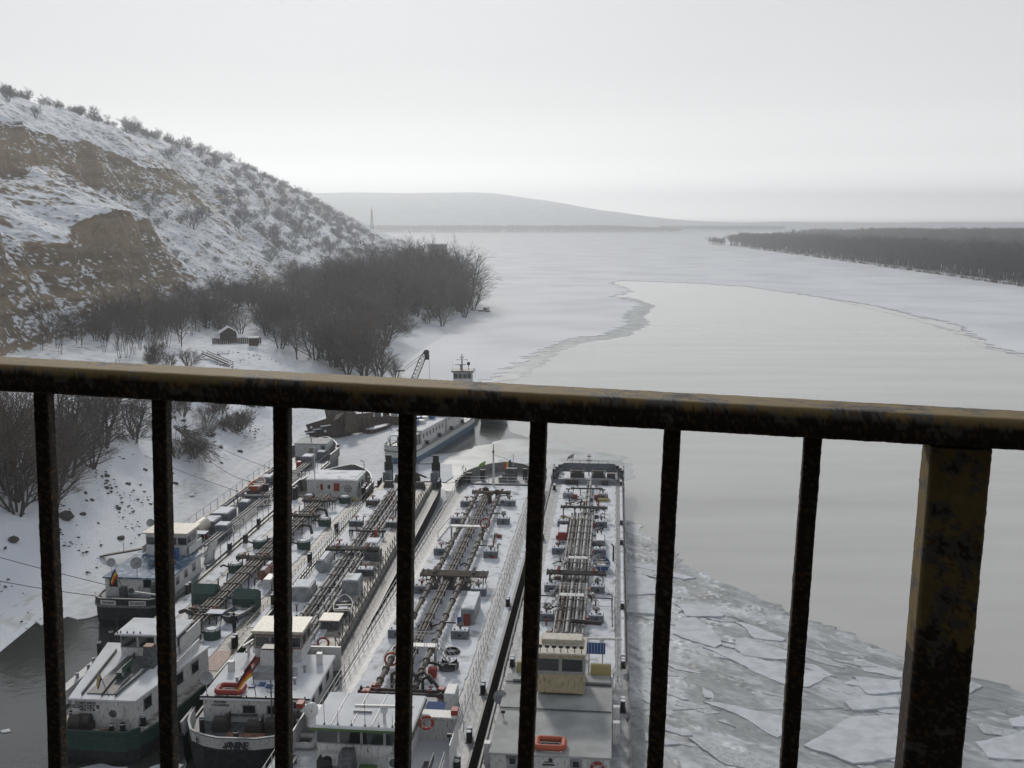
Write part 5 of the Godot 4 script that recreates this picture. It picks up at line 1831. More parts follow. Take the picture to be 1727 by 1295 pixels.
# ------------------------------------------------------------------ the tanker with its name on a white stern band
func ship_stern_name() -> void:
	var r := vessel("river_tanker", "dark hulled tanker with JANINE on its white stern band", "tanker", -17.9, 65.0, .062)
	var o := [[0, 1.2], [.35, 2.3], [1.0, 3.3], [2.2, 3.9], [4.2, 4.25], [7, 4.3], [66, 4.3], [70, 4.0], [73, 3.4]]
	var so := smooth(o, .8)
	hull(r, so, 2.0, M.hull_black, M.dark_grey, M.hull_black)
	bulwark(r, so, 0.0, 5.6, 2.0, 2.95, .1, M.white, M.blue_grey, -1)
	# name, letter by letter round the curved stern, and the two D marks
	var txt := "JANINE"
	for k in txt.length():
		var t := -.72 + .285 * k
		if k == 0:
			# the J, drawn: a stem that hooks to the left
			var jl := MB.new()
			jl.box(P(t + .06, 2.56, -.19), Vector3(.085, .30, .03))
			for q in [[.055, 2.40, .075, .5], [.0, 2.345, .13, .0], [-.075, 2.385, .07, -.6]]:
				jl.box(P(t + q[0], q[1], -.19), Vector3(q[2] + .03, .085, .03), Basis(Vector3.BACK, q[3]))
			obj("lettering", jl, M.letter, r)
			continue
		words(r, txt[k], P(t, 2.5, -.2 + .03 * t * t), 0.0, .52, M.letter)
	words(r, "D", P(-2.72, 2.5, .38), -.72, .42, M.letter)
	words(r, "D", P(2.72, 2.5, .38), .72, .42, M.letter)
	# aft deck well
	for q in [[-3.2, 2.6], [-.3, .9], [3.4, 2.8]]: bollard(r, q[0], q[1], 2.0, .9, .01)
	part_box(r, "winch_plinth", -1.2, 1.3, 2, 2.25, 1.2, 2.1, M.deck_red)
	for q in [[-2.0, 3.0], [1.6, 3.0], [.4, 2.6], [2.6, 3.4]]:
		var wn := MB.new()
		wn.cyl(P(q[0] - .45, 2.6, q[1]), P(q[0] + .45, 2.6, q[1]), .35, 12)
		wn.box(P(q[0], 2.3, q[1]), Vector3(1.1, .6, .8))
		wn.box(P(q[0] + .5, 2.7, q[1]), Vector3(.12, .8, .8))
		obj("winch", wn, M.pipe_dark, r)
	# white deckhouse with its flat roof
	var dh := part_box(r, "deckhouse", -3.6, 3.7, 2, 3.65, 4.1, 11.6, M.white)
	part_box(r, "roof", -3.75, 3.9, 3.653, 3.8, 3.9, 11.7, M.roof_white, .05)
	var rr := MB.new()
	rr.beam(P(-3.75, 3.87, 3.95), P(3.9, 3.87, 3.95), .09, .12)
	for k in 6: rr.cyl(P(-3.2 + 1.35 * k, 3.85, 3.95), P(-3.2 + 1.35 * k, 4.05, 3.95), .05, 6)
	obj("roof_edge", rr, M.black, r)
	words(dh, "PAPENS", P(-2.4, 3.42, 4.08), 0.0, .17, M.letter)
	words(dh, "COLUMBUS", P(-2.4, 3.2, 4.08), 0.0, .17, M.letter)
	for k in 2: window(dh, P(-.4 + 1.7 * k, 2.95, 4.1), R, .9, .6)
	door(dh, P(2.9, 3, 4.1), R, .75, 1.8, M.grey)
	for k in 3: window(dh, P(3.7, 2.95, 5.4 + 2.2 * k), FWD, .9, .65)
	ac_unit(r, P(2.0, 3.1, 3.9))
	var lg := MB.new()
	lg.box(P(-.9, 2.6, 3.95), Vector3(2.2, .08, .2))
	obj("shelf", lg, M.dark_grey, dh)
	dish(r, -3.5, 3.8, 4.6, .45, .5, M.grey)
	flag("ensign", "black red and gold flag on a staff at the stern roof", r, .05, 3.8, 4.3, 2.3, Vector3(-.12, 1, 0), Vector3(-.8, -.55, .1), 1.5, .75, [M.flag_black, M.flag_red, M.flag_gold])
	raft("bright red life float on the white roof beside the black red and gold flag", r, -1.9, 3.81, 4.9, M.red)
	var fp := MB.new()
	fp.cyl(P(1.3, 2, 3.7), P(1.3, 5.35, 3.7), .05, 6)
	fp.ring(P(1.3, 4.55, 3.7), Vector3.UP, .28, .03, 14, 4)
	obj("light_pole", fp, M.dark_grey, r)
	for q in [[-1.6, 6.6], [-1.9, 6.3], [2.2, 6.4], [2.4, 8.4]]:
		var v := MB.new()
		v.cyl(P(q[0], 3.8, q[1]), P(q[0], 4.2, q[1]), .1, 8)
		v.cyl(P(q[0], 4.2, q[1]), P(q[0], 4.3, q[1]), .15, 8)
		obj("vent", v, M.grey, r)
	# funnel, wheelhouse, gear
	part_box(r, "funnel_base", -1.0, 2.0, 3.803, 4.4, 7.0, 8.0, M.grey, .05)
	var fn := MB.new()
	fn.loft([fn.rect(-.8, -9.4, .5, -8.0, 3.8), fn.rect(-.7, -9.3, .4, -8.1, 5.55)], false, true)
	obj("funnel", fn, M.white, r)
	part_box(r, "funnel_top", -.68, .38, 5.553, 5.65, 8.15, 9.25, M.black)
	var dr := MB.new()
	dr.cyl(P(1.1, 3.8, 8.4), P(1.1, 4.75, 8.4), .32, 12)
	obj("exhaust_drum", dr, M.white, r)
	for k in 4:
		part_box(r, "deck_chair", -.9 + .6 * k, -.45 + .6 * k, 3.81, 3.9, 5.6 + .3 * (k % 2), 6.1 + .3 * (k % 2), M.blue)
	var sl := MB.new()
	sl.quad(P(-1.9, 3.95, 7.9), P(-1.4, 3.95, 7.9), P(-1.2, 4.2, 10.0), P(-1.7, 4.2, 10.0))
	sl.beam(P(-1.9, 4, 7.9), P(-1.7, 4.25, 10.0), .05, .16); sl.beam(P(-1.4, 4, 7.9), P(-1.2, 4.25, 10.0), .05, .16)
	sl.beam(P(-1.2, 3.75, 10.0), P(-1.2, 4.25, 10.0), .06, .06); sl.beam(P(-1.7, 3.75, 10.0), P(-1.7, 4.25, 10.0), .06, .06)
	obj("red_chute", sl, M.dull_red, r)
	part_box(r, "air_vent_box", -3.2, -2.8, 3.803, 4.55, 8.2, 8.6, M.white)
	part_box(r, "air_vent_box", 2.9, 3.3, 3.803, 4.65, 9.8, 10.2, M.white)
	var wh := part_box(r, "wheelhouse", -1.8, 1.7, 3.803, 6.05, 10.2, 13.0, M.white)
	part_box(r, "wheelhouse_roof", -2.0, 1.9, 6.053, 6.2, 10.0, 13.2, M.beige_top, .04)
	part_box(wh, "window_band", -1.83, 1.73, 4.8, 5.9, 10.17, 13.03, M.deck_red)
	for k in 3: window(wh, P(-1.2 + 1.18 * k, 5.35, 10.16), R, 1.05, .8)
	for k in 2: window(wh, P(1.74, 5.35, 10.9 + 1.3 * k), FWD, 1.0, .8)
	radar(r, -2.6, 3.8, 11.2, 1.4, 1.3)
	lifebuoy("orange lifebuoy beside the wheelhouse of the ship with the white stern band", r, -1.6, 4.85, 10.8, Vector3(.4, 0, 1), M.orange)
	lifebuoy("dark red lifebuoy on the bulkhead right of the wheelhouse", r, 2.3, 3.6, 14.4, Vector3(.1, 0, 1), M.dull_red, .42)
	part_box(r, "bulkhead", -1.2, 4.0, 2, 3.9, 12.9, 13.1, M.white)
	# cargo trunk with snow and pipes
	part_box(r, "trunk", -3.5, 3.1, 2, 2.75, 15.4, 65.5, M.deck_tan)
	snow_on(r, -3.4, 1.7, 2.75, 16, 65, .06)
	snow_on(r, -4.5, -3.6, 2.0, 14, 66, .03)
	railing(r, [P(-3.75, 2, 14), P(-3.75, 2, 66)], 1.5, .95, M.black, 2)
	stanchions(r, P(3.0, 2.75, 15.5), P(3.0, 2.75, 65), 1.0, 1.3, .35, M.black)
	for q in [[-1.1, .16, M.pipe_pale], [-.7, .1, M.pipe], [-.35, .13, M.pipe_dark], [.2, .13, M.pipe_pale], [.6, .09, M.pipe], [.95, .12, M.pipe_pale]]:
		pipe(r, [P(q[0], 3.3, 15.5), P(q[0], 3.3, 30), P(q[0], 3.3, 48), P(q[0], 3.3, 64)], q[1], q[2], 2.2)
	for q in [[-2.3, 58.5], [-2.4, 49.5], [1.7, 49.4], [-2.3, 40.6], [1.9, 33.2], [-2.3, 27.8]]:
		hatch(r, q[0], q[1], 2.75, 1.5, 1.0, .65, M.dark_grey, M.dull_red)
	manifold(r, 38.0, -2.9, 2.2, 3.8, 3, .4, .11, M.pipe_dark, 2.75)
	manifold(r, 45.2, -2.2, 1.6, 3.5, 1, .4, .1, M.pipe_dark, 2.75)
	part_box(r, "pump_house", 1.0, 2.4, 2.75, 3.65, 37.2, 39.0, M.dark_grey, .06)
	snow_on(r, .95, 2.45, 4.6, 37.2, 39.0, .1)
	var tk := MB.new()
	tk.tube([P(-2.4, 3.5, 33.2), P(-2.4, 3.5, 33.5), P(-2.4, 3.5, 35.8), P(-2.4, 3.5, 36.1)], .62, .62, 14)
	var to := obj("water_tank", tk, M.grey, r)
	snow_on(to, -2.75, -2.05, 4.08, 33.3, 36.0, .07)
	part_box(r, "deck_locker", -3.2, -1.5, 2.75, 4.1, 25.4, 27.6, M.grey, .06)
	snow_on(r, -3.2, -1.5, 4.1, 25.4, 27.6, .08)
	part_box(r, "deck_locker", .9, 2.4, 2.75, 4.1, 27.4, 29.4, M.grey, .06)
	snow_on(r, .85, 2.45, 4.1, 27.4, 29.4, .12)
	part_box(r, "table_box", .9, 2.4, 2.75, 3.5, 19.2, 20.8, M.dark_grey, .06)
	part_box(r, "table_box_top", .8, 2.5, 3.503, 3.6, 19.1, 20.9, M.beige_top)
	dinghy("tender", "small dark tender heaped with snow on the deck behind the wheelhouse", r, 1.9, 2.85, 23.4, .15, 3.6, 1.6, M.dark_grey, M.grey)
	clutter(r, -2.9, 1.4, 17, 62, 2.8, 40)
	var fg := MB.new()
	fg.cyl(P(.9, 2.8, 43.6), P(.9, 4.2, 43.6), .1, 7)
	fg.ball(P(.9, 3.6, 43.6), Vector3(.22, .5, .22), 8, 6)
	obj("fire_monitor", fg, M.red, r)
	# bow: two tall pusher frames, winches
	for t in [-3.0, 3.3]:
		var pf := MB.new()
		for e in [-.42, .42]: pf.beam(P(t + e, 0.6, 73.3), P(t + e, 4.65, 73.3), .16, .3)
		for k in 9: pf.beam(P(t - .42, 1.0 + .56 * k, 73.3), P(t + .42, 1.0 + .56 * k, 73.3), .12, .14)
		pf.box(P(t, 3.1, 73.42), Vector3(.8, 4.8, .06))
		obj("pusher_frame", pf, M.black, r)
		part_box(r, "frame_bracket", t - .5, t + .5, 2, 3.6, 71.6, 73.1, M.blue_grey, .1)
		for k in 2: bollard(r, t + (.75 if t > 0 else -.75), 70.2 + 1.2 * k, 2.0, .9, .5)
	part_box(r, "fore_trunk", -3.4, 3.2, 2, 2.6, 65.6, 70.6, M.deck_tan, .1)
	snow_on(r, -2.8, 2.6, 2.6, 66.0, 69.8, .05)
	for q in [[-2.0, 67.6], [0, 70.4], [2.1, 67.2], [.9, 71.2], [-1.2, 71.0]]:
		var wn := MB.new()
		wn.cyl(P(q[0] - .5, 3.1, q[1]), P(q[0] + .5, 3.1, q[1]), .42, 12)
		wn.box(P(q[0], 2.8, q[1]), Vector3(1.2, .4, 1.0))
		obj("bow_winch", wn, M.pipe_dark, r)
	for q in [[P(-1.5, 4.4, 71.8), P(2.4, 3.3, 70.4)], [P(-.8, 4, 71.8), P(1.0, 3, 69.5)]]:
		pipe(r, q, .14, M.pipe_dark, 0.0)
	mast(r, .1, 71.8, 2, 6.0, .1, M.dark_grey, [[5.4, .5]])
	lamp_post(r, -3.9, 66.0, 2.6)

# ------------------------------------------------------------------ the green hulled ship with the registration number
func ship_green() -> void:
	var r := vessel("motor_barge", "green hulled barge with white stern house and registration number", "barge", -28.0, 66.8, .085)
	var o := [[0, 2.3], [.8, 3.0], [3.0, 3.7], [9.5, 4.6], [13, 4.7], [62, 4.7], [66, 4.4], [70, 3.4], [73, 1.9], [75, .3]]
	var so := smooth(o)
	hull(r, so, 2.0, M.hull_green, M.deck_tan, M.hull_green, M.hull_black)
	bulwark(r, so, 0.0, 2.0, 2.0, 2.5, .05, M.hull_green, M.hull_green, -1)
	bulwark(r, so, 61.0, 75.1, 2.0, 3.5, .2, M.hull_grey, M.grey, 1)
	# stern house: white walls in five faces
	var ring := [[-2.1, 1.6], [2.3, 1.6], [3.9, 11.0], [-3.9, 11.0]]
	var wb := MB.new()
	var lo := PackedVector3Array(); var hi := PackedVector3Array()
	for q in ring:
		lo.append(P(q[0], 2, q[1])); hi.append(P(q[0], 3.95, q[1]))
	wb.loft([lo, hi], false, false)
	var dh := obj("deckhouse", wb, M.white, r)
	var rf := MB.new()
	var r1 := PackedVector3Array(); var r2 := PackedVector3Array()
	for q in [[-2.25, 1.45], [2.45, 1.45], [4.05, 11.1], [-4.05, 11.1]]:
		r1.append(P(q[0], 3.953, q[1])); r2.append(P(q[0], 4.07, q[1]))
	rf.loft([r1, r2], true, true)
	obj("roof", rf, M.roof_white, r)
	# side face windows along the slanting starboard wall
	var dirw := (P(3.9, 0, 11.0) - P(2.3, 0, 1.6)).normalized()
	for f in [.16, .58, .8]: window(dh, P(lerpf(2.3, 3.9, f), 3.2, lerpf(1.6, 11.0, f)), dirw, .95, .85)
	var port := MB.new()
	var pw := P(lerpf(2.3, 3.9, .32), 3.3, lerpf(1.6, 11.0, .32))
	port.cyl(pw - dirw.cross(Vector3.UP) * .04, pw + dirw.cross(Vector3.UP) * .04, .25, 14)
	obj("porthole", port, M.glass, dh)
	words(dh, "CONSTANTA", P(-1.1, 3.72, 1.57), 0.0, .18, M.letter)
	words(dh, "02007287 B", P(-1.1, 3.46, 1.57), 0.0, .27, M.letter)
	words(dh, "MAX 7.5 M", P(-1.0, 3.24, 1.57), 0.0, .16, M.letter)
	words(dh, "F", P(lerpf(2.3, 3.9, .43) + .04, 3, lerpf(1.6, 11.0, .43)), PI / 2 - .17, .4, M.letter)
	ac_unit(r, P(1.1, 3.2, 1.4))
	# dark roof walkways, low coamings, and the sunken strip in the middle
	part_box(r, "roof_walk", -1.3, .6, 4.073, 4.15, 2.2, 8.6, M.dark_grey)
	for q in [[-3.0, -1.5], [1.6, .85], [-1.3, -.1]]:
		var cm := MB.new()
		cm.beam(P(q[1], 4.2, 1.9), P(q[1] + (q[0] - q[1]) * .7, 4.2, 9.4), .07, .26)
		obj("coaming", cm, M.dark_grey, r)
	var pb := MB.new()
	pb.box(P(-.1, 4.6, 5.3), Vector3(.45, .06, 1.6)); pb.box(P(.2, 4.85, 5.3), Vector3(.06, .4, 1.6))
	for e in [-.7, .7]: pb.box(P(-.1, 4.35, 5.3 + e), Vector3(.4, .5, .06))
	obj("bench", pb, M.green_box, r)
	flag("stern_flag", "drooping dark flag on a leaning staff on the white stern house roof", r, .35, 4.07, 2.0, 1.9, Vector3(-.35, 1, 0), Vector3(-.5, -1.2, 0), .8, .6, [M.flag_grey, M.flag_gold, M.flag_blue])
	# wheelhouse
	var wh := part_box(r, "wheelhouse", -1.9, 2.3, 4.073, 5.75, 8.8, 11.0, M.white)
	part_box(r, "wheelhouse_roof", -2.2, 2.6, 5.753, 5.87, 8.5, 11.8, M.roof_white, .04)
	for k in 3: window(wh, P(-1.25 + 1.35 * k, 5.15, 8.8), R, 1.2, .85)
	window(wh, P(2.3, 5.15, 9.9), FWD, 1.6, .85)
	for k in 4: antenna(r, -1.8 + .5 * k, 5.87, 8.7, .2)
	antenna(r, -2.0, 5.87, 8.6, 1.2)
	mast(r, 1.3, 7.6, 4.07, 6.25, .09, M.white, [])
	var ex := MB.new()
	ex.loft([ex.rect(.6, -7.4, 1.5, -6.6, 4.07), ex.rect(.75, -7.6, 1.4, -6.8, 5.55)], false, true)
	obj("exhaust_casing", ex, M.dark_grey, r)
	part_box(r, "casing_top", .7, 1.35, 5.55, 5.65, 6.85, 7.5, M.deck_red)
	part_box(r, "screen", 2.36, 2.44, 4.073, 5.25, 9.4, 13.4, M.white)
	part_box(r, "screen", 3.2, 3.28, 4.073, 4.65, 5.4, 11.0, M.white)
	# stern deck
	for q in [[-2.6, 2.4], [1.0, .8], [1.7, 1.0], [2.6, 2.2]]: bollard(r, q[0], q[1], 2.0, .6, .01)
	for q in [[-1.5, .9], [-1.0, 1.1]]:
		var wn := MB.new()
		wn.cyl(P(q[0] - .4, 2.7, q[1]), P(q[0] + .4, 2.7, q[1]), .45, 12)
		wn.box(P(q[0], 2.3, q[1]), Vector3(1.1, .5, .7))
		obj("winch", wn, M.pipe_dark, r)
	part_box(r, "rope_heap", .0, .8, 2, 2.25, .5, 1.0, M.deck_red, .1)
	snow_on(r, -.9, .1, 2.0, .3, 1.3, .06)
	# port side gallery
	part_box(r, "side_gallery", -4.6, -3.95, 2, 3.2, 4.5, 12.5, M.white)
	for q in [[-4.3, 10.2], [-4.4, 12.4]]: bollard(r, q[0], q[1], 3.2, 1.2, .01)
	for q in [[-4.2, 6.5], [-4.1, 8.0], [-4.3, 9.2]]:
		var v := MB.new()
		v.cyl(P(q[0], 3.2, q[1]), P(q[0], 3.6, q[1]), .12, 8)
		obj("vent", v, M.grey, r)
	part_box(r, "red_deck", 2.5, 4.5, 2.003, 2.04, 11.2, 15.0, M.deck_red)
	for q in [[4.2, 16.0], [4.3, 26.0], [4.3, 38], [4.3, 49], [-4.4, 28], [-4.4, 44]]: bollard(r, q[0], q[1], 2.0, .9, .6)
	# cargo deck
	snow_on(r, -4.5, -3.0, 2.0, 14, 62, .04)
	snow_on(r, -2.8, 3.1, 2.0, 13.5, 61.5, .07)
	snow_on(r, 3.9, 4.6, 2.0, 20, 62, .04)
	railing(r, [P(3.8, 2.05, 17), P(3.8, 2.05, 62)], .3, 1.1, M.white, 1, 0.0, "foot_rail")
	for q in [[-.9, .13, M.pipe_dark], [-.55, .17, M.pipe], [-.2, .12, M.pipe_dark], [.15, .17, M.pipe_dark], [.5, .11, M.pipe]]:
		pipe(r, [P(q[0], 2.9, 15), P(q[0], 2.9, 30), P(q[0], 2.9, 46), P(q[0], 2.9, 61)], q[1], q[2], 2.0)
	for k in 8:
		var sp := MB.new()
		var s := 17.0 + 6.0 * k
		sp.beam(P(-1.2, 2, s), P(-1.2, 3.5, s + .6), .1, .1); sp.beam(P(.9, 2, s), P(.9, 3.5, s + .6), .1, .1)
		obj("pipe_frame", sp, M.pipe_dark, r)
	for q in [[2.4, 60.7], [2.5, 50.8], [2.5, 42.2], [-2.1, 61.0], [-2.2, 42.0], [-2.1, 34.2], [-2.1, 26.6], [1.8, 17.4]]:
		vat(r, q[0], q[1], 2.0, .68, .85, M.green_box)
	for q in [[57.8, -1.9, 2.0, 3.1], [35.6, -2.3, 1.2, 3.1], [51.0, -1.6, 1.8, 3.1], [21.0, -1.6, 1.3, 3.0]]:
		manifold(r, q[0], q[1], q[2], q[3], 2, .5, .13, M.pipe_dark, 2.0)
	for q in [[1.2, 47.0], [1.2, 53.6], [-1.7, 20.5]]:
		pipe(r, [P(q[0] - .7, 2.8, q[1] + .6), P(q[0], 3.2, q[1]), P(q[0] + .8, 3.1, q[1] - .3), P(q[0] + 1.0, 2.3, q[1] - .5)], .17, M.pipe_dark, 0.0)
	# two pitched green covers and a red drum
	for q in [[3.0 - .7, 24.6], [-.9 - .9, 25.6]]:
		var gh := MB.new()
		var t: float = q[0]; var s: float = q[1]
		gh.box(P(t, 2.6, s), Vector3(2.0, 1.2, 1.9))
		gh.quad(P(t - 1.05, 3.2, s - 1.0), P(t + 1.05, 3.2, s - 1.0), P(t + 1.05, 3.8, s), P(t - 1.05, 3.8, s))
		gh.quad(P(t + 1.05, 3.2, s + 1.0), P(t - 1.05, 3.2, s + 1.0), P(t - 1.05, 3.8, s), P(t + 1.05, 3.8, s))
		for e in [-1.05, 1.05]: gh.tri(P(t + e, 3.2, s - 1.0), P(t + e, 3.2, s + 1.0), P(t + e, 3.8, s))
		obj("green_cover", gh, M.green_box, r)
	for k in 2:
		var dr := MB.new()
		dr.cyl(P(1.5, 2.7, 31.4 + 1.6 * k), P(1.5, 2.7, 32.8 + 1.6 * k), .5, 14)
		obj("fuel_drum", dr, M.deck_red, r)
		snow_on(r, 1.2, 1.8, 3.17, 31.5 + 1.6 * k, 32.7 + 1.6 * k, .06)
	for k in 2:
		part_box(r, "white_tank", 2.2 + .9 * k, 3.0 + .9 * k, 2, 3, 29.4, 31.2, M.white, .06)
	antenna(r, 3.3, 2, 29.0, 2.2)
	part_box(r, "tarpaulin", .6, 2.0, 3.4, 3.46, 19.3, 20.3, M.blue)
	clutter(r, -2.6, 2.8, 14, 60, 2.05, 36)
	dinghy("rowing_boat", "dark rowing boat with snow inside on the tanker deck beside the walking man", r, 2.5, 2.15, 22.6, -.25, 4.4, 1.7, M.dark_grey, M.grey)
	# white deckhouse at the bow
	var bh := part_box(r, "bow_house", -3.1, 3.2, 2, 4.1, 63.6, 68.6, M.white)
	part_box(r, "bow_house_roof", -3.25, 3.35, 4.103, 4.22, 63.4, 68.8, M.roof_white, .04)
	snow_on(r, -3.0, 3.1, 4.22, 63.6, 68.6, .06)
	part_box(bh, "fire_notice", .3, 1.05, 2.75, 3.75, 63.55, 63.6, M.red)
	part_box(bh, "extinguisher", -1.35, -1.05, 2.9, 3.6, 63.45, 63.6, M.dull_red)
	for k in 2: window(bh, P(3.2, 3.2, 65.0 + 1.6 * k), FWD, .7, .8)
	door(bh, P(-.3, 2.9, 63.6), R, .7, 1.7, M.white)
	# a painted compass-like emblem on the wall
	var em := MB.new()
	em.ring(P(2.1, 3.1, 63.57), Vector3(0, 0, 1), .42, .05, 16, 4)
	for k in 4:
		var a := PI * k / 4
		em.beam(P(2.1 - .5 * cos(a), 3.1 - .5 * sin(a), 63.57), P(2.1 + .5 * cos(a), 3.1 + .5 * sin(a), 63.57), .06, .04)
	obj("emblem", em, M.blue_grey, bh)
	mast(r, -1.9, 63.0, 2, 8.4, .09, M.white, [])
	part_box(r, "foredeck", -2.8, 2.8, 2, 2.1, 69, 73, M.deck_red)
	for q in [[-4.2, 62.2], [4.2, 63.2], [4.1, 64.4]]: bollard(r, q[0], q[1], 2.0, 1.5, .9)
	for q in [[.8, 71.5], [-.8, 71.5]]:
		var wn := MB.new()
		wn.cyl(P(q[0] - .4, 2.7, q[1]), P(q[0] + .4, 2.7, q[1]), .4, 10)
		wn.box(P(q[0], 2.4, q[1]), Vector3(1.0, .6, .8))
		obj("bow_winch", wn, M.pipe_dark, r)
	lamp_post(r, 2.2, 72.4, 3.0)
	part_box(r, "foot_step", 3.1, 4.0, 2, 2.3, 61.4, 62.2, M.olive)

# ------------------------------------------------------------------ the ship along the bank, blue roofed stern
func ship_blue_roof() -> void:
	var r := vessel("coastal_barge", "black hulled barge with wet blue roof moored along the bank", "barge", -34.6, 91.4, .085)
	var o := [[0, 2.2], [.5, 2.9], [1.5, 3.4], [3.5, 3.75], [58, 3.75], [62, 3.5], [66, 2.5], [69, 1.1], [70.2, .2]]
	var so := smooth(o)
	hull(r, so, 2.0, M.hull_black, M.blue_grey, M.hull_grey)
	bulwark(r, so, 0.0, 2.4, 2.0, 2.75, .08, M.hull_black, M.hull_grey, -1)
	bulwark(r, so, 57.0, 70.3, 2.0, 3.3, .2, M.hull_grey, M.grey, 1)
	# name boards on the stern
	for q in [[-1.5, "SEGARD"], [1.2, "GIURGIU"]]:
		var b := MB.new()
		b.box(P(q[0], 2.4, -.2 + .07 * absf(q[0])), Vector3(1.5, .42, .05), Basis(Vector3.UP, .1 * signf(q[0])))
		var bo := obj("name_board", b, M.white, r)
		words(bo, q[1], P(q[0], 2.4, -.235 + .07 * absf(q[0])), .1 * signf(q[0]), .22, M.letter)
	# side decks, sill
	part_box(r, "side_sill", 3.3, 3.6, 2, 2.3, 11, 58, M.blue_grey)
	snow_on(r, 1.9, 3.2, 2.0, 14, 58, .03)
	# deckhouse with blue roof
	var dh := part_box(r, "deckhouse", -3.0, 3.1, 2, 3.75, 2.6, 10.2, M.white)
	part_box(r, "roof", -3.15, 3.25, 3.753, 3.9, 2.4, 10.3, M.deck_blue, .03)
	for k in 3: window(dh, P(3.1, 3.05, 4.4 + 2.0 * k), FWD, .75, .75)
	door(dh, P(3.1, 2.8, 3.2), FWD, .7, 1.5, M.grey)
	for k in 2: window(dh, P(-2.2 + 3.2 * k, 3.3, 2.6), R, .8, .8)
	ac_unit(r, P(-.2, 2.75, 2.3))
	part_box(r, "engine_casing", 1.6, 2.5, 2, 3.5, 1.9, 2.5, M.dark_grey, .06)
	part_box(r, "tool_chest", -1.4, -.8, 2, 3.1, 1.9, 2.4, M.dark_grey, .06)
	for q in [[-2.0, 1.2], [.4, .7]]:
		snow_on(r, q[0] - .5, q[0] + .5, 2.0, q[1] - .3, q[1] + .3, .08)
	var bm := MB.new()
	bm.beam(P(.6, 3.1, .9), P(3.2, 2.9, .7), .12, .12)
	obj("white_boom", bm, M.white, r)
	dish(r, -2.6, 3.9, 3.2, .4, .2, M.grey)
	dish(r, -.2, 3.9, 3.2, .55, .1, M.grey)
	flag("ensign", "drooping dark striped flag at the stern of the blue roofed barge", r, -.9, 3, 1.7, 2.1, Vector3(-.35, 1, 0), Vector3(-.9, -1.1, 0), 1.0, .8, [M.flag_blue, M.flag_gold, M.flag_red])
	part_box(r, "skylight", .2, 2.0, 3.903, 4.25, 5.6, 7.0, M.dark_grey, .08)
	var dm := MB.new()
	dm.ball(P(.9, 4.55, 6.4), Vector3(.5, .35, .4), 12, 8)
	obj("canister", dm, M.grey, r)
	part_box(r, "blue_locker", .5, 1.6, 3.903, 4.85, 8.0, 8.7, M.blue, .06)
	# wheelhouse
	var wh := part_box(r, "wheelhouse", -1.9, 2.1, 3.903, 6.05, 9.2, 12.2, M.white)
	part_box(r, "wheelhouse_roof", -2.2, 2.4, 6.053, 6.17, 8.9, 12.6, M.beige_top, .04)
	for k in 4: window(wh, P(-1.4 + 1.05 * k, 5.3, 9.2), R, .92, .75)
	for k in 2: window(wh, P(2.1, 5.3, 9.9 + 1.3 * k), FWD, 1.1, .75)
	for q in [[-2.3, 11.0], [2.4, 11.2]]:
		part_box(r, "wing_screen", q[0] - .05, q[0] + .05, 4, 4.75, 9.2, 12.4, M.white)
	part_box(r, "lower_house", -1.9, 2.1, 2, 3.9, 10.2, 12.2, M.dark_grey)
	dish(r, -2.6, 5.15, 12.0, .4, .2, M.grey)
	antenna(r, -2.9, 3.85, 11.6, 2.0)
	var sb := MB.new()
	sb.quad(P(2.5, 2, 12.4), P(3.0, 2, 13.8), P(3.0, 3.75, 15.0), P(2.7, 3.75, 13.8))
	sb.quad(P(2.58, 2, 12.4), P(2.78, 3.75, 13.8), P(3.08, 3.75, 15.0), P(3.08, 2, 13.8))
	obj("lee_board", sb, M.white, r)
	part_box(r, "awning", .6, 2.0, 4.45, 4.51, 14.4, 15.6, M.blue)
	for q in [[.7, 14.5], [1.9, 14.5], [.7, 15.5], [1.9, 15.5]]:
		part_box(r, "awning_post", q[0] - .03, q[0] + .03, 2, 4.45, q[1] - .03, q[1] + .03, M.grey)
	# deck load
	for q in [[-2.6, .1], [-2.2, .13], [.9, .11], [1.3, .13], [1.7, .1]]:
		pipe(r, [P(q[0], 2.7, 16), P(q[0], 2.7, 30), P(q[0], 2.7, 44), P(q[0], 2.7, 58)], q[1], M.pipe_pale if q[0] > 1 else M.blue_grey, 3.0)
	var tk := MB.new()
	tk.cyl(P(-1.2, 3.2, 19.4), P(-1.2, 3.2, 22.4), .8, 14)
	obj("deck_tank", tk, M.beige_top, r)
	for q in [[-1.1, 24.4, 1.6, 2.4, 1.2], [.9, 22.6, 1.5, 1.6, 1.2], [-1.2, 28.6, 2.0, 3.0, 1.0], [-.2, 33.0, 1.2, 1.4, 1.0], [1.3, 44, 1.6, 1.6, .9], [1.0, 56.6, 1.6, 1.9, 1.4], [1.9, 60.6, 1.2, 1.6, 1.2], [-1.6, 46, 1.4, 1.8, .9], [-1.4, 52, 1.4, 1.8, .9]]:
		part_box(r, "deck_locker", q[0] - q[2] / 2, q[0] + q[2] / 2, 2, 2 + q[4], q[1] - q[3] / 2, q[1] + q[3] / 2, M.blue_grey, .06)
		snow_on(r, q[0] - q[2] / 2, q[0] + q[2] / 2, 2.0 + q[4], q[1] - q[3] / 2, q[1] + q[3] / 2, .1)
	part_box(r, "drum_rack", -.2, .5, 2, 2.9, 54.6, 55.6, M.red, .06)
	dinghy("lifeboat", "small red lifeboat with snow inside on the barge along the bank", r, -.9, 2.9, 40.0, .05, 4.2, 1.8, M.orange, M.white)
	for s in [38.4, 41.6]: part_box(r, "boat_cradle", -1.8, 0.0, 2, 2.95, s - .1, s + .1, M.dark_grey)
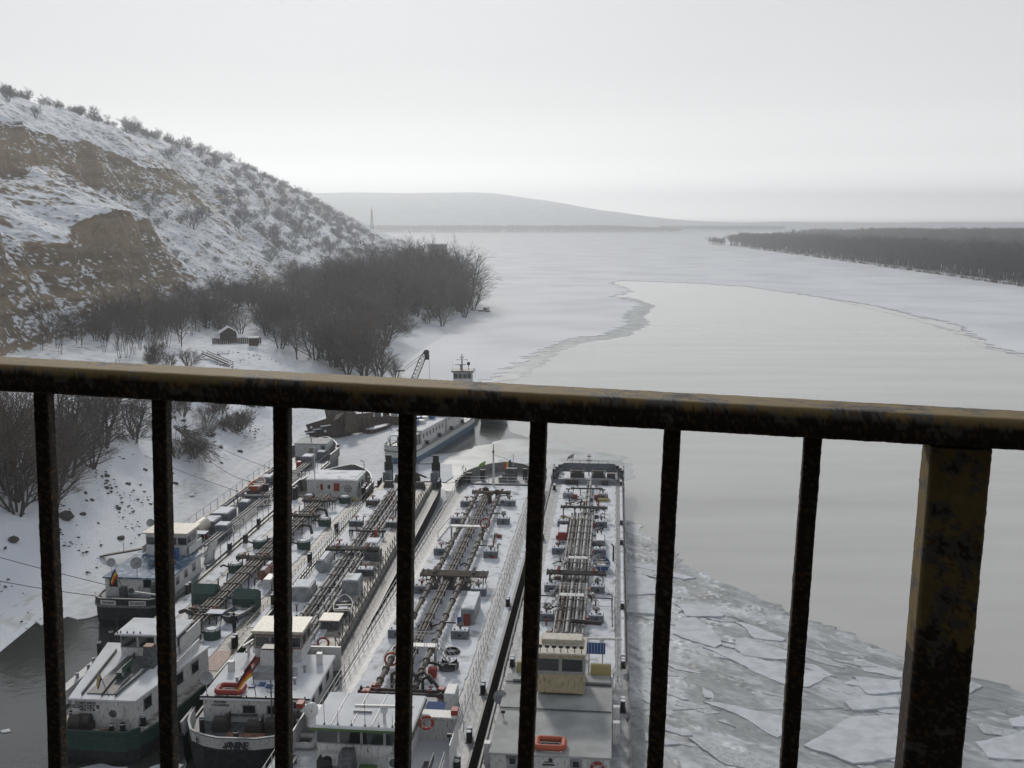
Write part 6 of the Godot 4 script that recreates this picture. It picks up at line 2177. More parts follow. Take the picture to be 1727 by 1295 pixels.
	dinghy("lifeboat", "small white lifeboat far forward on the barge along the bank", r, -.8, 2.4, 50.0, .05, 4.0, 1.7, M.white, M.white)
	manifold(r, 36.0, -2.2, 1.8, 2.9, 2, .5, .1, M.blue_grey, 2.0)
	clutter(r, -2.6, 2.2, 17, 60, 2.05, 40)
	railing(r, [P(3.55, 2.3, 12.5), P(3.55, 2.3, 58)], 1.2, 2.0, M.dark_grey, 1)
	railing(r, [P(-3.6, 2.05, 4), P(-3.6, 2.05, 60)], 1.2, 2.2, M.dark_grey, 1)
	part_box(r, "port_gangway", -3.7, -3.0, 2, 2.35, 14, 58, M.deck_tan)
	for s in [17, 26.5, 36]: bollard(r, 3.6, s, 2.0, .8, .4)
	bollard(r, 3.55, 63.5, 2.0, 1.6, .5)
	# bow house
	var bh := part_box(r, "bow_house", -2.5, 2.2, 2, 3.9, 62.0, 66.0, M.white)
	part_box(r, "bow_house_roof", -2.6, 2.3, 3.903, 4.02, 61.9, 66.1, M.roof_grey, .03)
	part_box(bh, "bulletin_board", -.4, .7, 2.6, 3.3, 61.95, 62.0, M.deck_tan)
	door(bh, P(1.7, 2.9, 62.0), R, .7, 1.7, M.blue_grey)
	for q in [[-.6, 64.0], [.8, 65.0], [1.6, 63.4], [-1.6, 64.8]]:
		part_box(r, "roof_box", q[0] - .25, q[0] + .25, 4.023, 4.05, q[1] - .25, q[1] + .25, M.dark_grey, .05)
	flag("blue_pennant", "small dark blue pennant on the bow house of the barge along the bank", r, -.2, 4, 62.4, 1.0, Vector3(0, 1, 0), Vector3(.4, -1, 0), .7, .5, [M.flag_blue])

# ------------------------------------------------------------------ a man walking along the deck, away from the camera
func person_on_deck() -> void:
	var root: Node3D = get_node("motor_barge")
	var at := on(root, 3.25, 2.06, 18.6)
	var J := {
		"pel": [Vector3(0, .96, 0), .15], "che": [Vector3(0, 1.3, .0), .185], "neck": [Vector3(0, 1.5, -.02), .075],
		"shL": [Vector3(-.19, 1.42, 0), .085], "shR": [Vector3(.19, 1.42, 0), .085],
		"elL": [Vector3(-.29, 1.15, .03), .062], "elR": [Vector3(.29, 1.15, -.05), .062],
		"haL": [Vector3(-.30, .92, -.06), .045], "haR": [Vector3(.30, .92, -.1), .045],
		"hiL": [Vector3(-.095, .92, 0), .105], "hiR": [Vector3(.095, .92, 0), .105],
		"knL": [Vector3(-.10, .5, -.09), .075], "knR": [Vector3(.10, .5, .02), .075],
		"anL": [Vector3(-.10, .1, -.04), .052], "anR": [Vector3(.10, .12, .2), .052],
		"toL": [Vector3(-.11, .05, -.2), .045], "toR": [Vector3(.11, .045, .07), .045]}
	var B := [["pel", "che"], ["che", "neck"], ["shL", "shR"], ["shL", "elL"], ["elL", "haL"], ["shR", "elR"], ["elR", "haR"], ["pel", "hiL"], ["pel", "hiR"], ["hiL", "knL"], ["knL", "anL"], ["anL", "toL"], ["hiR", "knR"], ["knR", "anR"], ["anR", "toR"]]
	var bones := []
	for b in B: bones.append([J[b[0]][0], J[b[1]][0], J[b[0]][1], J[b[1]][1]])
	var o := thing("person", "man in dark winter clothes walking along the snowy deck", "person", at, root.rotation.y)
	var body := func(p: Vector3) -> Color:
		if p.y < .09: return Color(.012, .012, .012)
		if p.y < .84: return Color(.022, .024, .03)
		return Color(.016, .017, .02)
	var mb := MB.new()
	nets(mb, bones, Vector3(-.46, -.02, -.38), Vector3(.46, 1.62, .4), .024, .05, body)
	# head with hood line, face turned away; hands with fingers half curled
	var hb := [[Vector3(0, 1.5, -.02), Vector3(0, 1.58, -.02), .06, .065], [Vector3(0, 1.66, 0), Vector3(0, 1.70, -.015), .098, .1], [Vector3(0, 1.62, -.05), Vector3(0, 1.60, -.075), .06, .05], [Vector3(0, 1.65, -.1), Vector3(0, 1.63, -.122), .016, .018], [Vector3(-.095, 1.65, 0), Vector3(-.098, 1.67, 0), .018, .018], [Vector3(.095, 1.65, 0), Vector3(.098, 1.67, 0), .018, .018]]
	var headc := func(p: Vector3) -> Color:
		if p.z > -.045 or p.y > 1.7: return Color(.014, .014, .016)
		return Color(.33, .2, .14)
	nets(mb, hb, Vector3(-.15, 1.48, -.16), Vector3(.15, 1.84, .14), .012, .02, headc)
	for sd in [-1.0, 1.0]:
		var w: Vector3 = J["haL"][0] if sd < 0 else J["haR"][0]
		var fb := [[w, w + Vector3(0, -.075, -.01), .036, .034]]
		for k in 4:
			var z := -.03 + .02 * k
			var l: float = [.062, .075, .07, .055][k]
			var k1 := w + Vector3(0, -.085, z)
			var k2 := k1 + Vector3(-sd * .008, -l * .55, -.004)
			fb.append([k1, k2, .0105, .0098]); fb.append([k2, k2 + Vector3(-sd * .02, -l * .45, -.004), .0098, .0085])
		fb.append([w + Vector3(0, -.03, -.03), w + Vector3(-sd * .012, -.07, -.062), .013, .011])
		var glove := func(_p: Vector3) -> Color: return Color(.03, .028, .026)
		nets(mb, fb, w + Vector3(-.07, -.2, -.1), w + Vector3(.07, .05, .08), .008, .006, glove)
	obj("body", mb, M.cloth_dark, o)

func nets(mb: MB, bones: Array, lo: Vector3, hi: Vector3, cell: float, blend: float, colour: Callable) -> void:
	var nx := int((hi.x - lo.x) / cell) + 2; var ny := int((hi.y - lo.y) / cell) + 2; var nz := int((hi.z - lo.z) / cell) + 2
	var f := PackedFloat32Array()
	f.resize(nx * ny * nz)
	var sd := func(p: Vector3) -> float:
		var d := 9.0
		for b in bones:
			var a: Vector3 = b[0]; var ab: Vector3 = b[1] - a
			var t := clampf((p - a).dot(ab) / maxf(ab.length_squared(), 1e-9), 0.0, 1.0)
			var e := p.distance_to(a + ab * t) - lerpf(b[2], b[3], t)
			var h := maxf(blend - absf(d - e), 0.0) / blend
			d = minf(d, e) - h * h * blend * .25
		return d
	for k in nz:
		for j in ny:
			for i in nx: f[(k * ny + j) * nx + i] = sd.call(lo + Vector3(i, j, k) * cell)
	var id := {}
	for k in nz - 1:
		for j in ny - 1:
			for i in nx - 1:
				var b0 := (k * ny + j) * nx + i
				var cnt := 0
				var acc := Vector3.ZERO
				var v := [f[b0], f[b0 + 1], f[b0 + nx], f[b0 + nx + 1], f[b0 + nx * ny], f[b0 + nx * ny + 1], f[b0 + nx * ny + nx], f[b0 + nx * ny + nx + 1]]
				var neg := 0
				for q in v:
					if q < 0.0: neg += 1
				if neg == 0 or neg == 8: continue
				for e in [[0, 1], [2, 3], [4, 5], [6, 7], [0, 2], [1, 3], [4, 6], [5, 7], [0, 4], [1, 5], [2, 6], [3, 7]]:
					var p: float = v[e[0]]; var q: float = v[e[1]]
					if (p < 0.0) == (q < 0.0): continue
					var t := p / (p - q)
					var ca := Vector3(e[0] & 1, (e[0] >> 1) & 1, e[0] >> 2); var cb := Vector3(e[1] & 1, (e[1] >> 1) & 1, e[1] >> 2)
					acc += ca.lerp(cb, t); cnt += 1
				var pos := lo + (Vector3(i, j, k) + acc / cnt) * cell
				var e0 := cell * .5
				var nn := Vector3(sd.call(pos + Vector3(e0, 0, 0)) - sd.call(pos - Vector3(e0, 0, 0)), sd.call(pos + Vector3(0, e0, 0)) - sd.call(pos - Vector3(0, e0, 0)), sd.call(pos + Vector3(0, 0, e0)) - sd.call(pos - Vector3(0, 0, e0))).normalized()
				mb.col = colour.call(pos)
				id[b0] = mb.vert(pos, nn)
	var st := [1, nx, nx * ny]
	for k in range(1, nz - 1):
		for j in range(1, ny - 1):
			for i in range(1, nx - 1):
				var b0 := (k * ny + j) * nx + i
				for ax in 3:
					var b1: int = b0 + st[ax]
					if (f[b0] < 0.0) == (f[b1] < 0.0): continue
					var u: int = st[(ax + 1) % 3]; var w: int = st[(ax + 2) % 3]
					if not (id.has(b0) and id.has(b0 - u) and id.has(b0 - w) and id.has(b0 - u - w)): continue
					var q := [id[b0], id[b0 - u], id[b0 - u - w], id[b0 - w]]
					if f[b0] < 0.0: mb.ix.append_array(PackedInt32Array([q[0], q[2], q[1], q[0], q[3], q[2]]))
					else: mb.ix.append_array(PackedInt32Array([q[0], q[1], q[2], q[0], q[2], q[3]]))

# ------------------------------------------------------------------ vessels and gear further up the bank
func shore_things() -> void:
	white_blue_ship(); tug(); launch(); pontoon_and_crane(); wreck()
	huts(); bank_gear(); stones(); cables()

func white_blue_ship() -> void:
	var r := vessel("work_ship", "white and blue work ship with long cabin frozen in beyond the barges", "ship", -17.2, 156.5, .27)
	var o := [[0, 1.3], [.5, 2.1], [1.4, 2.6], [3, 2.8], [28, 2.8], [31.5, 2.2], [34, .4]]
	hull(r, smooth(o), 2.0, M.white, M.grey, M.hull_grey, M.hull_blue)
	bulwark(r, smooth(o), 0.0, 4.0, 2.0, 2.9, .05, M.white, M.dark_grey, -1)
	bulwark(r, smooth(o), 27.5, 34.0, 2.0, 2.9, .1, M.white, M.white, 1)
	var c := part_box(r, "cabin", -2.0, 2.0, 2.0, 4.3, 5.2, 16.5, M.white)
	for k in 7: window(c, P(2.0, 3.4, 6.2 + 1.5 * k), FWD, .6, .7)
	window(c, P(-.6, 3.3, 5.2), R, .8, .8)
	door(c, P(.9, 3.0, 5.2), R, .7, 1.8, M.grey)
	part_box(r, "cabin_roof", -2.2, 2.2, 4.303, 4.42, 5.0, 16.7, M.roof_white, .03)
	var c2 := part_box(r, "fore_cabin", -1.9, 2.0, 2.0, 5.2, 17.6, 26.5, M.white)
	for k in 5: window(c2, P(2.0, 4.1, 18.6 + 1.6 * k), FWD, .7, .9)
	part_box(r, "fore_roof", -2.1, 2.2, 5.203, 5.32, 17.4, 26.7, M.roof_white, .03)
	part_box(r, "aft_awning", -1.9, 1.9, 4.0, 4.1, 1.7, 5.0, M.roof_white)
	snow_on(r, -1.8, 1.8, 4.1, 1.8, 4.9, .1)
	for q in [[-1.8, 1.8], [1.8, 1.8], [-1.8, 4.8], [1.8, 4.8]]: part_box(r, "awning_post", q[0] - .05, q[0] + .05, 2.0, 4.0, q[1] - .05, q[1] + .05, M.dark_grey)
	railing(r, [P(-2.4, 2.9, 2.4), P(-1.2, 2.9, .4), P(1.2, 2.9, .4), P(2.4, 2.9, 2.4)], .8, .9, M.dark_grey, 2)
	for k in 6: part_box(r, "tarpaulin_bundle", -1.6 + .5 * (k % 3), -.6 + .6 * (k % 3), 4.42, 5.0 + .2 * (k % 2), 7.0 + 1.5 * k, 8.3 + 1.5 * k, M.blue if k % 2 else M.white, .12)
	for k in 4: bollard(r, 2.3, 7.0 + 6.0 * k, 2.0, .6, .4)
	snow_on(r, -1.9, 1.9, 2.9 - .9, .9, 1.6, .06)

func tug() -> void:
	var r := vessel("tug", "tug with dark roof edge and radar mast beyond the white and blue ship", "tug", -9.6, 195, .02)
	var o := [[0, 2.2], [1, 2.8], [3, 3.0], [13, 3.0], [17, 2.0], [19, .3]]
	hull(r, smooth(o), 1.6, M.hull_black, M.grey, M.hull_black)
	bulwark(r, smooth(o), 12.0, 19.2, 1.6, 2.5, .1, M.hull_black, M.grey, 1)
	var a := part_box(r, "deckhouse", -2.1, 2.1, 1.6, 4.4, 3.0, 12.0, M.white)
	for k in 3: window(a, P(-1.3 + 1.3 * k, 3.4, 3.0), R, .7, .7)
	var w := part_box(r, "wheelhouse", -1.8, 1.8, 4.4, 7.7, 7.0, 10.5, M.white)
	for k in 4: window(w, P(-1.3 + .87 * k, 6.95, 7.0), R, .74, .95)
	for t in [-1.8, 1.8]: window(w, P(t, 6.95, 8.7), FWD, 2.2, .95)
	part_box(r, "roof", -2.15, 2.15, 7.703, 7.95, 6.6, 10.9, M.dark_grey, .08)
	mast(r, -.2, 8.6, 7.95, 11.0, .16, M.dark_grey, [[9.9, .9], [10.4, .3]])
	radar(r, -.5, 7.95, 9.0, 2.2, .1)
	var sl := MB.new()
	sl.cyl(P(1.1, 7.95, 8.2), P(1.1, 9.0, 8.2), .06, 6); sl.ball(P(1.1, 9.2, 8.2), Vector3(.32, .36, .3), 10, 7)
	obj("searchlight", sl, M.black, r)
	antenna(r, -1.9, 7.95, 7.4, 1.8); antenna(r, 2.4, 6.8, 7.4, 1.8)

func launch() -> void:
	var r := vessel("launch", "dark launch with white bow band beside the white and blue ship", "boat", -3.9, 187.6, .1)
	var o := [[0, .5], [.6, 1.4], [1.6, 2.0], [3, 2.2], [9, 2.2], [10, 1.8]]
	hull(r, smooth(o), 1.5, M.hull_black, M.grey, M.white)
	bulwark(r, smooth(o), 0.0, 4.0, 1.5, 2.1, .1, M.white, M.hull_black, -1)
	var c := part_box(r, "cabin", -1.2, 1.2, 1.5, 3.3, 4.2, 8.0, M.white)
	for k in 2: window(c, P(-.55 + 1.1 * k, 2.7, 4.2), R, .8, .6)
	part_box(r, "roof", -1.35, 1.35, 3.303, 3.4, 4.0, 8.2, M.roof_white, .03)
	snow_on(r, -1.2, 1.2, 1.5, 1.4, 3.8, .08)

func pontoon_and_crane() -> void:
	var r := vessel("pontoon", "rusty flat pontoon carrying the lattice crane", "pontoon", -21.2, 188, .02)
	var hb := MB.new()
	hb.loft([hb.rect(-4.4, -25, 4.4, .6, -.6), hb.rect(-4.6, -25.4, 4.6, 0, 1.3)], false, true)
	obj("hull", hb, M.rusty, r)
	snow_on(r, -4.0, 4.2, 1.3, 1.5, 24.5, .1)
	part_box(r, "deck_edge", -4.65, 4.65, 1.3, 1.6, .0, .25, M.rusty)
	for t in [-4.2, 4.2]:
		for s in [1.0, 12.0, 24.0]: bollard(r, t, s, 1.3, .7, .5)
	railing(r, [P(-4.5, 1.4, .3), P(4.5, 1.4, .3)], .9, 1.8, M.dark_grey, 1)
	part_box(r, "cabin", 1.4, 3.8, 1.3, 3.4, 2.0, 6.0, M.rusty)
	for k in 3: part_box(r, "scrap_box", -3.6 + 1.5 * k, -2.5 + 1.5 * k, 1.3, 2.2, 1.2, 2.2, [M.blue_grey, M.rusty, M.white][k], .05)
	var c := thing("crane", "crane with dark lattice boom raised on the rusty pontoon", "crane", Vector3(-21.3, 1.4, -208.5), .0)
	var ch := MB.new()
	ch.cyl(Vector3(0, 0, 0), Vector3(0, .7, 0), 1.5, 18)
	ch.box(Vector3(-.5, 1.0, 0), Vector3(4.6, .4, 2.8))
	obj("turntable", ch, M.dark_grey, c)
	var cb := MB.new()
	cb.cbox(Vector3(-1.4, 2.2, 0), Vector3(2.8, 2.0, 2.6), .1)
	var cab := obj("engine_house", cb, M.rusty, c)
	var gl := MB.new()
	gl.box(Vector3(.55, 2.1, .8), Vector3(1.0, 1.7, 1.0))
	var gc := obj("cab", gl, M.dark_grey, c)
	window(gc, Vector3(.55, 2.4, 1.31), R, .8, .8)
	# boom: four chords with zig-zag lacing
	var foot := Vector3(.9, 1.3, 0); var top := Vector3(4.2, 9.4, 0)
	var ax := (top - foot).normalized(); var side := Vector3(0, 0, 1); var up := ax.cross(side).normalized()
	var bm := MB.new()
	var prev := []
	var n := 11
	for k in n + 1:
		var f := float(k) / n
		var w := .55 * minf(1.0, minf(f * 4.0 + .25, (1.0 - f) * 4.0 + .35))
		var ce := foot.lerp(top, f)
		var q := [ce + side * w + up * w, ce - side * w + up * w, ce - side * w - up * w, ce + side * w - up * w]
		for j in 4: bm.beam(q[j], q[(j + 1) % 4], .06, .06)
		if prev.size() > 0:
			for j in 4:
				bm.beam(prev[j], q[j], .13, .13)
				bm.beam(prev[j], q[(j + 1) % 4], .06, .06)
		prev = q
	obj("boom", bm, M.black, c)
	var hd := MB.new()
	for z in [-.4, 0.0, .4]: hd.cyl(top + Vector3(.25, -.1, z - .08), top + Vector3(.25, -.1, z + .08), .55, 14)
	hd.box(top + Vector3(.4, -1.0, 0), Vector3(.7, 1.0, .7))
	obj("boom_head", hd, M.black, c)
	var gy := MB.new()
	gy.beam(Vector3(-1.6, 3.2, -.7), Vector3(-.9, 5.6, -.5), .14, .14); gy.beam(Vector3(-1.6, 3.2, .7), Vector3(-.9, 5.6, .5), .14, .14); gy.beam(Vector3(-1.6, 5.7, 0), Vector3(.2, 5.7, 0), .3, .3)
	obj("gantry", gy, M.black, c)
	var ln := MB.new()
	ln.tube([Vector3(-.6, 5.7, 0), top], .03, .03, 4); ln.tube([Vector3(.1, 5.7, 0), top + Vector3(0, -.6, 0)], .03, .03, 4)
	ln.tube([top + Vector3(.8, -.2, 0), top + Vector3(.8, -7.0, 0)], .03, .03, 4)
	ln.box(top + Vector3(.8, -7.2, 0), Vector3(.3, .5, .3))
	obj("hoist_rope", ln, M.wire, c)

func wreck() -> void:
	var w := thing("wreck", "rusted broken hull leaning over in the ice beside the bank", "wreck", Vector3(-29.3, .2, -180.5))
	w.transform = Transform3D(Basis(Vector3.UP, -.55) * Basis(Vector3.BACK, .32) * Basis(Vector3.RIGHT, -.08), Vector3(-29.3, .1, -180.5))
	var hb := MB.new()
	hb.loft([hb.rect(-2.6, -5.0, 2.6, 4.6, -.6), hb.rect(-3.1, -5.6, 3.1, 5.0, 2.6)], false, false)
	obj("hull", hb, M.rusty, w)
	var dk := MB.new()
	dk.box(Vector3(-1.6, 2.5, -.5), Vector3(2.6, .12, 9.5)); dk.box(Vector3(1.9, 2.5, -3.6), Vector3(2.2, .12, 3.4)); dk.box(Vector3(1.0, 1.0, 1.4), Vector3(3.6, .1, 5.0))
	obj("deck", dk, M.rusty, w)
	var br := MB.new()
	for k in 6: br.box(Vector3(0, 2.2 - .1 * k, 4.4 - 1.7 * k), Vector3(6.0, .25, .14))
	obj("deck_beam", br, M.rusty, w)
	var hs := MB.new()
	hs.box(Vector3(-.9, 3.7, -1.6), Vector3(3.4, 2.3, 3.6))
	var h := obj("deckhouse", hs, M.rusty, w)
	for q in [[-1.6, .6], [-.2, .6]]: window(h, Vector3(q[0], 3.9, .21), R, .6, .6, false)
	var sn := MB.new()
	sn.cbox(Vector3(-.9, 4.9, -1.6), Vector3(3.0, .14, 3.2), .06); sn.cbox(Vector3(-1.5, 2.62, 2.4), Vector3(2.2, .14, 3.6), .06); sn.cbox(Vector3(1.0, 1.12, 1.6), Vector3(3.0, .16, 4.0), .07)
	obj("snow", sn, M.deck_snow, w)
	var lg := MB.new()
	for q in [[1.4, 2.0], [-.6, 1.6], [-2.4, 1.9]]: lg.box(Vector3(q[0], 1.35 + .08 * q[0], 5.05), Vector3(q[1], .22, .5), Basis(Vector3.BACK, -.12))
	obj("snow_ledge", lg, M.deck_snow, w)
	var rb := MB.new()
	for k in 7: rb.box(Vector3(-2.7 + .9 * k, 1.0, 4.95), Vector3(.12, 3.0, .14))
	for k in 9: rb.box(Vector3(3.0, 1.1, -5.0 + 1.2 * k), Vector3(.16, 2.8, .12))
	obj("frame_rib", rb, M.rusty, w)
	for q in [[-1.9, 1.9], [1.0, .6]]:
		var hole := MB.new()
		hole.cyl(Vector3(q[0], q[1], 4.9), Vector3(q[0], q[1], 5.06), .22, 10)
		obj("hole", hole, M.deck_snow, w)
	var pl := MB.new()
	pl.box(Vector3(4.2, 1.2, 2.0), Vector3(.12, 3.2, 2.6), Basis(Vector3.BACK, -.35)); pl.box(Vector3(3.6, 2.4, 4.2), Vector3(1.6, .1, 2.0), Basis(Vector3.RIGHT, .5)); pl.box(Vector3(-3.9, .8, 3.0), Vector3(.1, 2.2, 2.4), Basis(Vector3.BACK, .5))
	obj("torn_plate", pl, M.rusty, w)
	var ps := MB.new()
	for q in [Vector3(2.9, 2.6, -3.0), Vector3(2.9, 2.6, 1.0), Vector3(-2.9, 2.6, -4.6)]: ps.cyl(q, q + Vector3(0, 2.1, 0), .1, 6)
	ps.beam(Vector3(2.9, 4.6, -3.0), Vector3(2.9, 3.4, 1.0), .1, .1)
	obj("bent_rail", ps, M.rusty, w)
	var s2 := thing("sunken_skiff", "half sunken rusty skiff full of snow beside the wreck", "boat", Vector3(-25.0, .1, -180.0), -.45)
	var sb := MB.new(); var si := MB.new()
	var oo := smooth([[0, .9], [1, 1.2], [5, 1.2], [7, .7], [8, .1]])
	sb.loft([outline(oo, -.3, -.3), outline(oo, .8, 0.0)], false, false)
	si.cap(outline(oo, .55, -.05), false)
	obj("hull", sb, M.rusty, s2); obj("snow", si, M.deck_snow, s2)
	var ft := MB.new()
	ft.box(P(0, 1.3, 7.2), Vector3(.9, 1.4, .15))
	obj("transom_plate", ft, M.rusty, s2)

func huts() -> void:
	var y := ground(-66.5, 249)
	var h := thing("hut", "small hut with snowy roof at the edge of the wood", "hut", Vector3(-66.5, y, -249), .35)
	h.scale = Vector3(.85, .85, .85)
	var wl := MB.new()
	wl.box(Vector3(0, 1.1, 0), Vector3(4.2, 2.4, 3.6))
	wl.tri(Vector3(-2.1, 2.3, 1.8), Vector3(2.1, 2.3, 1.8), Vector3(0, 3.6, 1.8)); wl.tri(Vector3(-2.1, 2.3, -1.8), Vector3(2.1, 2.3, -1.8), Vector3(0, 3.6, -1.8))
	var wo := obj("wall", wl, M.rusty, h)
	window(wo, Vector3(1.0, 1.4, 1.8), R, .7, .7); door(wo, Vector3(-.8, 1.0, 1.8), R, .8, 1.8, M.dark_grey)
	for sd in [-1.0, 1.0]:
		var rf := MB.new()
		var a := Vector3(0, 3.7, 2.2); var b := Vector3(sd * 2.6, 2.05, 2.2)
		rf.quad(a, b, b + Vector3(0, 0, -4.4), a + Vector3(0, 0, -4.4))
		rf.quad(a + Vector3(0, .16, 0), b + Vector3(0, .16, 0), b + Vector3(0, .16, -4.4), a + Vector3(0, .16, -4.4))
		rf.quad(a, b, b + Vector3(0, .16, 0), a + Vector3(0, .16, 0)); rf.quad(b, b + Vector3(0, 0, -4.4), b + Vector3(0, .16, -4.4), b + Vector3(0, .16, 0))
		obj("roof_slope", rf, M.snow, h)
	var s := thing("shed", "dark little shed below the snowy roofed hut", "shed", Vector3(-58.5, ground(-58.5, 240.3), -240.3), .2)
	var sb := MB.new()
	sb.box(Vector3(0, 1.0, 0), Vector3(2.0, 2.2, 1.8))
	obj("wall", sb, M.rusty, s)
	var sr := MB.new()
	sr.cbox(Vector3(0, 2.2, 0), Vector3(2.4, .2, 2.2), .06)
	obj("roof", sr, M.snow, s)
	var fn := thing("fence", "dark board fence in front of the hut", "fence", Vector3(-63, ground(-63, 243), -243), .25)
	for k in 26:
		var b := MB.new()
		b.box(Vector3(-5.2 + .42 * k, .7, .05 * sin(k * 2.3)), Vector3(.36, 1.5 + .15 * sin(k * 1.7), .05))
		obj("board", b, M.rusty, fn)
	var bd := thing("pale_building", "pale flat roofed building rising behind the wood on the point", "building", Vector3(-33.5, 1.0, -486))
	var bb := MB.new()
	bb.box(Vector3(0, 12.4, 0), Vector3(8.2, 25.2, 7.0))
	var bo := obj("wall", bb, M.roof_grey, bd)
	for k in 3:
		for j in 4: window(bo, Vector3(-2.4 + 2.4 * k, 22.4 - 3.0 * j, 3.5), R, 1.1, 1.3)
	var brf := MB.new()
	brf.cbox(Vector3(0, 25.3, 0), Vector3(8.8, .6, 7.6), .15)
	obj("roof", brf, M.snow, bd)
	var lb := thing("white_house", "low white house at the far foot of the bluff", "house", Vector3(-100, ground(-100, 872) - .2, -872), .3)
	var l1 := MB.new()
	l1.box(Vector3(0, 2.0, 0), Vector3(9, 4.4, 7))
	var l1o := obj("wall", l1, M.white, lb)
	for k in 3: window(l1o, Vector3(-2.8 + 2.8 * k, 2.4, 3.5), R, 1.2, 1.4)
	var l2 := MB.new()
	l2.loft([l2.rect(-5, -4, 5, 4, 4.2), l2.rect(-4.0, -.4, 4.0, .4, 6.6)], true, true)
	obj("roof", l2, M.snow, lb)
	var l3 := MB.new()
	l3.box(Vector3(2.5, 6.6, 0), Vector3(.8, 1.6, .8))
	obj("chimney", l3, M.rusty, lb)
	# lattice mast on the shoulder of the bluff
	var ms := thing("lattice_mast", "slim lattice mast on the shoulder of the bluff", "mast", Vector3(-149, ground(-149, 1148) - .5, -1148))
	var lm := MB.new()
	var prev := []
	for k in 13:
		var f := k / 12.0
		var w := lerpf(1.5, .4, f)
		var q := [Vector3(w, f * 21, w), Vector3(-w, f * 21, w), Vector3(-w, f * 21, -w), Vector3(w, f * 21, -w)]
		for j in 4:
			lm.beam(q[j], q[(j + 1) % 4], .16, .16)
			if prev.size() > 0:
				lm.beam(prev[j], q[j], .28, .28); lm.beam(prev[j], q[(j + 1) % 4], .14, .14)
		prev = q
	obj("lattice", lm, M.dark_grey, ms)
	var tp := MB.new()
	tp.cyl(Vector3(0, 21, 0), Vector3(0, 25, 0), .16, 6)
	obj("tip", tp, M.dark_grey, ms)

func bank_gear() -> void:
	# steel lattice conveyor lying on the mound
	var a := Vector3(-63.6, ground(-63.6, 219) + .9, -219); var b := Vector3(-55.9, ground(-55.9, 210.5) + .35, -210.5)
	var cv := thing("steel_conveyor", "dark steel lattice conveyor lying on the snow mound", "conveyor", (a + b) / 2)
	var d := (b - a) / 2
	var sd := d.cross(Vector3.UP).normalized() * .55
	var fr := MB.new()
	for q in [sd, -sd]:
		fr.beam(-d + q, d + q, .12, .2)
		for k in 12:
			var f := -1.0 + k / 6.0
			fr.beam(d * f + q, d * (f + 1.0 / 6) + q + Vector3(0, .5, 0), .06, .06)
		fr.beam(-d + q + Vector3(0, .5, 0), d + q + Vector3(0, .5, 0), .1, .1)
	for k in 13: fr.beam(d * (-1.0 + k / 6.0) + sd, d * (-1.0 + k / 6.0) - sd, .08, .08)
	obj("frame", fr, M.rusty, cv)
	var bl := MB.new()
	bl.beam(-d + Vector3(0, .1, 0), d + Vector3(0, .1, 0), .8, .05)
	obj("belt", bl, M.deck_snow, cv)
	# gangplank from the bank to the blue roofed barge
	var root: Node3D = get_node("coastal_barge")
	var g0 := Vector3(-44.2, .5, -111.0); var g1 := on(root, -3.4, 2.35, 17.5)
	var gp := thing("gangplank", "wooden gangplank from the ice to the blue roofed barge", "gangplank", (g0 + g1) / 2)
	var gd := (g1 - g0) / 2
	var gs := gd.cross(Vector3.UP).normalized()
	for k in 3:
		var pk := MB.new()
		pk.beam(-gd + gs * (.26 * (k - 1)), gd + gs * (.26 * (k - 1)), .24, .07)
		obj("plank", pk, M.deck_tan, gp)
	for f in [-.25, .5]:
		var po := MB.new()
		po.cyl(gd * f + gs * .4, gd * f + gs * .4 + Vector3(0, 1.1, 0), .03, 5)
		obj("post", po, M.dark_grey, gp)
	var kerb := MB.new()
	kerb.beam(-gd + gs * .42, gd + gs * .42, .08, .16)
	obj("kerb", kerb, M.rusty, gp)
	# an upturned green skiff and a dark plate on the snow
	var sk := thing("upturned_skiff", "small upturned green skiff on the snowy bank", "boat", Vector3(-46.3, ground(-46.3, 188), -188), 1.0)
	var sb := MB.new()
	var oo := smooth([[0, .5], [.6, .7], [2.4, .65], [3.2, .1]])
	sb.loft([outline(oo, 0.0, 0.0), outline(oo, .4, -.12, -.1), outline(oo, .55, -.35, -.3)], false, true)
	obj("hull", sb, M.green_box, sk)
	var ke := MB.new()
	ke.beam(P(0, .58, .4), P(0, .55, 2.9), .08, .08)
	obj("keel", ke, M.dark_grey, sk)

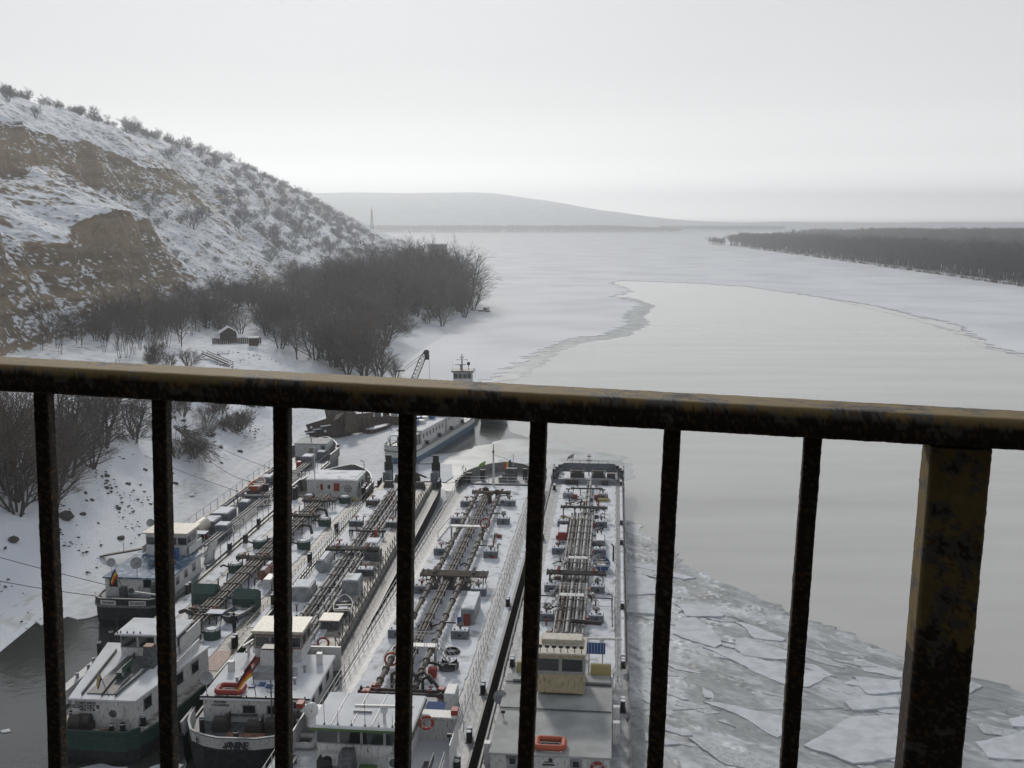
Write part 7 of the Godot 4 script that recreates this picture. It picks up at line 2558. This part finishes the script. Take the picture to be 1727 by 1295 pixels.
func stones() -> void:
	var nz := nz3(.9, 301, 2)
	var meshes := []
	for k in 5:
		var mb := MB.new()
		var seg := 9; var rows := 6
		var g := []
		for j in rows + 1:
			var row := []
			var th := PI * j / rows
			for i in seg:
				var a := TAU * i / seg
				var n := Vector3(sin(th) * cos(a), cos(th) * .7, sin(th) * sin(a))
				row.append(n * (1.0 + .45 * nz.get_noise_3d(n.x * 1.3 + k * 9.0, n.y * 1.3, n.z * 1.3)))
			g.append(row)
		for j in rows:
			for i in seg: mb.quad(g[j][i], g[j][(i + 1) % seg], g[j + 1][(i + 1) % seg], g[j + 1][i])
		meshes.append(mb.mesh(M.rock))
	var b := inst("boulder", meshes[0])
	b.position = Vector3(-50.2, ground(-50.2, 116.4) + .35, -116.4); b.scale = Vector3(1.0, .8, .8)
	tag(b, "large brown boulder alone on the snowy bank", "boulder")
	for k in 46:
		var D := 104.0 + 62.0 * rng.randf()
		var x := -43.5 - 13.0 * pow(rng.randf(), .8) + (2.0 if D > 150 else 0.0)
		var s := rng.randf_range(.12, .42) * (1.4 if k % 9 == 0 else 1.0)
		var o := inst("stone", meshes[k % 5])
		o.position = Vector3(x, ground(x, D) + s * .1, -D)
		o.rotation.y = rng.randf() * TAU
		o.scale = Vector3(s * rng.randf_range(.9, 1.7), s, s)
		tag(o, "dark stone poking through the snow of the near bank", "stone", "stones on the near bank")
	for k in 16:
		var o := inst("stone", meshes[k % 5])
		var s := rng.randf_range(.4, 1.0)
		o.position = Vector3(-13.5 + rng.randf_range(-4, 4), .2, -436 + rng.randf_range(-18, 10))
		o.scale = Vector3(s * 1.5, s * .7, s)
		tag(o, "dark stone on the ice off the wooded point", "stone", "stones off the point")
	# gravel showing through the thin snow, too small to count
	var mm := MultiMesh.new()
	mm.transform_format = MultiMesh.TRANSFORM_3D
	mm.mesh = meshes[1]
	mm.instance_count = 1500
	var pn := nz3(.09, 302, 3)
	var k2 := 0
	while k2 < 1500:
		var D := 70.0 + 160.0 * rng.randf()
		var x := -42.0 - 22.0 * rng.randf()
		if pn.get_noise_2d(x * 1.5, D) < .12 + .2 * rng.randf(): continue
		var s := rng.randf_range(.03, .13)
		mm.set_instance_transform(k2, Transform3D(Basis(Vector3.UP, rng.randf() * TAU).scaled(Vector3(s * 1.8, s, s)), Vector3(x, ground(x, D) + rng.randf_range(-.1, .25), -D)))
		k2 += 1
	var mi := MultiMeshInstance3D.new()
	mi.multimesh = mm
	put(mi, "gravel")
	tag(mi, "dark gravel showing through thin snow on the near bank", "gravel", "", "stuff")

func cables() -> void:
	var root: Node3D = get_node("coastal_barge")
	var bow: Node3D = get_node("river_tanker")
	var white: Node3D = get_node("motor_tanker")
	var runs := [
		[on(root, -3.0, 2.9, 3.0), Vector3(-64, 6.2, -104.5), .25, "taut mooring cable from the blue roofed barge's deckhouse to the bank"],
		[on(root, -2.6, 2.6, .8), Vector3(-62, 5.4, -98.0), .5, "slack mooring cable from the blue roofed barge's stern to the bank"],
		[on(root, -3.6, 2.4, 45), Vector3(-50.8, 6.5, -158.5), 1.8, "sagging mooring cable from the barge along the bank to the fallen willow"],
		[on(root, -3.6, 2.4, 53), Vector3(-50.2, 5.0, -160.5), .5, "taut mooring cable running above the fallen willow"],
		[on(root, -3.6, 2.4, 40), Vector3(-53.0, 4.6, -146.0), .3, "mooring cable running low across the snow before the fallen willow"],
		[on(bow, 3.6, 2.9, 71.0), on(white, -5.4, 2.9, 81.5), .5, "rope between the tall black frames and the white railed tanker"]]
	for q in runs:
		var a: Vector3 = q[0]; var b: Vector3 = q[1]
		var mid := (a + b) / 2
		var o := thing("mooring_cable", q[3], "cable", mid)
		var pts := []
		for k in 15:
			var f := k / 14.0
			pts.append(a.lerp(b, f) - mid - Vector3(0, q[2] * 4.0 * f * (1.0 - f), 0))
		var mb := MB.new()
		mb.tube(pts, .035, .035, 5)
		obj("rope", mb, M.wire, o)
		for e in [[pts[0], pts[1]], [pts[14], pts[13]]]:
			var eb := MB.new()
			eb.ring(e[0], Vector3.UP, .12, .04, 10, 4)
			obj("eye", eb, M.wire, o)
